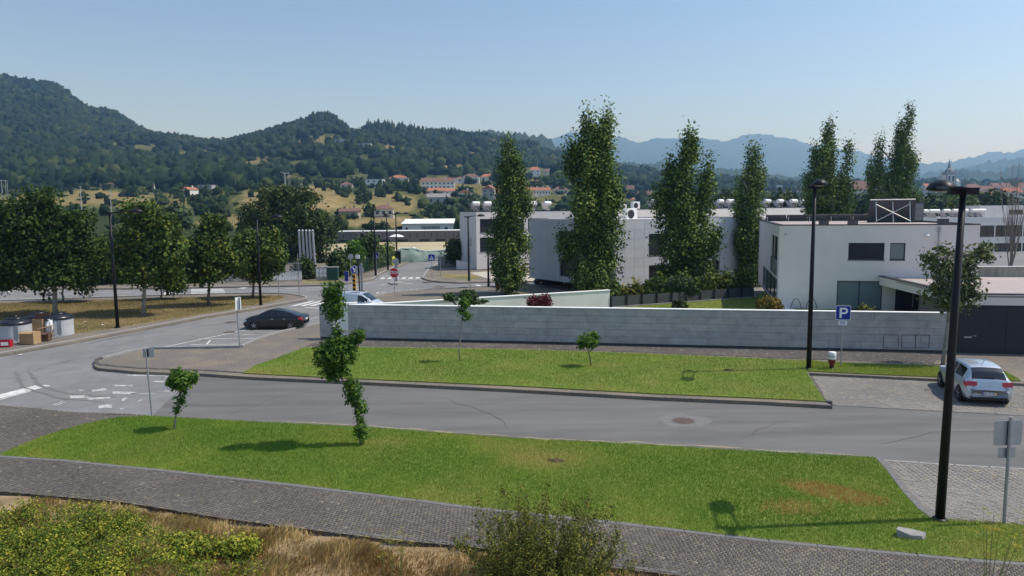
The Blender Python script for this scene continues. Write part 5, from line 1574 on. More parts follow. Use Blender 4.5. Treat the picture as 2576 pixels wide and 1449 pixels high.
for u, lab in ((905, 'first of two small dark conifers on the dry slope'), (919, 'second of two small dark conifers on the dry slope, nearer the houses')):
    Yc = terrY(u, 516); p = terr(u, Yc)[0]
    o = thing('conifer', lab, 'tree', p)
    rg = np.random.default_rng(int(u))
    crown('crown', o, LEAF_DARK, leaves(rg, [(0, 0, 1.8, 1.7, 1.7, 1.5), (0, 0, 3.6, 1.3, 1.3, 1.6), (0, 0, 5.6, .8, .8, 1.8)], 500, .5, per=6, spread=.6, shell=.3))
    obj('trunk', MB().tube([(0, 0, -.3), (0, 0, 5)], [.2, .05], 6), M_bark, o)

# ---- foreground bank: dry grass, brambles, bush, fennel
fg = [Vector((-16, 19.5, 0))] + [Vector((p.x, p.y - .05, 0)) for p in GP(path_bot, 0.1)] + [Vector((18, 9, 0)), Vector((-16, 9, 0))]
bankm = []
nx_, ny2 = 90, 40
X, Yv = np.meshgrid(np.linspace(-17, 20, nx_), np.linspace(9, 21, ny2))
def bankz(x, y):
    e = np.interp(x, [p.x for p in GP(path_bot, .1)], [p.y for p in GP(path_bot, .1)])
    d = np.clip(e - y - .05, -1, 10)
    return np.where(d < 0, -.3, .05 + .1 * np.minimum(d, 1) + .12 * np.sin(x * 1.3) * np.clip(d - .3, 0, 1) + .08 * (snoise(x, y, .8, 3) - .5) * np.clip(d, 0, 1))
Zb = bankz(X, Yv)
I = np.arange(nx_ * ny2).reshape(ny2, nx_)
bank_o = npmesh('bank', np.column_stack([X.ravel(), Yv.ravel(), Zb.ravel()]), np.stack([I[:-1, :-1].ravel(), I[:-1, 1:].ravel(), I[1:, 1:].ravel(), I[1:, :-1].ravel()], 1),
                pm('bank_soil', (0.24, 0.165, 0.085), (0.38, 0.28, 0.16), scale=2.5, rough=1, bump=.6, bscale=20, coords='world', c3=(.13, .09, .045), scale3=.7, amount3=.6), smooth=True)
tag(bank_o, kind='structure')
M_drygrass = tintmat('dry_grass', [(0.0, (0.16, 0.10, 0.035)), (0.3, (0.32, 0.21, 0.075)), (0.6, (0.50, 0.35, 0.14)), (0.85, (0.62, 0.49, 0.25)), (1.0, (0.3, 0.3, 0.065))], trans=.25)
def tallgrass(name, n, seed, hfn, parent):
    r = np.random.default_rng(seed)
    P = np.column_stack([r.uniform(-13, 13, n * 3), r.uniform(10.5, 20.5, n * 3)])
    z = bankz(P[:, 0], P[:, 1])
    k = z > -.1
    u, v = PX(np.column_stack([P, z]))
    k &= (u > -120) & (u < 2700) & (v < 1650)
    h, t, dens = hfn(P, r, u, v)
    k &= r.random(len(P)) < dens
    P, z, h, t = P[k][:n], z[k][:n], h[k][:n], t[k][:n]
    N = len(P)
    a = r.random(N) * 6.28
    w = .006 + .006 * r.random(N)
    sw = (snoise(P[:, 0], P[:, 1], 1.2, 8) - .5) * 5
    b = sw + r.normal(size=N) * .7
    ln = h * r.uniform(.25, .9, N)
    V = np.empty((N, 5, 3))
    dx, dy = np.cos(a) * w, np.sin(a) * w
    mx, my = P[:, 0] + np.cos(b) * ln * .3, P[:, 1] + np.sin(b) * ln * .3
    ex, ey = P[:, 0] + np.cos(b) * ln, P[:, 1] + np.sin(b) * ln
    V[:, 0] = np.column_stack([P[:, 0] - dx, P[:, 1] - dy, z - .02]); V[:, 1] = np.column_stack([P[:, 0] + dx, P[:, 1] + dy, z - .02])
    V[:, 2] = np.column_stack([mx + dx * .8, my + dy * .8, z + h * .6]); V[:, 3] = np.column_stack([mx - dx * .8, my - dy * .8, z + h * .6])
    V[:, 4] = np.column_stack([ex, ey, z + h * .95])
    q = np.arange(N)[:, None] * 5
    T = np.concatenate([q + np.array([[0, 1, 2]]), q + np.array([[0, 2, 3]]), q + np.array([[3, 2, 4]])])
    o = npmesh(name, V.reshape(-1, 3), T, M_drygrass, np.tile(t, 3), parent)
    return tag(o, kind='stuff')
def hf(P, r, u, v):
    cl = snoise(P[:, 0], P[:, 1], .7, 11)
    big = snoise(P[:, 0], P[:, 1], 1.8, 12)
    h = (.10 + .5 * np.clip(cl * 1.4 - .3, 0, 1) * (.4 + .6 * big)) * r.uniform(.6, 1.2, len(P))
    e = np.interp(P[:, 0], [p.x for p in GP(path_bot, .1)], [p.y for p in GP(path_bot, .1)]) - P[:, 1]
    h *= np.clip(.25 + e * .55, .2, 1)
    t = np.clip(.52 + .5 * (snoise(P[:, 0], P[:, 1], .9, 14) - .5) + .3 * (big - .5) + r.normal(size=len(P)) * .14, 0, .9)
    g = np.clip((950 - u) / 700, 0, 1) * .35
    t = np.where(r.random(len(P)) < g, .93 + .07 * r.random(len(P)), t)
    dens = np.clip(.25 + 1.1 * cl, 0, 1) * np.clip(e * 1.5 + .15, .1, 1)
    return h, t, dens
tallgrass('dry_grass', 70000, 81, hf, bank_o)
# brambles
rg = np.random.default_rng(91)
br = thing('bramble_thicket', 'yellow green bramble thicket at the foot of the picture', 'bush', G(170, 1500, .1))
o0 = br.location
B = []
for i in range(70):
    u, v = rg.uniform(-80, 640), rg.uniform(1268, 1460)
    if v < 1255 + max(0, u - 230) * .28 or (u > 380 and v > 1400 and rg.random() < .6): continue
    hgt = rg.uniform(.3, .6) * (1.3 if u < 330 else .75)
    p = G(u, v + 60, .15)
    B.append((p.x - o0.x, p.y - o0.y, hgt * .55, rg.uniform(.45, .8), rg.uniform(.4, .7), hgt * .7))
crown('leaves', br, LEAF_BRAMBLE, leaves(rg, B, 70000, .021, per=9, spread=.11, shell=.33, aspect=1.25, up=.6, tvar=.35))
mb = MB()
for q in B:
    for s in range(3):
        a = Vector((q[0] + rg.normal() * .2, q[1] + rg.normal() * .2, -.1))
        e = a + Vector((rg.normal() * .4, rg.normal() * .4, q[5] * 2.1))
        mb.tube([a, (a + e) / 2 + Vector((0, 0, .15)), e], [.008, .007, .004], 4)
obj('canes', mb, pm('cane', (.12, .1, .04), rough=.9), br)
for i, (u, v, r_, lab) in enumerate(((470, 1395, .5, 'small bramble clump in the dry grass right of the thicket'), (590, 1395, .55, 'yellow leaved bramble clump farthest from the thicket'), (380, 1440, .55, 'bramble clump at the bottom edge in dry grass'))):
    p = G(u, v, .15)
    o = thing('bramble_clump', lab, 'bush', p)
    crown('leaves', o, LEAF_BRAMBLE, leaves(rg, [(0, 0, .2, r_, r_ * .8, .25), (r_ * .6, 0, .15, r_ * .5, r_ * .5, .2)], 1400, .034, per=8, spread=.12, aspect=1.25, up=.6, tlo=.4))
    mb = MB()
    for s in range(6):
        mb.tube([(rg.normal() * .1, rg.normal() * .1, -.1), (rg.normal() * r_ * .6, rg.normal() * r_ * .6, .35)], [.007, .003], 4)
    obj('canes', mb, bpy.data.materials['cane'], o)
# big bush
bp = Vector((.62, 14.3, -.1))
bu = thing('broom_bush', 'big twiggy olive green bush rising over the near path', 'bush', bp)
bu.scale = (1.18, 1.1, 1.13)
B, mb = [], MB()
for i in range(230):
    a = rg.uniform(0, 6.28); el = rg.uniform(.45, 1.5); L_ = rg.uniform(1.2, 2.0) * (.72 + .28 * math.sin(el))
    r0_ = rg.uniform(0, .45)
    p0 = Vector((math.cos(a) * r0_, math.sin(a) * r0_ * .8, -.1))
    d = Vector((math.cos(a) * math.cos(el), math.sin(a) * math.cos(el), math.sin(el)))
    e = p0 + d * L_ + Vector((0, 0, .2))
    m_ = p0 + d * L_ * .5 + Vector((d.x * .12 + rg.normal() * .05, d.y * .12 + rg.normal() * .05, 0))
    mb.tube([p0, m_, e], [.012, .007, .002], 4)
    for f_ in np.linspace(.3, 1.0, 9):
        c = (p0.lerp(m_, f_ * 2) if f_ < .5 else m_.lerp(e, f_ * 2 - 1)) + Vector(rg.normal(size=3)) * .04
        B.append((c.x, c.y, c.z, .07 * (1.25 - f_ * .7), .07 * (1.25 - f_ * .7), .09, 1))
obj('stems', mb, pm('twig', (.1, .085, .04), (.16, .13, .06), scale=10, rough=.9), bu)
crown('leaves', bu, LEAF_BUSH, leaves(rg, B, 42000, .0145, per=10, spread=.07, shell=.6, aspect=1.9, up=.5, tvar=.3, vert=1.5))
# fennel stalks
M_stalk = pm('stalk', (.17, .19, .05), (.25, .26, .08), scale=8, rough=.9)
LEAF_FEN = tintmat('fennel_flower', [(0, (.28, .27, .03)), (.6, (.48, .44, .05)), (1, (.6, .55, .12))], trans=.3)
for nm, u, Y, hs_, n, lab, sp in (('fennel', 985, 14.0, (1.3, 1.75), 7, 'thin pale fennel stalks standing in the dry grass', .22), ('fennel', 2490, 14.2, (1.35, 1.85), 8, 'yellow flowering fennel in the bottom corner', .36)):
    p = Vector((AT(u, 1400, Y).x, Y, .1))
    o = thing(nm, lab, 'plant', p)
    mb = MB(); B = []
    for s in range(n):
        h = rg.uniform(*hs_); x, y = rg.normal() * sp, rg.normal() * .2
        q = Vector((x, y, h))
        mb.tube([(x * .3, y * .3, -.1), (x * .7, y * .7, h * .5), q], [.009, .006, .003], 4)
        for w_ in range(6):
            t = rg.uniform(.5, 1.0)
            a = Vector((x * .7, y * .7, h * .5)).lerp(q, (t - .5) * 2)
            e = a + Vector((rg.normal() * .14, rg.normal() * .1, rg.uniform(.08, .22)))
            mb.tube([a, e], [.003, .0015], 3)
            B.append((e.x, e.y, e.z, .05, .05, .015, 1))
    obj('stems', mb, M_stalk, o)
    crown('flowers', o, LEAF_FEN, leaves(rg, B, 900 if u > 2000 else 420, .010 if u > 2000 else .008, per=9, spread=.05, flat=.6, tlo=.2))
# ================================================================ STREET FURNITURE, SIGNS, CARS, SMALL THINGS
M_lamp = pm('lamp_paint', (0.007, 0.0075, 0.01), (0.011, 0.012, 0.016), scale=5, rough=.45, spec=.22)
M_lens = pm('lamp_lens', (.4, .4, .38), rough=.3)
M_pole = pm('sign_pole', (0.28, 0.29, 0.31), (0.38, 0.39, 0.41), scale=5, rough=.5, metal=.5)
M_back = pm('sign_back', (0.35, 0.37, 0.4), (0.45, 0.47, 0.5), scale=4, rough=.45, metal=.4)
M_blue = pm('sign_blue', (0.008, 0.028, 0.27), (.012, .035, .3), scale=4, rough=.35)
M_signw = pm('sign_white', (0.78, 0.78, 0.78), rough=.4)
M_red = pm('sign_red', (0.55, 0.012, 0.015), rough=.4)
M_black = pm('black_plastic', (0.012, 0.012, 0.014), (.02, .02, .022), scale=6, rough=.45)
M_yel = pm('sign_yellow', (.75, .38, .02), rough=.45)

def lamp(label, base, H, arm_dir, arm=1.4, z=0.15, lean=(0, 0), s=1.0):
    """Tapered post, crossbar, two parallel arms and a shallow domed head."""
    b = G(base[0], base[1], z)
    o = thing('street_lamp', label, 'street lamp', b, arm_dir, 'tall dark street lamps')
    lx, ly = lean
    obj('base_plate', MB().lathe([(.2 * s, -.05), (.2 * s, .03), (.15 * s, .06)], 16), M_lamp, o)
    obj('post', MB().tube([(0, 0, 0), (lx * .5, ly * .5, H / 2), (lx, ly, H)], [.125 * s, .105 * s, .08 * s], 14), M_lamp, o, smooth=True)
    obj('crossbar', MB().box((lx, ly, H + .02), (.2, .62, .16)).box((lx - .25, ly, H + .03), (.34, .16, .12)), M_lamp, o)
    am = MB()
    for k in (-1, 1):
        am.tube([(lx, ly + k * .24, H + .04), (lx + arm * .5, ly + k * .24, H + .12), (lx + arm, ly + k * .2, H + .14)], .035, 6)
    obj('arm', am, M_lamp, o)
    c = (lx + arm + .1, ly, H + .1)
    hd = obj('lamp_head', MB().lathe([(.04, .24), (.17, .22), (.29, .15), (.36, .05), (.37, 0), (.28, -.04), (.08, -.05)], 24, c, sx=1.2, sy=.9), M_lamp, o, smooth=True)
    obj('lens', MB().lathe([(.24, -.055), (.18, -.075), (.05, -.08)], 18, c, sx=1.1, sy=.9), M_lens, hd)
    return o
lamp('tall dark street lamp standing on the near lawn corner by the bay', (2364, 1307), 8.15, R(80), z=Z1 + .05, s=.9, arm=1.2, lean=(.02, -.12))
lamp('tall dark street lamp at the end of the wall lawn', (2034, 928), 8.7, R(-105), z=Z2 + .04, s=.95)
lamp('dark street lamp on the dry strip before the round street tree', (296, 824), 7.85, R(10), z=.14, s=.95, arm=1.6)
lamp('dark street lamp on the dry strip before the oak tree', (656, 767), 7.3, R(12), z=.14, s=.95, arm=1.6)
lamp('first street lamp of the side road, beside the pedestrian sign', (945, 694), 7.1, R(8), z=.12)
lamp('second street lamp up the side road', (976, 679), 7.4, R(8), z=.12)
lamp('third street lamp up the side road, behind the stop sign', (999, 667), 7.3, R(8), z=.12)
lamp('street lamp on the corner before the white three storey building', (1180, 707), 7.1, R(20), z=.12)
lamp('short dark lamp post partly hidden behind the first poplar', (1229, 722), 4.2, R(20), z=.12, arm=.5)

# ---- signs
def plate(name, parent, shape, w, h, z, rz, m_face, m_back=None, y=0.0, th=.012):
    """Thin sign plate facing -Y in the frame turned by rz."""
    e = Matrix.Rotation(rz, 4, 'Z')
    n = {'tri': 3, 'oct': 8, 'round': 28}.get(shape)
    if shape == 'rect':
        r = min(w, h) * .09
        P = []
        for cx, cz, a0 in ((w / 2 - r, h / 2 - r, 0), (-w / 2 + r, h / 2 - r, 90), (-w / 2 + r, -h / 2 + r, 180), (w / 2 - r, -h / 2 + r, 270)):
            for k in range(4):
                a = R(a0 + k * 30)
                P.append((cx + r * math.cos(a), cz + r * math.sin(a)))
    else:
        off = {'tri': 90, 'oct': 22.5, 'round': 0}[shape]
        P = [(w / 2 * math.cos(R(off + 360 * k / n)), h / 2 * math.sin(R(off + 360 * k / n))) for k in range(n)]
    k = len(P)
    V = [e @ Vector((p[0], y - th / 2, z + p[1])) for p in P] + [e @ Vector((p[0], y + th / 2, z + p[1])) for p in P]
    mb = MB().add(V, [tuple(range(k)), tuple(range(2 * k - 1, k - 1, -1))] + [(i, k + i, k + (i + 1) % k, (i + 1) % k) for i in range(k)])
    return obj(name, mb, m_face, parent)
def post(o, h, r=.03, lean=(0, 0)):
    obj('post', MB().tube([(0, 0, -.05), (lean[0] * .5, 0, h / 2), (lean[0], lean[1], h)], r, 8), M_pole, o)
def sign(label, base, z=.12, name='road_sign', cat='road sign'):
    return thing(name, label, cat, G(base[0], base[1], z))
def decal(parent, pts, z, rz, m, y=-.011, name='symbol', x=0.0):
    e = Matrix.Rotation(rz, 4, 'Z')
    V = [e @ Vector((x + p[0], y, z + p[1])) for p in pts]
    obj(name, MB().add(V, [tuple(range(len(V)))]), m, parent)
# parking sign
s = sign('blue square parking sign with letter P behind the fire hydrant', (2115, 925), Z2)
post(s, 3.0, .032)
plate('sign_border', s, 'rect', .70, .70, 2.72, R(-8), M_signw, y=-.04)
pl = plate('sign_plate', s, 'rect', .655, .655, 2.72, R(-8), M_blue, y=-.05)
mb = MB()
e = Matrix.Rotation(R(-8), 4, 'Z')
for (x0, x1, z0, z1) in ((-.17, -.07, -.25, .25),):
    mb.add([e @ Vector((x, -.06, 2.72 + z_)) for x, z_ in ((x0, z0), (x1, z0), (x1, z1), (x0, z1))], [(0, 1, 2, 3)])
ot = [(-.07 + .0, .25), (.06, .25)] + [(.06 + .155 * math.cos(a), .095 + .155 * math.sin(a)) for a in np.linspace(R(90), R(-90), 12)] + [(-.07, -.06)]
it = [(-.07, .16), (.05, .16)] + [(.05 + .07 * math.cos(a), .095 + .068 * math.sin(a)) for a in np.linspace(R(90), R(-90), 12)] + [(-.07, .03)]
for i in range(len(ot) - 1):
    mb.add([e @ Vector((x, -.06, 2.72 + z_)) for x, z_ in (ot[i], ot[i + 1], it[i + 1], it[i])], [(0, 1, 2, 3)])
obj('letter', mb, M_signw, pl)
p2 = plate('sub_plate', s, 'rect', .38, .22, 2.22, R(-8), M_signw, y=-.04)
for k in range(3):
    decal(p2, [(-.14, -.012), (.14 - .05 * (k % 2), -.012), (.14 - .05 * (k % 2), .012), (-.14, .012)], 2.28 - k * .055, R(-8), M_blue, y=-.048, name='text_line')
# near sign seen from behind
s = sign('back of a grey square sign with small plate beside the near lamp', (2525, 1321), Z1)
post(s, 2.75, .04)
plate('sign_plate', s, 'rect', .72, .62, 2.33, R(4), M_back, y=.06)
plate('sub_plate', s, 'rect', .44, .26, 1.83, R(4), M_back, y=.06)
obj('clamp', MB().box((0, .02, 2.33), (.07, .06, .6)).box((0, .02, 1.83), (.06, .06, .2)), M_dark, s)
s = sign('back of a small grey square sign on the tip of the near lawn', (382, 1042), Z1)
post(s, 2.6, .035, lean=(-.08, 0))
plate('sign_plate', s, 'rect', .42, .36, 2.45, R(8), M_back, y=.05)
obj('clamp', MB().box((-.02, .02, 2.45), (.06, .05, .3)), M_dark, s)
s = sign('grey backed sign with side plates by the parking strip', (604, 875), Z2)
post(s, 2.75, .04, lean=(-.1, 0))
plate('sign_plate', s, 'rect', .36, .75, 2.6, R(50), M_signw, y=-.03)
plate('sign_plate', s, 'rect', .34, .72, 2.6, R(-40), M_back, y=.05)
# stop sign at the junction
s = sign('red octagonal STOP sign at the junction', (993, 738), .12)
post(s, 2.3, .03)
plate('sign_border', s, 'oct', .98, .98, 1.98, R(-4), M_signw, y=-.04)
pl = plate('sign_plate', s, 'oct', .92, .92, 1.98, R(-4), M_red, y=-.05)
text('lettering', 'STOP', .37, M_signw, pl, (Matrix.Rotation(R(-4), 4, 'Z') @ Vector((0, -.062, 1.98))), (R(90), 0, R(-4)), bold=.014)
# island signs
isl = struct('traffic_island', MB().prism(GP([(976, 710), (990, 706.5), (1006, 707), (1015, 710.5), (1000, 713), (985, 713)], .15), -.1, .16), M_kerb)
isl2 = struct('traffic_island_by_van', MB().prism(GP([(884, 733), (900, 729), (918, 729.5), (928, 735), (905, 739), (890, 738)], .15), -.1, .16), M_kerb)
s = sign('round grey sign back on a wide post behind the stop sign', (997, 708), .16)
obj('post', MB().box((0, 0, 1.15), (.28, .08, 2.3)), M_pole, s)
plate('sign_plate', s, 'round', .7, .7, 2.25, R(5), M_back, y=.06)
s = sign('round blue arrow sign on a yellow and black bollard', (892, 733), .16)
plate('sign_border', s, 'round', .66, .8, 2.15, R(25), M_signw, y=-.04)
pl = plate('sign_plate', s, 'round', .6, .74, 2.15, R(25), M_blue, y=-.05)
decal(pl, [(-.16, .2), (-.09, .24), (.1, -.08), (.2, -.02), (.17, -.28), (-.09, -.2), (.02, -.14)], 2.15, R(25), M_signw, y=-.06)
bo = obj('bollard', MB().box((0, 0, .85), (.3, .22, 1.7)), M_yel, s)
for k in range(4):
    z0 = .12 + k * .42
    obj('stripe', MB().add([(-.152, -.113, z0 + .25), (-.152, -.113, z0), (.152, -.113, z0 - .06), (.152, -.113, z0 + .19)], [(0, 1, 2, 3)]), M_black, bo)
s = sign('dark slim post with white box and round sign back on the island', (905, 735), .16)
obj('post', MB().tube([(0, 0, -.05), (-.08, 0, 3.3)], .07, 8), M_lamp, s)
obj('white_box', MB().box((-.1, 0, 3.45), (.36, .2, .36)), M_signw, s)
obj('grey_post', MB().box((.2, .1, 1.4), (.2, .06, 2.8)), M_pole, s)
plate('sign_plate', s, 'round', .9, .9, 2.15, R(10), M_back, y=.16)
s = sign('blue rectangular sign by the leafy top of the twisted tree', (874, 741), .12)
post(s, 1.6, .03)
plate('sign_border', s, 'rect', .56, .98, 1.75, R(-35), M_signw, y=-.04)
plate('sign_plate', s, 'rect', .52, .93, 1.75, R(-35), M_blue, y=-.05)
def ped(label, base, H, w, z=.12, rz=0.0):
    s = sign(label, base, z)
    post(s, H, .03)
    plate('sign_border', s, 'rect', w + .05, w + .05, H - w / 2 + .05, rz, M_signw, y=-.04)
    pl = plate('sign_plate', s, 'rect', w, w, H - w / 2 + .05, rz, M_blue, y=-.05)
    zc = H - w / 2 + .03
    decal(pl, [(-.36 * w, -.32 * w), (.36 * w, -.32 * w), (0, .36 * w)], zc, rz, M_signw, y=-.06, name='triangle')
    decal(pl, [(-.05 * w, -.05 * w), (.02 * w, -.22 * w), (.1 * w, -.26 * w), (.06 * w, -.05 * w), (.05 * w, .1 * w), (-.02 * w, .14 * w), (-.06 * w, .06 * w)], zc, rz, M_black, y=-.066, name='walking_figure')
ped('blue pedestrian crossing sign on the dry corner of the side road', (1087, 701), 2.75, .72)
ped('blue pedestrian crossing sign beside the first side road lamp', (948, 693), 2.75, .72, rz=R(-20))
s = sign('round grey sign back in front of the roadside hedge', (884, 706), .12)
post(s, 3.0, .03)
plate('sign_plate', s, 'round', .62, .66, 2.75, R(5), M_back, y=.05)
s = sign('white triangular sign on a thin pole beside the leaning trunk', (160, 757), .12)
post(s, 3.0, .03)
plate('sign_plate', s, 'tri', .7, .9, 2.75, R(60), M_signw, y=-.04)
for lab, base, h in (('thin grey pole at the kerb left of the junction', (702, 746), 2.4), ('thin dark pole at the kerb before the white gate', (753, 746), 4.0), ('thin pole on the pavement before the white building', (1183, 726), 3.2), ('thin pole on the dry corner verge', (1108, 697), 2.6), ('thin pole on the dry strip next to the thin trunked tree', (412, 744), 2.4)):
    s = sign(lab, base, .12, 'thin_pole', 'pole')
    post(s, h, .035)
    obj('cap', MB().box((0, 0, h + .02), (.1, .1, .06)), M_lamp, s)
s = sign('stout dark short post beside the zebra crossing', (422, 743), .1, 'thin_pole', 'pole')
obj('post', MB().tube([(0, 0, -.05), (-.1, 0, 3.6)], [.16, .13], 10), M_lamp, s)
obj('foot_plate', MB().lathe([(.26, -.02), (.26, .03)], 12), M_lamp, s)
# ---- fire hydrants
def hydrant(label, base, z, k=1.0):
    o = thing('fire_hydrant', label, 'fire hydrant', G(base[0], base[1], z))
    o.scale = (k, k, k)
    obj('foot', MB().lathe([(.17, -.03), (.17, .03), (.12, .07), (.11, .16)], 16), M_black, o)
    obj('body', MB().lathe([(.11, .12), (.13, .22), (.17, .36), (.2, .5), (.21, .56)], 18), pm('hydrant_red', (.17, .022, .02), (.22, .035, .03), scale=6, rough=.55), o, smooth=True)
    cp = obj('cap', MB().lathe([(.215, .56), (.22, .6), (.215, .92), (.2, .97), (.1, .99)], 20), M_signw, o, smooth=True)
    obj('marking', MB().lathe([(.222, .70), (.222, .78)], 20, (0, 0, 0)), pm('hydrant_green', (.08, .16, .1), (.7, .7, .7), scale=7, rough=.5), cp)
hydrant('red and white fire hydrant beside the parking sign', (2092, 928), Z2 + .04, .86)
hydrant('far red and white fire hydrant across the road before the hedge', (500, 712), .12, 1.2)
hydrant('small red hydrant on the grey pavement near the first poplar', (1251, 730), .12, 1.1)
# ---- rock on the lawn
rk = thing('rock', 'flat grey broken stone lying on the near lawn', 'rock', G(2294, 1352, Z1 + .05), R(-14))
obj('stone', MB().add([(-.34, -.1, 0), (-.05, -.14, -.02), (.22, -.12, 0), (.33, .05, 0), (.1, .16, 0), (-.3, .12, 0), (-.36, -.06, .2), (-.06, -.12, .1), (.18, -.1, .1), (.3, .04, .14), (.08, .12, .15), (-.28, .1, .2)],
                      [(0, 1, 7, 6), (1, 2, 8, 7), (2, 3, 9, 8), (3, 4, 10, 9), (4, 5, 11, 10), (5, 0, 6, 11), (6, 7, 10, 11), (7, 8, 9, 10), (5, 4, 3, 2, 1, 0)]), M_kerb, rk)
# ---- steel poles (five in a row), gate, cabinets, fence
M_steel = pm('steel_pole', (.42, .43, .45), (.55, .56, .58), scale=3, rough=.4, metal=.6)
for i, (u0, u1) in enumerate(((752, 757.5), (761, 766.5), (770, 776), (778.5, 784), (786.5, 793))):
    Yp = 100.0
    b = Vector((AT(u1, 664, Yp).x, Yp, 0)); t = AT(u0, 584, Yp)
    o = thing('steel_pole', '%s of the five tall steel poles in front of the dark oak' % ('leftmost', 'second', 'middle', 'fourth', 'rightmost')[i], 'pole', b, 0, 'five steel poles')
    obj('shaft', MB().tube([(0, 0, -.05), (t.x - b.x, 0, t.z)], [.17, .13], 10), M_steel, o)
    obj('finial', MB().lathe([(.06, 0), (.18, .12), (.18, .25), (.06, .36)], 10, (t.x - b.x, 0, t.z)), M_steel, o)
g0, g1 = G(686, 708, .12), G(760, 706, .12)
d = g1 - g0
gt = thing('slatted_gate', 'white slatted sliding gate with tall bars across the road', 'gate', g0, math.atan2(d.y, d.x))
Lg = d.length
obj('rail', MB().box((Lg / 2, 0, .1), (Lg, .08, .1)).box((Lg / 2, 0, 1.1), (Lg, .06, .06)).box((Lg / 2, 0, 2.0), (Lg, .05, .05)), M_steel, gt)
for i in range(20):
    x = (i + .5) * Lg / 20
    obj('slat', MB().box((x, .02, .62), (Lg / 20 - .03, .03, .95)), M_coping, gt)
    obj('bar', MB().box((x, 0, 1.6), (.03, .03, 1.1)), M_steel, gt)
wl = thing('low_wall', 'low pale concrete wall beside the white slatted gate', 'wall', G(560, 711, .12), math.atan2(d.y, d.x) + R(1))
obj('wall', MB().box((3, .1, .65), (G(686, 708).x - G(560, 711).x, .2, 1.3)), M_conc, wl)
wl.location.x += 0
for u0, u1, m_, lab in ((795, 824, M_conc, 'grey meter cabinet with three doors beside the dark hedge'), (824, 851, pm('cabinet_green', (.02, .06, .05), (.03, .085, .07), scale=2, rough=.5), 'dark green cabinet beside the grey meter cabinet')):
    p = G(u0, 706, .12)
    w = (u1 - u0) * p.y / F - .04
    o = thing('cabinet', lab, 'cabinet', p, R(2))
    obj('body', MB().box((w / 2, .3, .75), (w, .6, 1.45)), m_, o)
    obj('top', MB().box((w / 2, .3, 1.52), (w + .1, .7, .08)), M_conc, o)
    for k in range(3 if u0 < 800 else 2):
        n_ = 3 if u0 < 800 else 2
        dd2 = obj('door', MB().box((w / n_ * (k + .5), -.015, .92), (w / n_ - .08, .03, .95)), M_signw if n_ == 3 else m_, o)
        obj('handle', MB().box((w / n_ * (k + .5) + .1, -.04, .85), (.06, .03, .16)), M_dark, dd2)
fe = thing('railing', 'dark railing along the far pavement before the dense trees', 'fence', G(-60, 722, .12))
a0, a1 = G(-60, 722, .12), G(480, 716, .12)
for i in range(18):
    p = a0.lerp(a1, i / 17) - a0
    obj('post', MB().box((p.x, p.y, .55), (.06, .06, 1.1)), M_lamp, fe)
d = a1 - a0
for zz in (.25, .65, 1.05):
    obj('rail', MB().box((d.x / 2, d.y / 2, zz), (d.length, .03, .04), rz=math.atan2(d.y, d.x)), M_lamp, fe)
ff_ = thing('mesh_fence', 'green wire fence in front of the roadside hedge', 'fence', G(905, 690, .12))
a0, a1 = G(900, 693, .12), G(985, 668, .12)
for i in range(12):
    p = a0.lerp(a1, i / 11) - Vector(ff_.location)
    obj('post', MB().box((p.x, p.y, 1.0), (.08, .08, 2.0)), pm('fence_green', (.03, .1, .07), rough=.5) if i == 0 else bpy.data.materials['fence_green'], ff_)
for k in range(9):
    c = (a0 + a1) / 2 - Vector(ff_.location)
    d = a1 - a0
    obj('wire', MB().box((c.x, c.y, .2 + k * .21), (d.length, .012, .02), rz=math.atan2(d.y, d.x)), bpy.data.materials['fence_green'], ff_)
# shelter roof in the hedge, netted mound, white stones, yellow container, parasol
sh = thing('shelter_roof', 'flat grey shelter roof showing above the hedge', 'shelter', (AT(897, 648, 100).x, 100, 0))
obj('roof', MB().box((0, 0, 2.0), (2.7, 1.6, .18)), M_conc, sh)
obj('post', MB().box((-1.2, 0, 1), (.1, .1, 2)).box((1.2, 0, 1), (.1, .1, 2)), M_conc, sh)
M_net = pm('green_net', (.13, .19, .17), (.24, .31, .28), scale=3, rough=.8, c3=(.07, .11, .1), scale3=1.5, amount3=.7)
nm_ = thing('netted_mound', 'long mound under grey green netting at the end of the side road', 'mound', (AT(1003, 660, 112).x, 112, 0))
us = np.linspace(0, 1, 26)
V, Fq = [], []
hts = np.interp(us, [0, .06, .3, .55, 1], [1.9, 2.1, 2.0, 1.35, .95])
wds = np.interp(us, [0, .3, .55, 1], [1.4, 1.6, 1.0, .5])
rg = np.random.default_rng(5)
x1 = AT(1135, 640, 118).x - nm_.location.x
for i, t in enumerate(us):
    for k in range(9):
        a = math.pi * k / 8
        j = 1 + rg.normal() * .08
        V.append((t * x1, -math.cos(a) * wds[i] * j + t * 5, max(0, math.sin(a) * hts[i] * j) + (t > .45) * (t - .45) * 1.2))
for i in range(25):
    for k in range(8):
        Fq.append((i * 9 + k, i * 9 + k + 1, (i + 1) * 9 + k + 1, (i + 1) * 9 + k))
obj('net', MB().add(V, Fq), M_net, nm_, smooth=True)
obj('rim_rope', MB().tube([(t * x1, -wds[i] * .2 + t * 5, hts[i] + .1 + (t > .45) * (t - .45) * 1.2) for i, t in enumerate(us)], .12, 6), pm('pale_net', (.4, .5, .48), rough=.8), nm_)
M_block = pm('pale_stone', (.6, .53, .45), (.75, .7, .63), scale=4, rough=.9)
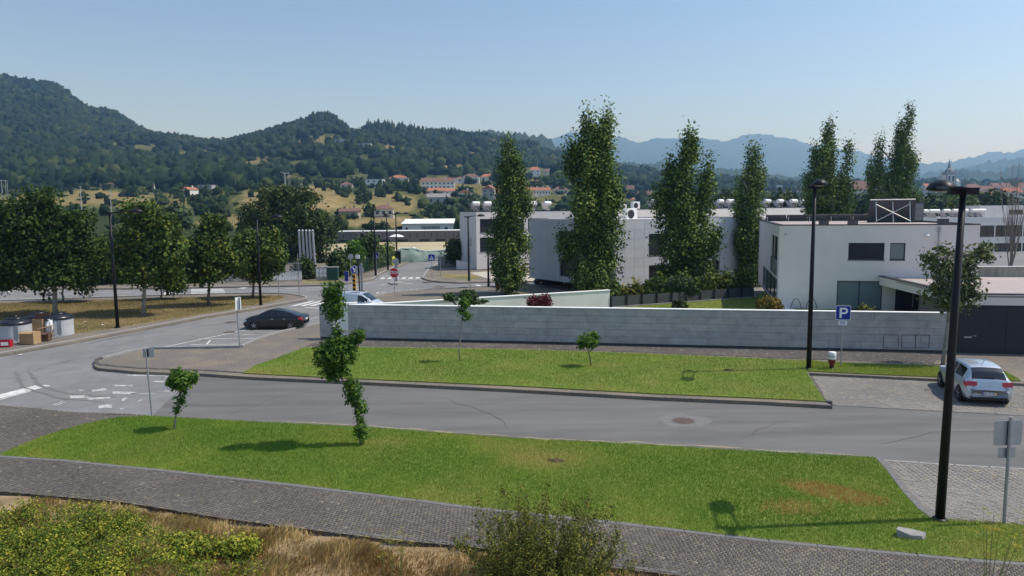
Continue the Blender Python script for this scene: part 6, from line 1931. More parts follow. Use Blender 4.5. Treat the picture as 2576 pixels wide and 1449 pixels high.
for i in range(9):
    u = 984 + i * 8 + rg.uniform(-2, 2)
    p = AT(u, 640, 119)
    o = thing('pale_block', '%s pale stone block from the yellow container, behind the netted mound' % ords[i], 'block', (p.x, 119 + rg.uniform(-1, 1), .05), rg.uniform(0, 3), 'pale stone blocks behind the mound')
    obj('stone', MB().box((0, 0, .75), (.9, .7, 1.5), bev=.2), M_block, o)
    o.scale = (rg.uniform(.6, 1.0), rg.uniform(.6, 1), rg.uniform(.7, 1.35))
yb = thing('yellow_container', 'small yellow recycling container at the end of the hedge', 'container', (AT(987.5, 660, 106).x, 106, .1))
obj('body', MB().lathe([(.36, 0), (.4, .2), (.4, 1.0), (.3, 1.25)], 4, sx=1, sy=.9), pm('container_yellow', (.6, .58, .03), rough=.5), yb)
obj('panel', MB().box((0, -.3, .6), (.3, .06, .6)), M_signw, yb)
db = thing('dark_container', 'dark bin standing beside the netted mound', 'container', (AT(1000, 660, 109).x, 109, .1))
obj('body', MB().box((0, 0, .9), (1.0, .8, 1.75)), M_black, db)
obj('lid', MB().box((0, 0, 1.82), (1.1, .9, .1)), M_dark, db)
um = thing('parasol', 'white garden parasol in front of the dark terrace', 'parasol', (AT(998, 606, 176).x, 176, 0))
obj('canopy', MB().lathe([(1.9, 1.75), (1.2, 2.1), (.1, 2.4)], 8), M_signw, um)
obj('mast', MB().tube([(0, 0, 0), (0, 0, 2.3)], .05, 6), M_pole, um)

# ---- cars
def car(name, label, loc, rz, S, paint, glass_x, wins, wb, wr, W, lights, s=1.0, plate_txt=None, rails=False, x_wh=0.0, trim=True):
    o = thing(name, label, 'car' if 'van' not in name else 'van', loc, rz)
    o.scale = (s, s, s)
    S = np.array(S, float)
    xs = np.unique(np.concatenate([np.linspace(S[0, 0], S[-1, 0], 70), S[:, 0], glass_x['rear'], glass_x['front'], [w for q in wins for w in q]]))
    def cr(col):
        x, y = S[:, 0], S[:, col]
        m = np.gradient(y, x)
        i = np.clip(np.searchsorted(x, xs) - 1, 0, len(x) - 2)
        h = x[i + 1] - x[i]; t = (xs - x[i]) / h
        return (2*t**3-3*t**2+1)*y[i] + (t**3-2*t**2+t)*h*m[i]*.6 + (-2*t**3+3*t**2)*y[i+1] + (t**3-t**2)*h*m[i+1]*.6
    zb, zbelt, zr, w, wrr = [cr(k) for k in range(1, 6)]
    prof = []
    for i in range(len(xs)):
        zm = zb[i] + (zbelt[i] - zb[i]) * .5
        side = [(0, zb[i]), (w[i] * .86, zb[i]), (w[i] * .955, zb[i] + .05), (w[i] * .985, zb[i] + (zm - zb[i]) * .55), (w[i], zm), (w[i] * .995, zm + (zbelt[i] - zm) * .5), (w[i] * .965, zbelt[i] - .02), (w[i] * .95, zbelt[i])]
        a, b = np.array(side[-1]), np.array((wrr[i], zr[i] - .055 * min(1, (zr[i] - zbelt[i]) / .3)))
        side += [tuple(a + (b - a) * t + np.array([.03 * math.sin(math.pi * t) * (zr[i] - zbelt[i]), 0])) for t in (.12, .5, .88, 1.0)]
        side += [(wrr[i] * .93, zr[i] - .012), (wrr[i] * .84, zr[i]), (wrr[i] * .45, zr[i] + .018), (0, zr[i] + .022)]
        prof.append(side)
    K = len(prof[0])
    grid = {}
    V = []
    for i, x in enumerate(xs):
        full = [(x, -p[0], p[1]) for p in prof[i]] + [(x, p[0], p[1]) for p in prof[i][-2:0:-1]]
        V += full
    n = len(prof[0]) * 2 - 2
    def fid(i, k): return (i * n + k % n, (i + 1) * n + k % n, (i + 1) * n + (k + 1) % n, i * n + (k + 1) % n)
    body, groups = [], {}
    mirror = lambda k: k if k < K - 1 else n - 1 - k
    for i in range(len(xs) - 1):
        xm = (xs[i] + xs[i + 1]) / 2
        for k in range(n):
            kk = mirror(k)
            side = 'a' if k < K - 1 else 'b'
            g = None
            if kk in (8, 9):
                for q, (x0, x1) in enumerate(wins):
                    if x0 < xm < x1: g = ('side_window', side, q)
            if kk in (13, 14) or (kk == 12):
                if glass_x['rear'][0] < xm < glass_x['rear'][1]: g = ('rear_window', '', 0)
                if glass_x['front'][0] < xm < glass_x['front'][1]: g = ('windscreen', '', 0)
            for ln, x0, x1, k0, k1, mm in lights:
                if x0 < xm < x1 and k0 <= kk <= k1: g = (ln, side, mm)
            f = fid(i, k)
            (body if g is None else groups.setdefault(g, [])).append(f)
    body += [tuple(range(n - 1, -1, -1)), tuple(range((len(xs) - 1) * n, len(xs) * n))]
    bo = obj('body', MB().add(V, body), paint, o, smooth=True)
    for g, fs in groups.items():
        used = sorted({i for f in fs for i in f}); mp = {v_: j for j, v_ in enumerate(used)}
        m_ = M_carglass if g[0] in ('side_window', 'rear_window', 'windscreen') else g[2]
        obj(g[0], MB().add([V[i] for i in used], [tuple(mp[i] for i in f) for f in fs]), m_, o, smooth=True)
    # underside skirt, wheels, arches
    obj('underbody', MB().box((0, 0, .24), (S[-1, 0] - S[0, 0] - .5, W * .9, .16)), M_black, o)
    Mx = Matrix.Rotation(R(90), 4, 'X')
    for sx in (-1, 1):
        for sy in (-1, 1):
            c = (sx * wb / 2 + x_wh, sy * (W / 2 - .1), wr)
            obj('wheel_arch', MB().lathe([(wr * 1.17, -.115), (wr * 1.17, .115)], 24, (c[0], c[1] - sy * .012, c[2] + .015), M=Mx), M_black, o)
            ty = obj('wheel', MB().lathe([(wr * .66, -.1), (wr * .93, -.105), (wr, -.07), (wr, .07), (wr * .93, .105), (wr * .66, .1)], 26, (c[0], c[1] + sy * .025, c[2]), M=Mx), M_tyre, o, smooth=True)
            rim = MB().lathe([(wr * .66, 0), (wr * .66, .02), (wr * .6, .022)], 24, (c[0], c[1] + sy * .105, c[2]), M=Mx)
            obj('rim_disc', rim, M_rimdark, ty)
            sp_ = MB()
            for q in range(5):
                a = q * 2 * math.pi / 5 + .3
                sp_.box((c[0] + math.cos(a) * wr * .34, c[1] + sy * .128, c[2] + math.sin(a) * wr * .34), (wr * .6, .02, wr * .16), ry=-a)
            sp_.lathe([(wr * .66, -.012), (wr * .66, .012)], 24, (c[0], c[1] + sy * .118, c[2]), M=Mx) if False else None
            obj('spokes', sp_, M_rim, ty)
    for sy in (-1, 1):
        xm_ = glass_x['front'][1] - .42
        zi = float(np.interp(xm_, S[:, 0], S[:, 2]))
        obj('mirror', MB().box((xm_, sy * (W / 2 + .09), zi + .07), (.12, .2, .14), bev=.03), paint, o, smooth=False)
        for xh in ([wins[0][0] + .25, wins[-1][0] + .2] if len(wins) > 1 else [wins[0][0] + .15]):
            obj('door_handle', MB().box((xh, sy * (float(np.interp(xh, xs, w)) * .985 + .012), zi - .1), (.2, .03, .035)), M_chrome, o)
    if plate_txt:
        pz, px, txt = plate_txt
        pl = obj('number_plate', MB().box((px, 0, pz), (.02, .52, .115)), M_signw, o)
        obj('plate_band', MB().box((px - .012, .235, pz), (.004, .05, .113)), M_blue, pl)
        obj('plate_band', MB().box((px - .012, -.237, pz), (.004, .045, .113)), M_yel, pl)
        if txt:
            text('lettering', txt, .1, M_black, pl, (px - .014, 0, pz), (R(90), 0, R(-90)))
    return o, bo
M_carglass = glassmat('car_glass', (.012, .014, .018), .04, .7)
M_tyre = pm('tyre', (.015, .015, .016), (.028, .028, .028), scale=12, rough=.85)
M_rim = pm('alloy', (.35, .35, .36), rough=.35, metal=.8)
M_rimdark = pm('rim_dark', (.03, .03, .032), rough=.6)
M_chrome = pm('chrome', (.6, .6, .62), rough=.2, metal=.9)
M_taill = pm('tail_light', (.42, .012, .02), (.55, .02, .03), scale=10, rough=.2, spec=.6)
M_headl = glassmat('head_light', (.55, .57, .6), .1)
def carpaint(name, c, metal, rough, coat=1.0):
    m, n, l, out = nmat(name)
    p = n.new('ShaderNodeBsdfPrincipled')
    no = n.new('ShaderNodeTexNoise'); no.inputs['Scale'].default_value = 6; no.inputs['Detail'].default_value = 5
    r = ramp(n, [(.3, tuple(x * .93 for x in c)), (.7, c)])
    l.new(no.outputs[0], r.inputs[0]); l.new(r.outputs[0], p.inputs['Base Color'])
    p.inputs['Metallic'].default_value = metal; p.inputs['Roughness'].default_value = rough
    p.inputs['Coat Weight'].default_value = coat; p.inputs['Coat Roughness'].default_value = .06
    l.new(p.outputs[0], out.inputs[0])
    return m
P_silver = carpaint('silver_paint', (.52, .56, .62), .55, .38)
P_black = carpaint('black_paint', (.004, .004, .006), 0, .3, .35)
P_van = carpaint('van_paint', (.62, .65, .69), .45, .4)
HATCH = [(-1.97, .36, .58, .62, .66, .5), (-1.945, .29, .70, .78, .775, .62), (-1.90, .26, .86, .98, .825, .66), (-1.82, .25, .94, 1.10, .845, .655), (-1.62, .24, .955, 1.33, .86, .60), (-1.42, .23, .95, 1.455, .865, .585), (-.9, .21, .94, 1.515, .865, .60), (-.2, .2, .93, 1.525, .865, .61),
         (.35, .2, .92, 1.47, .865, .60), (.75, .2, .91, 1.27, .86, .60), (1.05, .2, .91, 1.06, .86, .64), (1.25, .2, .88, .97, .85, .70), (1.6, .2, .80, .87, .82, .70), (1.85, .22, .66, .74, .74, .62), (1.96, .28, .52, .58, .60, .5)]
SEDAN = [(-2.3, .38, .62, .68, .64, .5), (-2.27, .30, .80, .9, .80, .66), (-2.15, .26, .91, .99, .855, .68), (-1.8, .24, .93, 1.05, .885, .68), (-1.2, .22, .93, 1.25, .9, .60), (-.6, .2, .93, 1.385, .9, .58), (0, .2, .92, 1.43, .9, .58), (.5, .2, .91, 1.36, .9, .58), (.9, .2, .90, 1.19, .9, .60),
         (1.25, .2, .89, 1.02, .89, .66), (1.5, .2, .86, .95, .88, .72), (1.9, .2, .78, .86, .84, .7), (2.15, .22, .66, .74, .76, .6), (2.28, .28, .5, .56, .6, .5)]
VAN = [(-1.93, .35, .9, 1.3, .74, .66), (-1.9, .28, .95, 1.62, .8, .68), (-1.7, .25, .97, 1.70, .83, .70), (0, .22, .97, 1.72, .84, .7), (.45, .22, .97, 1.66, .84, .68), (.95, .22, .98, 1.38, .84, .66), (1.3, .22, .98, 1.13, .83, .68), (1.5, .22, .92, 1.02, .82, .68), (1.8, .25, .75, .85, .75, .62), (1.92, .3, .55, .62, .62, .5)]
rl, fl2 = G(2419.5, 1005.5, .035), G(2356.5, 965.5, .035)
rr = G(2521.5, 1014.5, .035)
head = R(90 - 15)
cc = (rl + rr) / 2 + Vector((math.cos(head), math.sin(head), 0)) * 1.23
hb, hbody = car('hatchback_car', 'silver hatchback parked with its back to the street beside the near lamp', (cc.x, cc.y, .037), head, HATCH, P_silver, {'rear': (-1.86, -1.45), 'front': (.42, 1.04)}, [(-1.38, -.5), (-.42, .62)], 2.46, .305, 1.73,
    [('tail_light', -1.925, -1.66, 5, 6, M_taill), ('head_light', 1.62, 1.86, 5, 6, M_headl)], plate_txt=(.50, -1.985, '85-HP-98'))
for sy in (-1, 1):
    tl = obj('tail_lamp', MB().add([(-1.925, sy * .44, .955), (-1.90, sy * .81, .985), (-1.945, sy * .81, .77), (-1.965, sy * .56, .76), (-1.955, sy * .44, .83)], [(0, 1, 2, 3, 4)]), M_taill, hb)
    obj('reversing_lens', MB().add([(-1.962, sy * .60, .785), (-1.947, sy * .80, .795), (-1.968, sy * .79, .66), (-1.978, sy * .64, .67)], [(0, 1, 2, 3)]), M_headl, tl)
obj('tailgate_seam', MB().box((-1.985, 0, .635), (.02, 1.2, .012)), M_black, hb)
obj('antenna', MB().tube([(-1.05, .0, 1.53), (-1.3, .02, 1.72)], .008, 5), M_black, hb)
obj('rear_wiper', MB().box((-1.845, .05, 1.13), (.02, .5, .025)), M_black, hb)
obj('bumper_strip', MB().box((-1.93, 0, .30), (.08, 1.3, .1)), M_black, hb)
obj('badge', MB().add([(-1.955, -.06, .80), (-1.948, 0, .85), (-1.955, .06, .80), (-1.95, 0, .82)], [(0, 1, 3), (1, 2, 3)]).add([(-1.965, -.06, .75), (-1.957, 0, .80), (-1.965, .06, .75), (-1.96, 0, .77)], [(0, 1, 3), (1, 2, 3)]), M_chrome, hb)
c1, c2_ = G(731.8, 828.7), G(641.8, 830.2)
cc = (c1 + c2_) / 2 + Vector((0, .75, 0))
sd, sbody = car('saloon_car', 'black four door saloon car parked in the strip by the junction', (cc.x, cc.y, .006), R(178), SEDAN, P_black, {'rear': (-1.68, -.72), 'front': (.58, 1.24)}, [(-1.15, -.28), (-.2, .78)], 2.73, .33, 1.8,
    [('tail_light', -2.27, -1.98, 5, 6, M_taill), ('head_light', 1.95, 2.2, 5, 6, M_headl)], s=.92, plate_txt=(.72, -2.31, ''))
obj('exhaust_tip', MB().box((-2.27, .5, .34), (.08, .2, .07)).box((-2.27, -.5, .34), (.08, .2, .07)), M_chrome, sd)
vn, vbody = car('delivery_van', 'silver grey small van half hidden behind the cream garden wall', (G(905, 790).x, G(905, 790).y, .006), R(-12), VAN, P_van, {'rear': (-1.92, -1.88), 'front': (.5, 1.3)}, [(.2, .98)], 2.5, .31, 1.68,
    [('head_light', 1.55, 1.82, 5, 6, M_headl)], s=1.0)
obj('roof_rail', MB().tube([(-1.6, .55, 1.75), (.3, .55, 1.76)], .025, 6), M_black, vn)
obj('roof_rail', MB().tube([(-1.6, -.55, 1.75), (.3, -.55, 1.76)], .025, 6), M_black, vn)
dk, _ = car('saloon_car', 'dark car parked in the shade under the clad building', (G(1395, 722).x, G(1395, 722).y + 2.0, .006), R(170), SEDAN, P_black, {'rear': (-1.68, -.72), 'front': (.58, 1.24)}, [(-1.15, -.28), (-.2, .78)], 2.73, .33, 1.8, [('tail_light', -2.27, -1.98, 5, 6, M_taill)], s=.9)

# ---- waste containers and rubbish
M_slat = pm('grey_slat', (.36, .38, .4), (.5, .52, .54), scale=5, rough=.7, stretch=(1, 1, .2))
M_lid = pm('black_lid', (.012, .013, .018), (.02, .021, .028), scale=5, rough=.3, spec=.5)
def molok(label, base, r, h):
    o = thing('waste_container', label, 'waste container', G(base[0], base[1], .14) + Vector((0, r, 0)), R(20), 'deep waste containers')
    me = MB().box((0, 0, 0), (.125 * r / .83, .05, h)).mesh('slat'); setmat(me, M_slat)
    n = 40
    obj('drum', MB().lathe([(r - .06, 0), (r - .06, h)], 32), M_conc, o)
    for k in range(n):
        a = 2 * math.pi * k / n
        inst('slat', me, o, (math.cos(a) * (r - .02), math.sin(a) * (r - .02), h / 2), a + math.pi / 2)
    ld = obj('lid', MB().lathe([(r + .03, h - .06), (r + .05, h + .02), (r + .02, h + .1), (r * .85, h + .2), (r * .6, h + .27), (r * .58, h + .27)], 36), M_lid, o, smooth=True)
    obj('hatch', MB().lathe([(r * .58, h + .25), (r * .58, h + .33), (r * .5, h + .37), (r * .1, h + .38)], 28), M_lid, ld, smooth=True)
    obj('hatch_handle', MB().box((0, 0, h + .45), (.04, .22, .12)), M_lid, ld)
    obj('notice_panel', MB().box((.2 * r, -r * .985, h * .55), (.34, .03, h * .8)), pm('notice', (.16, .19, .22), (.25, .28, .3), scale=6, rough=.5), o)
    return o
molok('dark lidded slatted waste container cut by the picture edge', (18, 862), .86, 1.1)
molok('slatted waste container half hidden by cardboard boxes', (80, 845), .82, 1.1)
molok('farthest slatted waste container beside the pale street tree trunk', (128, 848), .86, 1.12)
M_card = pm('cardboard', (.34, .22, .11), (.42, .28, .15), scale=3, rough=.9)
M_card2 = pm('dark_cardboard', (.09, .05, .035), (.13, .075, .05), scale=3, rough=.9)
def cbox(label, u, v, w, d, h, rz, m_, flaps=True, z=.14):
    o = thing('cardboard_box', label, 'box', G(u, v, z), rz)
    mb = MB()
    t = .012
    mb.box((0, -d / 2, h / 2), (w, t, h)).box((0, d / 2, h / 2), (w, t, h)).box((-w / 2, 0, h / 2), (t, d - t, h)).box((w / 2, 0, h / 2), (t, d - t, h)).box((0, 0, .01), (w - t, d - t, t))
    obj('sides', mb, m_, o)
    if flaps:
        obj('flap', MB().box((0, -d / 2 - .06, h - .02), (w * .95, .14, t), rx=R(35)), m_, o)
        obj('flap', MB().box((0, .0, h + .004), (w * .95, d * .9, t)), m_, o)
    return o
cbox('large cardboard box in front of the waste containers', 77, 864, .95, .6, .72, R(-8), M_card)
cbox('square cardboard box with a printed ring on the heap', 100, 848, .62, .35, 1.18, R(5), M_card, False)
cbox('dark brown cardboard box under loose boards', 111, 857, .72, .5, .48, R(8), M_card2)
o = cbox('tall dark brown carton leaning between two waste containers', 113, 846, .9, .25, 1.5, R(10), M_card2, False)
M_wd = pm('loose_board', (.42, .27, .14), (.52, .35, .2), scale=4, rough=.8)
for lab, u, v, a_, L_, zz, ry in (('loose pale board resting on the dark carton', 117, 852, R(20), .95, .75, -.22), ('lower loose board beside the dark carton', 120, 855, R(0), .8, .4, .06), ('upright board leaning on the hidden container', 60, 858, R(75), .2, .55, 0), ('slanted board propped against the first container', 57, 846, R(-10), .9, 1.1, .5)):
    p = G(u, v, .14)
    o = thing('loose_board', lab, 'board', p, a_)
    obj('board', MB().box((0, 0, zz), (L_, .12, .05 if 'upright' not in lab else 1.1), ry=ry), M_wd, o)
    obj('batten', MB().box((L_ * .3, .03, zz / 2), (.06, .06, zz)), M_wd, o)
rc = thing('red_crate', 'red drinks crate with white panels at the kerb edge', 'crate', G(12, 872, .14), R(10))
M_crate = pm('crate_red', (.4, .015, .03), rough=.5)
obj('crate_body', MB().box((0, -.2, .2), (.75, .03, .4)).box((0, .2, .2), (.75, .03, .4)).box((-.37, 0, .2), (.03, .37, .4)).box((.37, 0, .2), (.03, .37, .4)).box((0, 0, .02), (.7, .36, .03)), M_crate, rc)
obj('white_panel', MB().box((.1, -.219, .2), (.4, .006, .2)).box((-.26, -.219, .2), (.14, .006, .16)), M_signw, rc)
bgp = thing('white_bag', 'crumpled white plastic bag on the rubbish heap', 'bag', G(127, 850, .14))
rg = np.random.default_rng(3)
b = bmesh.new(); bmesh.ops.create_icosphere(b, subdivisions=2, radius=.24)
for v_ in b.verts: v_.co = Vector((v_.co.x * .9, v_.co.y * .8, v_.co.z * 1.5 + .75)) * (1 + rg.normal() * .08)
me = bpy.data.meshes.new('bag'); b.to_mesh(me); b.free()
obj('bag_skin', me, M_signw, bgp)
obj('bag_tie', MB().lathe([(.05, 1.1), (.09, 1.2)], 8), M_signw, bgp)
struct('concrete_apron', MB().prism(GP([(-60, 872), (20, 866), (150, 850), (172, 845), (160, 838), (-60, 862)], .14), 0, .165), M_patch)
for u, v in ((62, 885), (50, 893), (640, 900), (215, 810), (260, 817)):
    o = thing('litter', 'scrap of white paper litter by the kerb', 'litter', G(u, v, .17 if v < 870 else .01), rng.uniform(0, 3), 'paper scraps')
    obj('paper', MB().add([(-.12, -.08, .01), (.1, -.1, .03), (.13, .07, .01), (-.1, .1, .04)], [(0, 1, 2, 3)]), M_signw, o)
# ---- garden chairs behind the wall
for u, lab in ((2003, 'dark hooped chair back beside the golden shrub'), (2042, 'dark hooped chair back behind the lamp post')):
    p = Vector((AT(u, 780, 43.6).x, 43.6, GZ))
    o = thing('garden_chair', lab, 'chair', p, wrz)
    obj('back_hoop', MB().tube([(.32 * math.cos(a), .1, .55 + .9 * math.sin(a)) for a in np.linspace(0, math.pi, 13)], .02, 6), M_black, o)
    obj('seat', MB().box((0, -.15, .45), (.55, .5, .05)), M_black, o)
    for x in (-.24, .24):
        for y in (-.36, .06):
            obj('leg', MB().box((x, y, .22), (.03, .03, .44)), M_black, o)
# ---- floodlight masts in the valley
for u, v0, v1, lab in ((719, 495, 434, 'white floodlight mast on the dry mound'), (207, 545, 470, 'thin white mast above the street trees'), (281, 540, 480, 'thin white pole right of the thin mast'), (12, 560, 452, 'pale mast at the picture edge')):
    Ym = 300 if u > 700 else 260
    b = AT(u, v0, Ym); t = AT(u, v1, Ym)
    o = thing('mast', lab, 'mast', (b.x, b.y, min(b.z, terr(u, Ym)[0][2]) - .5))
    hh = t.z - o.location.z
    obj('pole', MB().tube([(0, 0, 0), (0, 0, hh)], [.35 if u > 700 else .2, .2 if u > 700 else .1], 8), M_steel, o)
    if u in (719, 12):
        obj('platform', MB().box((.5, 0, hh - .3), (2.6, .8, .25)).box((-1.2, 0, hh + .1), (1.2, .3, .2)), M_steel, o)
        obj('ladder', MB().box((1.4, 0, hh - 3), (.1, .1, 5.5)).box((2.0, 0, hh - 3), (.1, .1, 5.5)), M_steel, o)
    else:
        obj('cap', MB().box((0, 0, hh + .1), (.5, .3, .2)), M_steel, o)
# ================================================================ HOUSES ON THE SLOPES AND THE TOWN
M_roofo = pm('orange_tile_roof', (.33, .12, .07), (.42, .18, .11), scale=1.2, rough=.9, bump=.4, bscale=4)
M_roofb = pm('brown_tile_roof', (.15, .085, .07), (.21, .12, .095), scale=1.2, rough=.9, bump=.4, bscale=4)
M_roofg = pm('grey_roof', (.2, .19, .19), (.27, .26, .25), scale=1, rough=.9)
M_hw = pm('house_white', (.68, .67, .64), (.75, .74, .7), scale=.6, rough=.9)
M_hc = pm('house_cream', (.55, .5, .4), (.62, .57, .47), scale=.6, rough=.9)
M_hg = pm('house_grey', (.32, .32, .32), (.4, .4, .39), scale=.6, rough=.9)
M_hs = pm('house_stone', (.3, .25, .19), (.4, .34, .26), scale=1, rough=.95)
M_hy = pm('house_yellow', (.6, .45, .2), (.66, .5, .24), scale=.6, rough=.9)
M_hp = pm('house_red', (.4, .12, .1), (.45, .15, .12), scale=.6, rough=.9)
M_win = pm('far_window', (.03, .035, .045), rough=.3)
def hhouse(label, u0, u1, v0, v1, wall, roof, kind='gable', rz=0.0, Y=None, dpt=None, wins=3, floors=None, roof_f=.35, z=None):
    """House whose front spans u0..u1 with its foot at v1 and ridge at v0."""
    uc = (u0 + u1) / 2
    if Y is None:
        Y = terrY(uc, v1)
    p = AT(uc, v1, Y)
    W = (u1 - u0) * Y / F
    Ht = (v1 - v0) * Y / F
    D = dpt or min(W * .8, 9)
    W = W / (abs(math.cos(rz)) + abs(math.sin(rz)) * D / max(W, 1)) if rz else W
    hw_ = Ht * (1 - roof_f) if kind != 'flat' else Ht
    o = thing('house', label, 'house', (p.x, p.y, p.z), rz)
    obj('wall', MB().box((0, 0, hw_ / 2 - 1.2), (W, D, hw_ + 2.4)), wall, o)
    e = .4
    rb = MB()
    if kind == 'gable':
        rb.add([(-W / 2 - e, -D / 2 - e, hw_), (W / 2 + e, -D / 2 - e, hw_), (W / 2 + e, 0, Ht), (-W / 2 - e, 0, Ht), (W / 2 + e, D / 2 + e, hw_), (-W / 2 - e, D / 2 + e, hw_)], [(0, 1, 2, 3), (3, 2, 4, 5), (0, 3, 5), (1, 4, 2), (0, 5, 4, 1)])
    elif kind == 'end':
        rb.add([(-W / 2 - e, -D / 2 - e, hw_), (-W / 2 - e, D / 2 + e, hw_), (0, D / 2 + e, Ht), (0, -D / 2 - e, Ht), (W / 2 + e, D / 2 + e, hw_), (W / 2 + e, -D / 2 - e, hw_)], [(3, 2, 1, 0), (5, 4, 2, 3), (0, 5, 3), (1, 2, 4), (0, 1, 4, 5)])
        obj('gable_wall', MB().add([(-W / 2, -D / 2 - .05, hw_ - .1), (W / 2, -D / 2 - .05, hw_ - .1), (0, -D / 2 - e - .03, Ht - .25)], [(0, 1, 2)]), wall, o)
    elif kind == 'hip':
        h2 = W * .2
        rb.add([(-W / 2 - e, -D / 2 - e, hw_), (W / 2 + e, -D / 2 - e, hw_), (W / 2 + e, D / 2 + e, hw_), (-W / 2 - e, D / 2 + e, hw_), (-h2, 0, Ht), (h2, 0, Ht)], [(0, 1, 5, 4), (1, 2, 5), (2, 3, 4, 5), (3, 0, 4), (3, 2, 1, 0)])
    else:
        rb.box((0, 0, Ht + .08), (W + .3, D + .3, .25))
    rf = obj('roof', rb, roof, o)
    if kind != 'flat':
        obj('chimney', MB().box((W * .22, D * .1, Ht + .2), (.7, .7, 1.6)), wall, rf)
    fl = floors or (2 if hw_ > 5 else 1)
    hf_ = hw_ / fl
    for f_ in range(fl):
        for k in range(wins):
            x = -W / 2 + W * (k + .5) / wins
            obj('window', MB().box((x, -D / 2 - .02, hf_ * (f_ + .52)), (min(1.3, W / wins * .45), .06, hf_ * .42)), M_win, o)
    return o
H = [
 ('stone house with wide red tiled roof below the dark wood', 256, 303, 455, 477, M_hs, M_roofb, 'hip', .2, 3),
 ('low white modern house with dark opening at the wood edge', 348, 395, 461, 472, M_hw, M_hw, 'flat', 0, 1),
 ('white house with bright orange gable roof above the street trees', 459, 496, 471, 490, M_hw, M_roofo, 'end', -.5, 2),
 ('long low grey shed at the foot of the wooded hill', 502, 538, 466, 475, M_hg, M_roofg, 'flat', 0, 2),
 ('tiny pale house high on the wooded hillside', 262, 288, 371, 382, M_hw, M_roofb, 'gable', 0, 2),
 ('red roofed house at the picture edge beside the pale mast', -6, 9, 445, 462, M_hc, M_roofb, 'gable', 0, 1),
 ('small red roofed cottage half hidden on the slope below the grove', 728, 749, 418, 430, M_hc, M_roofb, 'gable', 0, 1),
 ('dark modern house with a red wall high on the hill', 872, 934, 362, 383, M_hg, M_roofg, 'flat', 0, 4),
 ('dark upper storey house next to the rock face on the hill', 845, 882, 352, 372, M_hg, M_roofg, 'flat', 0, 2),
 ('low red roofed house on the mound shoulder', 859, 889, 459, 476, M_hc, M_roofb, 'hip', 0, 2),
 ('white cube house with balcony left of the orange roofs', 923, 966, 452, 473, M_hw, M_roofg, 'flat', 0, 3),
 ('white house with wide orange roof and veranda on the slope', 981, 1029, 441, 462, M_hw, M_roofo, 'hip', 0, 3),
 ('long white hall with brown roof among the houses', 1061, 1144, 448, 476, M_hw, M_roofb, 'gable', .05, 8),
 ('white house with red roof behind the long white hall', 1124, 1164, 443, 460, M_hw, M_roofo, 'hip', 0, 3),
 ('white house with brown roof and chimney beside the first poplar', 1164, 1206, 438, 460, M_hw, M_roofb, 'hip', 0, 3),
 ('house with orange roof touching the first poplar crown', 1209, 1242, 438, 458, M_hc, M_roofo, 'hip', 0, 2),
 ('cream house under a long orange roof below the white hall', 1069, 1119, 473, 494, M_hc, M_roofo, 'gable', .1, 3),
 ('blue white house with red roof in the terrace of three', 1112, 1150, 474, 494, M_hw, M_roofo, 'gable', .25, 2),
 ('white gabled house with orange roof, end of the three', 1150, 1189, 478, 500, M_hw, M_roofo, 'end', .2, 2),
 ('grey unplastered house below the orange roofs', 1076, 1131, 487, 515, M_hg, M_roofg, 'gable', .05, 3),
 ('grey house with orange roof left of the first poplar', 1214, 1248, 466, 496, M_hg, M_roofo, 'end', -.2, 2),
 ('old barn with rusty red roof at the foot of the dry slope', 858, 904, 524, 546, M_hs, M_roofb, 'gable', 0, 2),
 ('old two storey farmhouse with brown roof at the foot of the dry slope', 942, 992, 515, 545, M_hc, M_roofb, 'hip', .1, 3),
 ('white villa with orange roof high between the first two poplars', 1332, 1359, 420, 444, M_hw, M_roofo, 'hip', 0, 2),
 ('small brown roofed house between the two white villas', 1366, 1388, 425, 440, M_hc, M_roofb, 'hip', 0, 2),
 ('white villa with orange roof next to the tallest poplar', 1389, 1420, 426, 447, M_hw, M_roofo, 'hip', 0, 2),
 ('bright red orange house below the white villas', 1339, 1365, 453, 470, M_hp, M_roofo, 'hip', 0, 2),
 ('brown roofed house beside the tallest poplar trunk side', 1392, 1428, 470, 490, M_hc, M_roofb, 'hip', 0, 3),
 ('white house in the valley between second and third poplars', 1603, 1642, 481, 502, M_hw, M_roofb, 'gable', -.2, 3),
 ('tall brown house with narrow chimney gable right of the tallest poplar', 1576, 1594, 467, 494, M_hs, M_roofb, 'gable', 0, 1),
 ('pale house with brown roof below the far wood', 1559, 1585, 441, 453, M_hc, M_roofb, 'gable', 0, 2),
 ('pale house on the wooded rise right of the tallest poplar', 1672, 1690, 425, 433, M_hc, M_roofo, 'gable', 0, 2),
 ('white tower like house right of the fourth poplar', 1953, 1966, 467, 486, M_hw, M_hw, 'flat', 0, 2),
 ('pale low houses right of the fourth poplar', 1975, 2020, 482, 500, M_hw, M_roofb, 'gable', 0, 5),
 ('brown roofed house between tallest poplar and the white valley house', 1585, 1622, 496, 512, M_hc, M_roofo, 'hip', 0, 2)]
for lab, u0, u1, v0, v1, wm, rm, kd, rz, wn in H:
    hhouse(lab, u0, u1, v0, v1, wm, rm, kd, rz, wins=wn)
for i, u in enumerate((1313, 1327, 1341, 1355, 1370)):
    hhouse('%s of the five yellow and white row houses with orange roofs' % ('first', 'second', 'third', 'fourth', 'fifth')[i], u, u + 14.5, 471 + i * .3, 491, (M_hy, M_hy, M_hw, M_hw, M_hw)[i], M_roofo, 'gable', .1, wins=2)
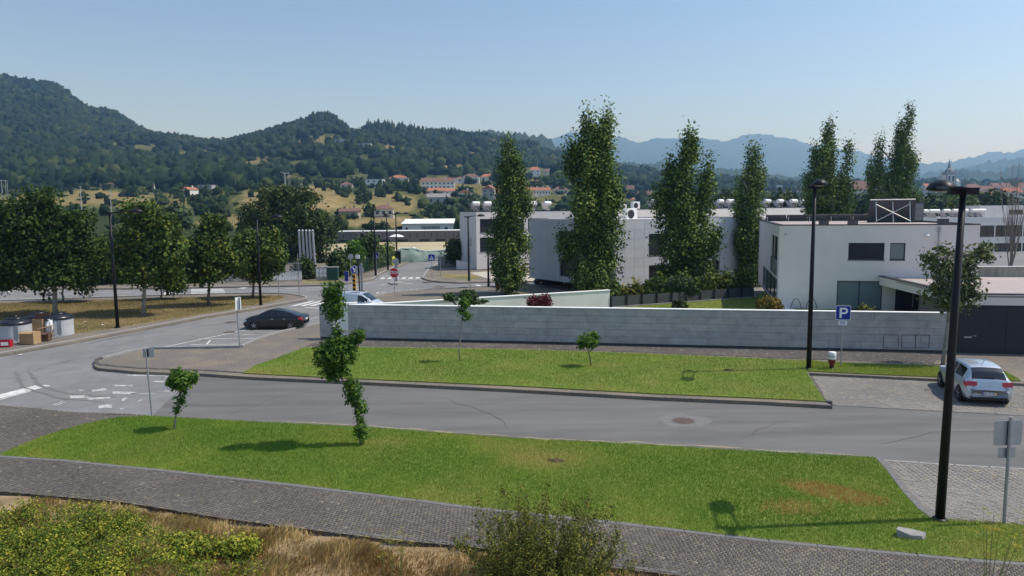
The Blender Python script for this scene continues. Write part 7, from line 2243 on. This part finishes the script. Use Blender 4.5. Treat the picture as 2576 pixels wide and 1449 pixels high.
# red roofed halls and town beyond the poplars; haze muting put into browner roofs
hhouse('long red roofed building between the double and twin poplars', 2138, 2235, 455, 484, M_hc, M_roofb, 'gable', 0, Y=420, wins=9, roof_f=.75)
TOWN = [(2405, 2440, 470, 492, M_hc, M_roofb, 'gable', 'town house with brown roof behind the near lamp head'), (2420, 2468, 463, 482, M_hw, M_roofb, 'hip', 'broad brown roof right of the church tower'), (2455, 2505, 468, 490, M_hc, M_roofb, 'hip', 'broad hipped brown roof in the middle of the town'),
        (2490, 2535, 461, 480, M_hw, M_roofb, 'gable', 'long brown roof at the back of the town'), (2515, 2560, 472, 496, M_hw, M_roofo, 'gable', 'pale house with red roof behind the bare tree'), (2548, 2592, 460, 490, M_hc, M_roofb, 'hip', 'cream town house at the picture edge'),
        (2440, 2480, 482, 500, M_hw, M_roofb, 'gable', 'low town house with white wall above the dark trees'), (2486, 2520, 484, 502, M_hw, M_roofo, 'gable', 'white walled town house above the rooftop room'), (2328, 2352, 470, 486, M_hw, M_roofg, 'end', 'small white gabled house left of the near lamp head'), (2385, 2412, 478, 494, M_hw, M_roofo, 'end', 'orange gabled house just under the near lamp head')]
for i, (u0, u1, v0, v1, wm, rm, kd, lab) in enumerate(TOWN):
    hhouse(lab, u0, u1, v0, v1, wm, rm, kd, 0, Y=560 - (v1 - 480) * 8, wins=4, roof_f=.5)
# church
Yc = 640
cb = AT(2384, 492, Yc)
ch = thing('church', 'white church with tall dark spired bell tower over the town', 'church', cb)
k = Yc / F
tw = 22 * k
obj('tower', MB().box((0, 0, 9), (tw, tw, 18)), M_hw, ch)
for x in (-1, 1):
    obj('quoin', MB().box((x * tw / 2, -tw / 2, 9), (1.0, .8, 18.1)), M_hg, ch)
bf = obj('belfry', MB().box((0, 0, 19.3), (tw * 1.06, tw * 1.06, 2.2)).box((0, 0, 10.2), (tw * 1.05, tw * 1.05, .6)), M_hg, ch)
for x in (-1.6, 1.6):
    obj('bell_opening', MB().box((x, -tw / 2 - .03, 14.5), (1.6, .2, 5.0)), M_win, ch)
obj('spire', MB().lathe([(tw * .5, 20.4), (tw * .42, 22.3), (tw * .25, 23.6), (tw * .16, 24.2), (tw * .14, 26.0), (tw * .05, 28.5), (.08, 32)], 8), M_roofg, ch)
for sx in (-1, 1):
    obj('pinnacle', MB().lathe([(.5, 20.4), (.35, 22), (.05, 24)], 6, (sx * tw * .45, -tw * .45, 0)), M_hg, ch)
obj('nave', MB().add([(-21, -4, -1), (-4, -4, -1), (-4, 8, -1), (-21, 8, -1), (-21, -4, 7), (-4, -4, 7), (-4, 8, 7), (-21, 8, 7), (-21, 2, 10.5), (-4, 2, 10.5)], [(0, 1, 5, 4), (1, 2, 6, 5), (2, 3, 7, 6), (3, 0, 4, 7), (4, 7, 8), (5, 9, 6)]), M_hw, ch)
obj('nave_roof', MB().add([(-21.4, -4.6, 6.8), (-3.9, -4.6, 6.8), (-3.9, 2, 10.7), (-21.4, 2, 10.7), (-3.9, 8.6, 6.8), (-21.4, 8.6, 6.8)], [(0, 1, 2, 3), (3, 2, 4, 5)]), M_roofo, ch)
obj('side_turret', MB().box((8, 1, 6), (4, 4, 13)).lathe([(2.4, 12.5), (.2, 15)], 6, (8, 1, 0)), M_hw, ch)
# trees standing out among the houses
M_wt = M_wood
def clump(label, u, v, ru, rv, n=500):
    Yt = terrY(u, v + rv)
    p = terr(u, Yt)[0]
    k = Yt / F
    o = thing('hillside_tree', label, 'tree', p)
    rg = np.random.default_rng(int(u * 7 + v))
    crown('crown', o, LEAF_DARK, leaves(rg, [(0, 0, rv * k, ru * k, ru * k * .8, rv * k), (ru * k * .4, 0, rv * k * .7, ru * k * .6, ru * k * .6, rv * k * .6)], n, .75, per=7, spread=1.2, shell=.35))
    obj('trunk', MB().tube([(0, 0, -.5), (0, 0, rv * k)], [.35, .1], 6), M_bark, o)
for lab, u, v, ru, rv in (('dark round tree behind the cream and blue houses', 1180, 510, 34, 20), ('dark tree left of the white cube house', 893, 462, 12, 14), ('round tree right of the long white hall', 1036, 455, 20, 16), ('tree before the wide orange roof house', 1010, 468, 18, 14), ('dark trees at the foot of the grey house', 1110, 535, 46, 20), ('dark tree beside the two storey farmhouse', 932, 528, 14, 16),
                          ('dark tree above the row houses', 1350, 462, 22, 10), ('tall dark tree left of the tallest poplar', 1395, 460, 18, 14), ('large dark tree right of the round street tree', 450, 545, 30, 34), ('dark tree above the pointed street tree', 500, 505, 26, 18), ('dark tree at the orange gable house', 445, 482, 16, 14), ('dark wide tree under the white modern house', 330, 485, 24, 14)):
    clump(lab, u, v, ru, rv)
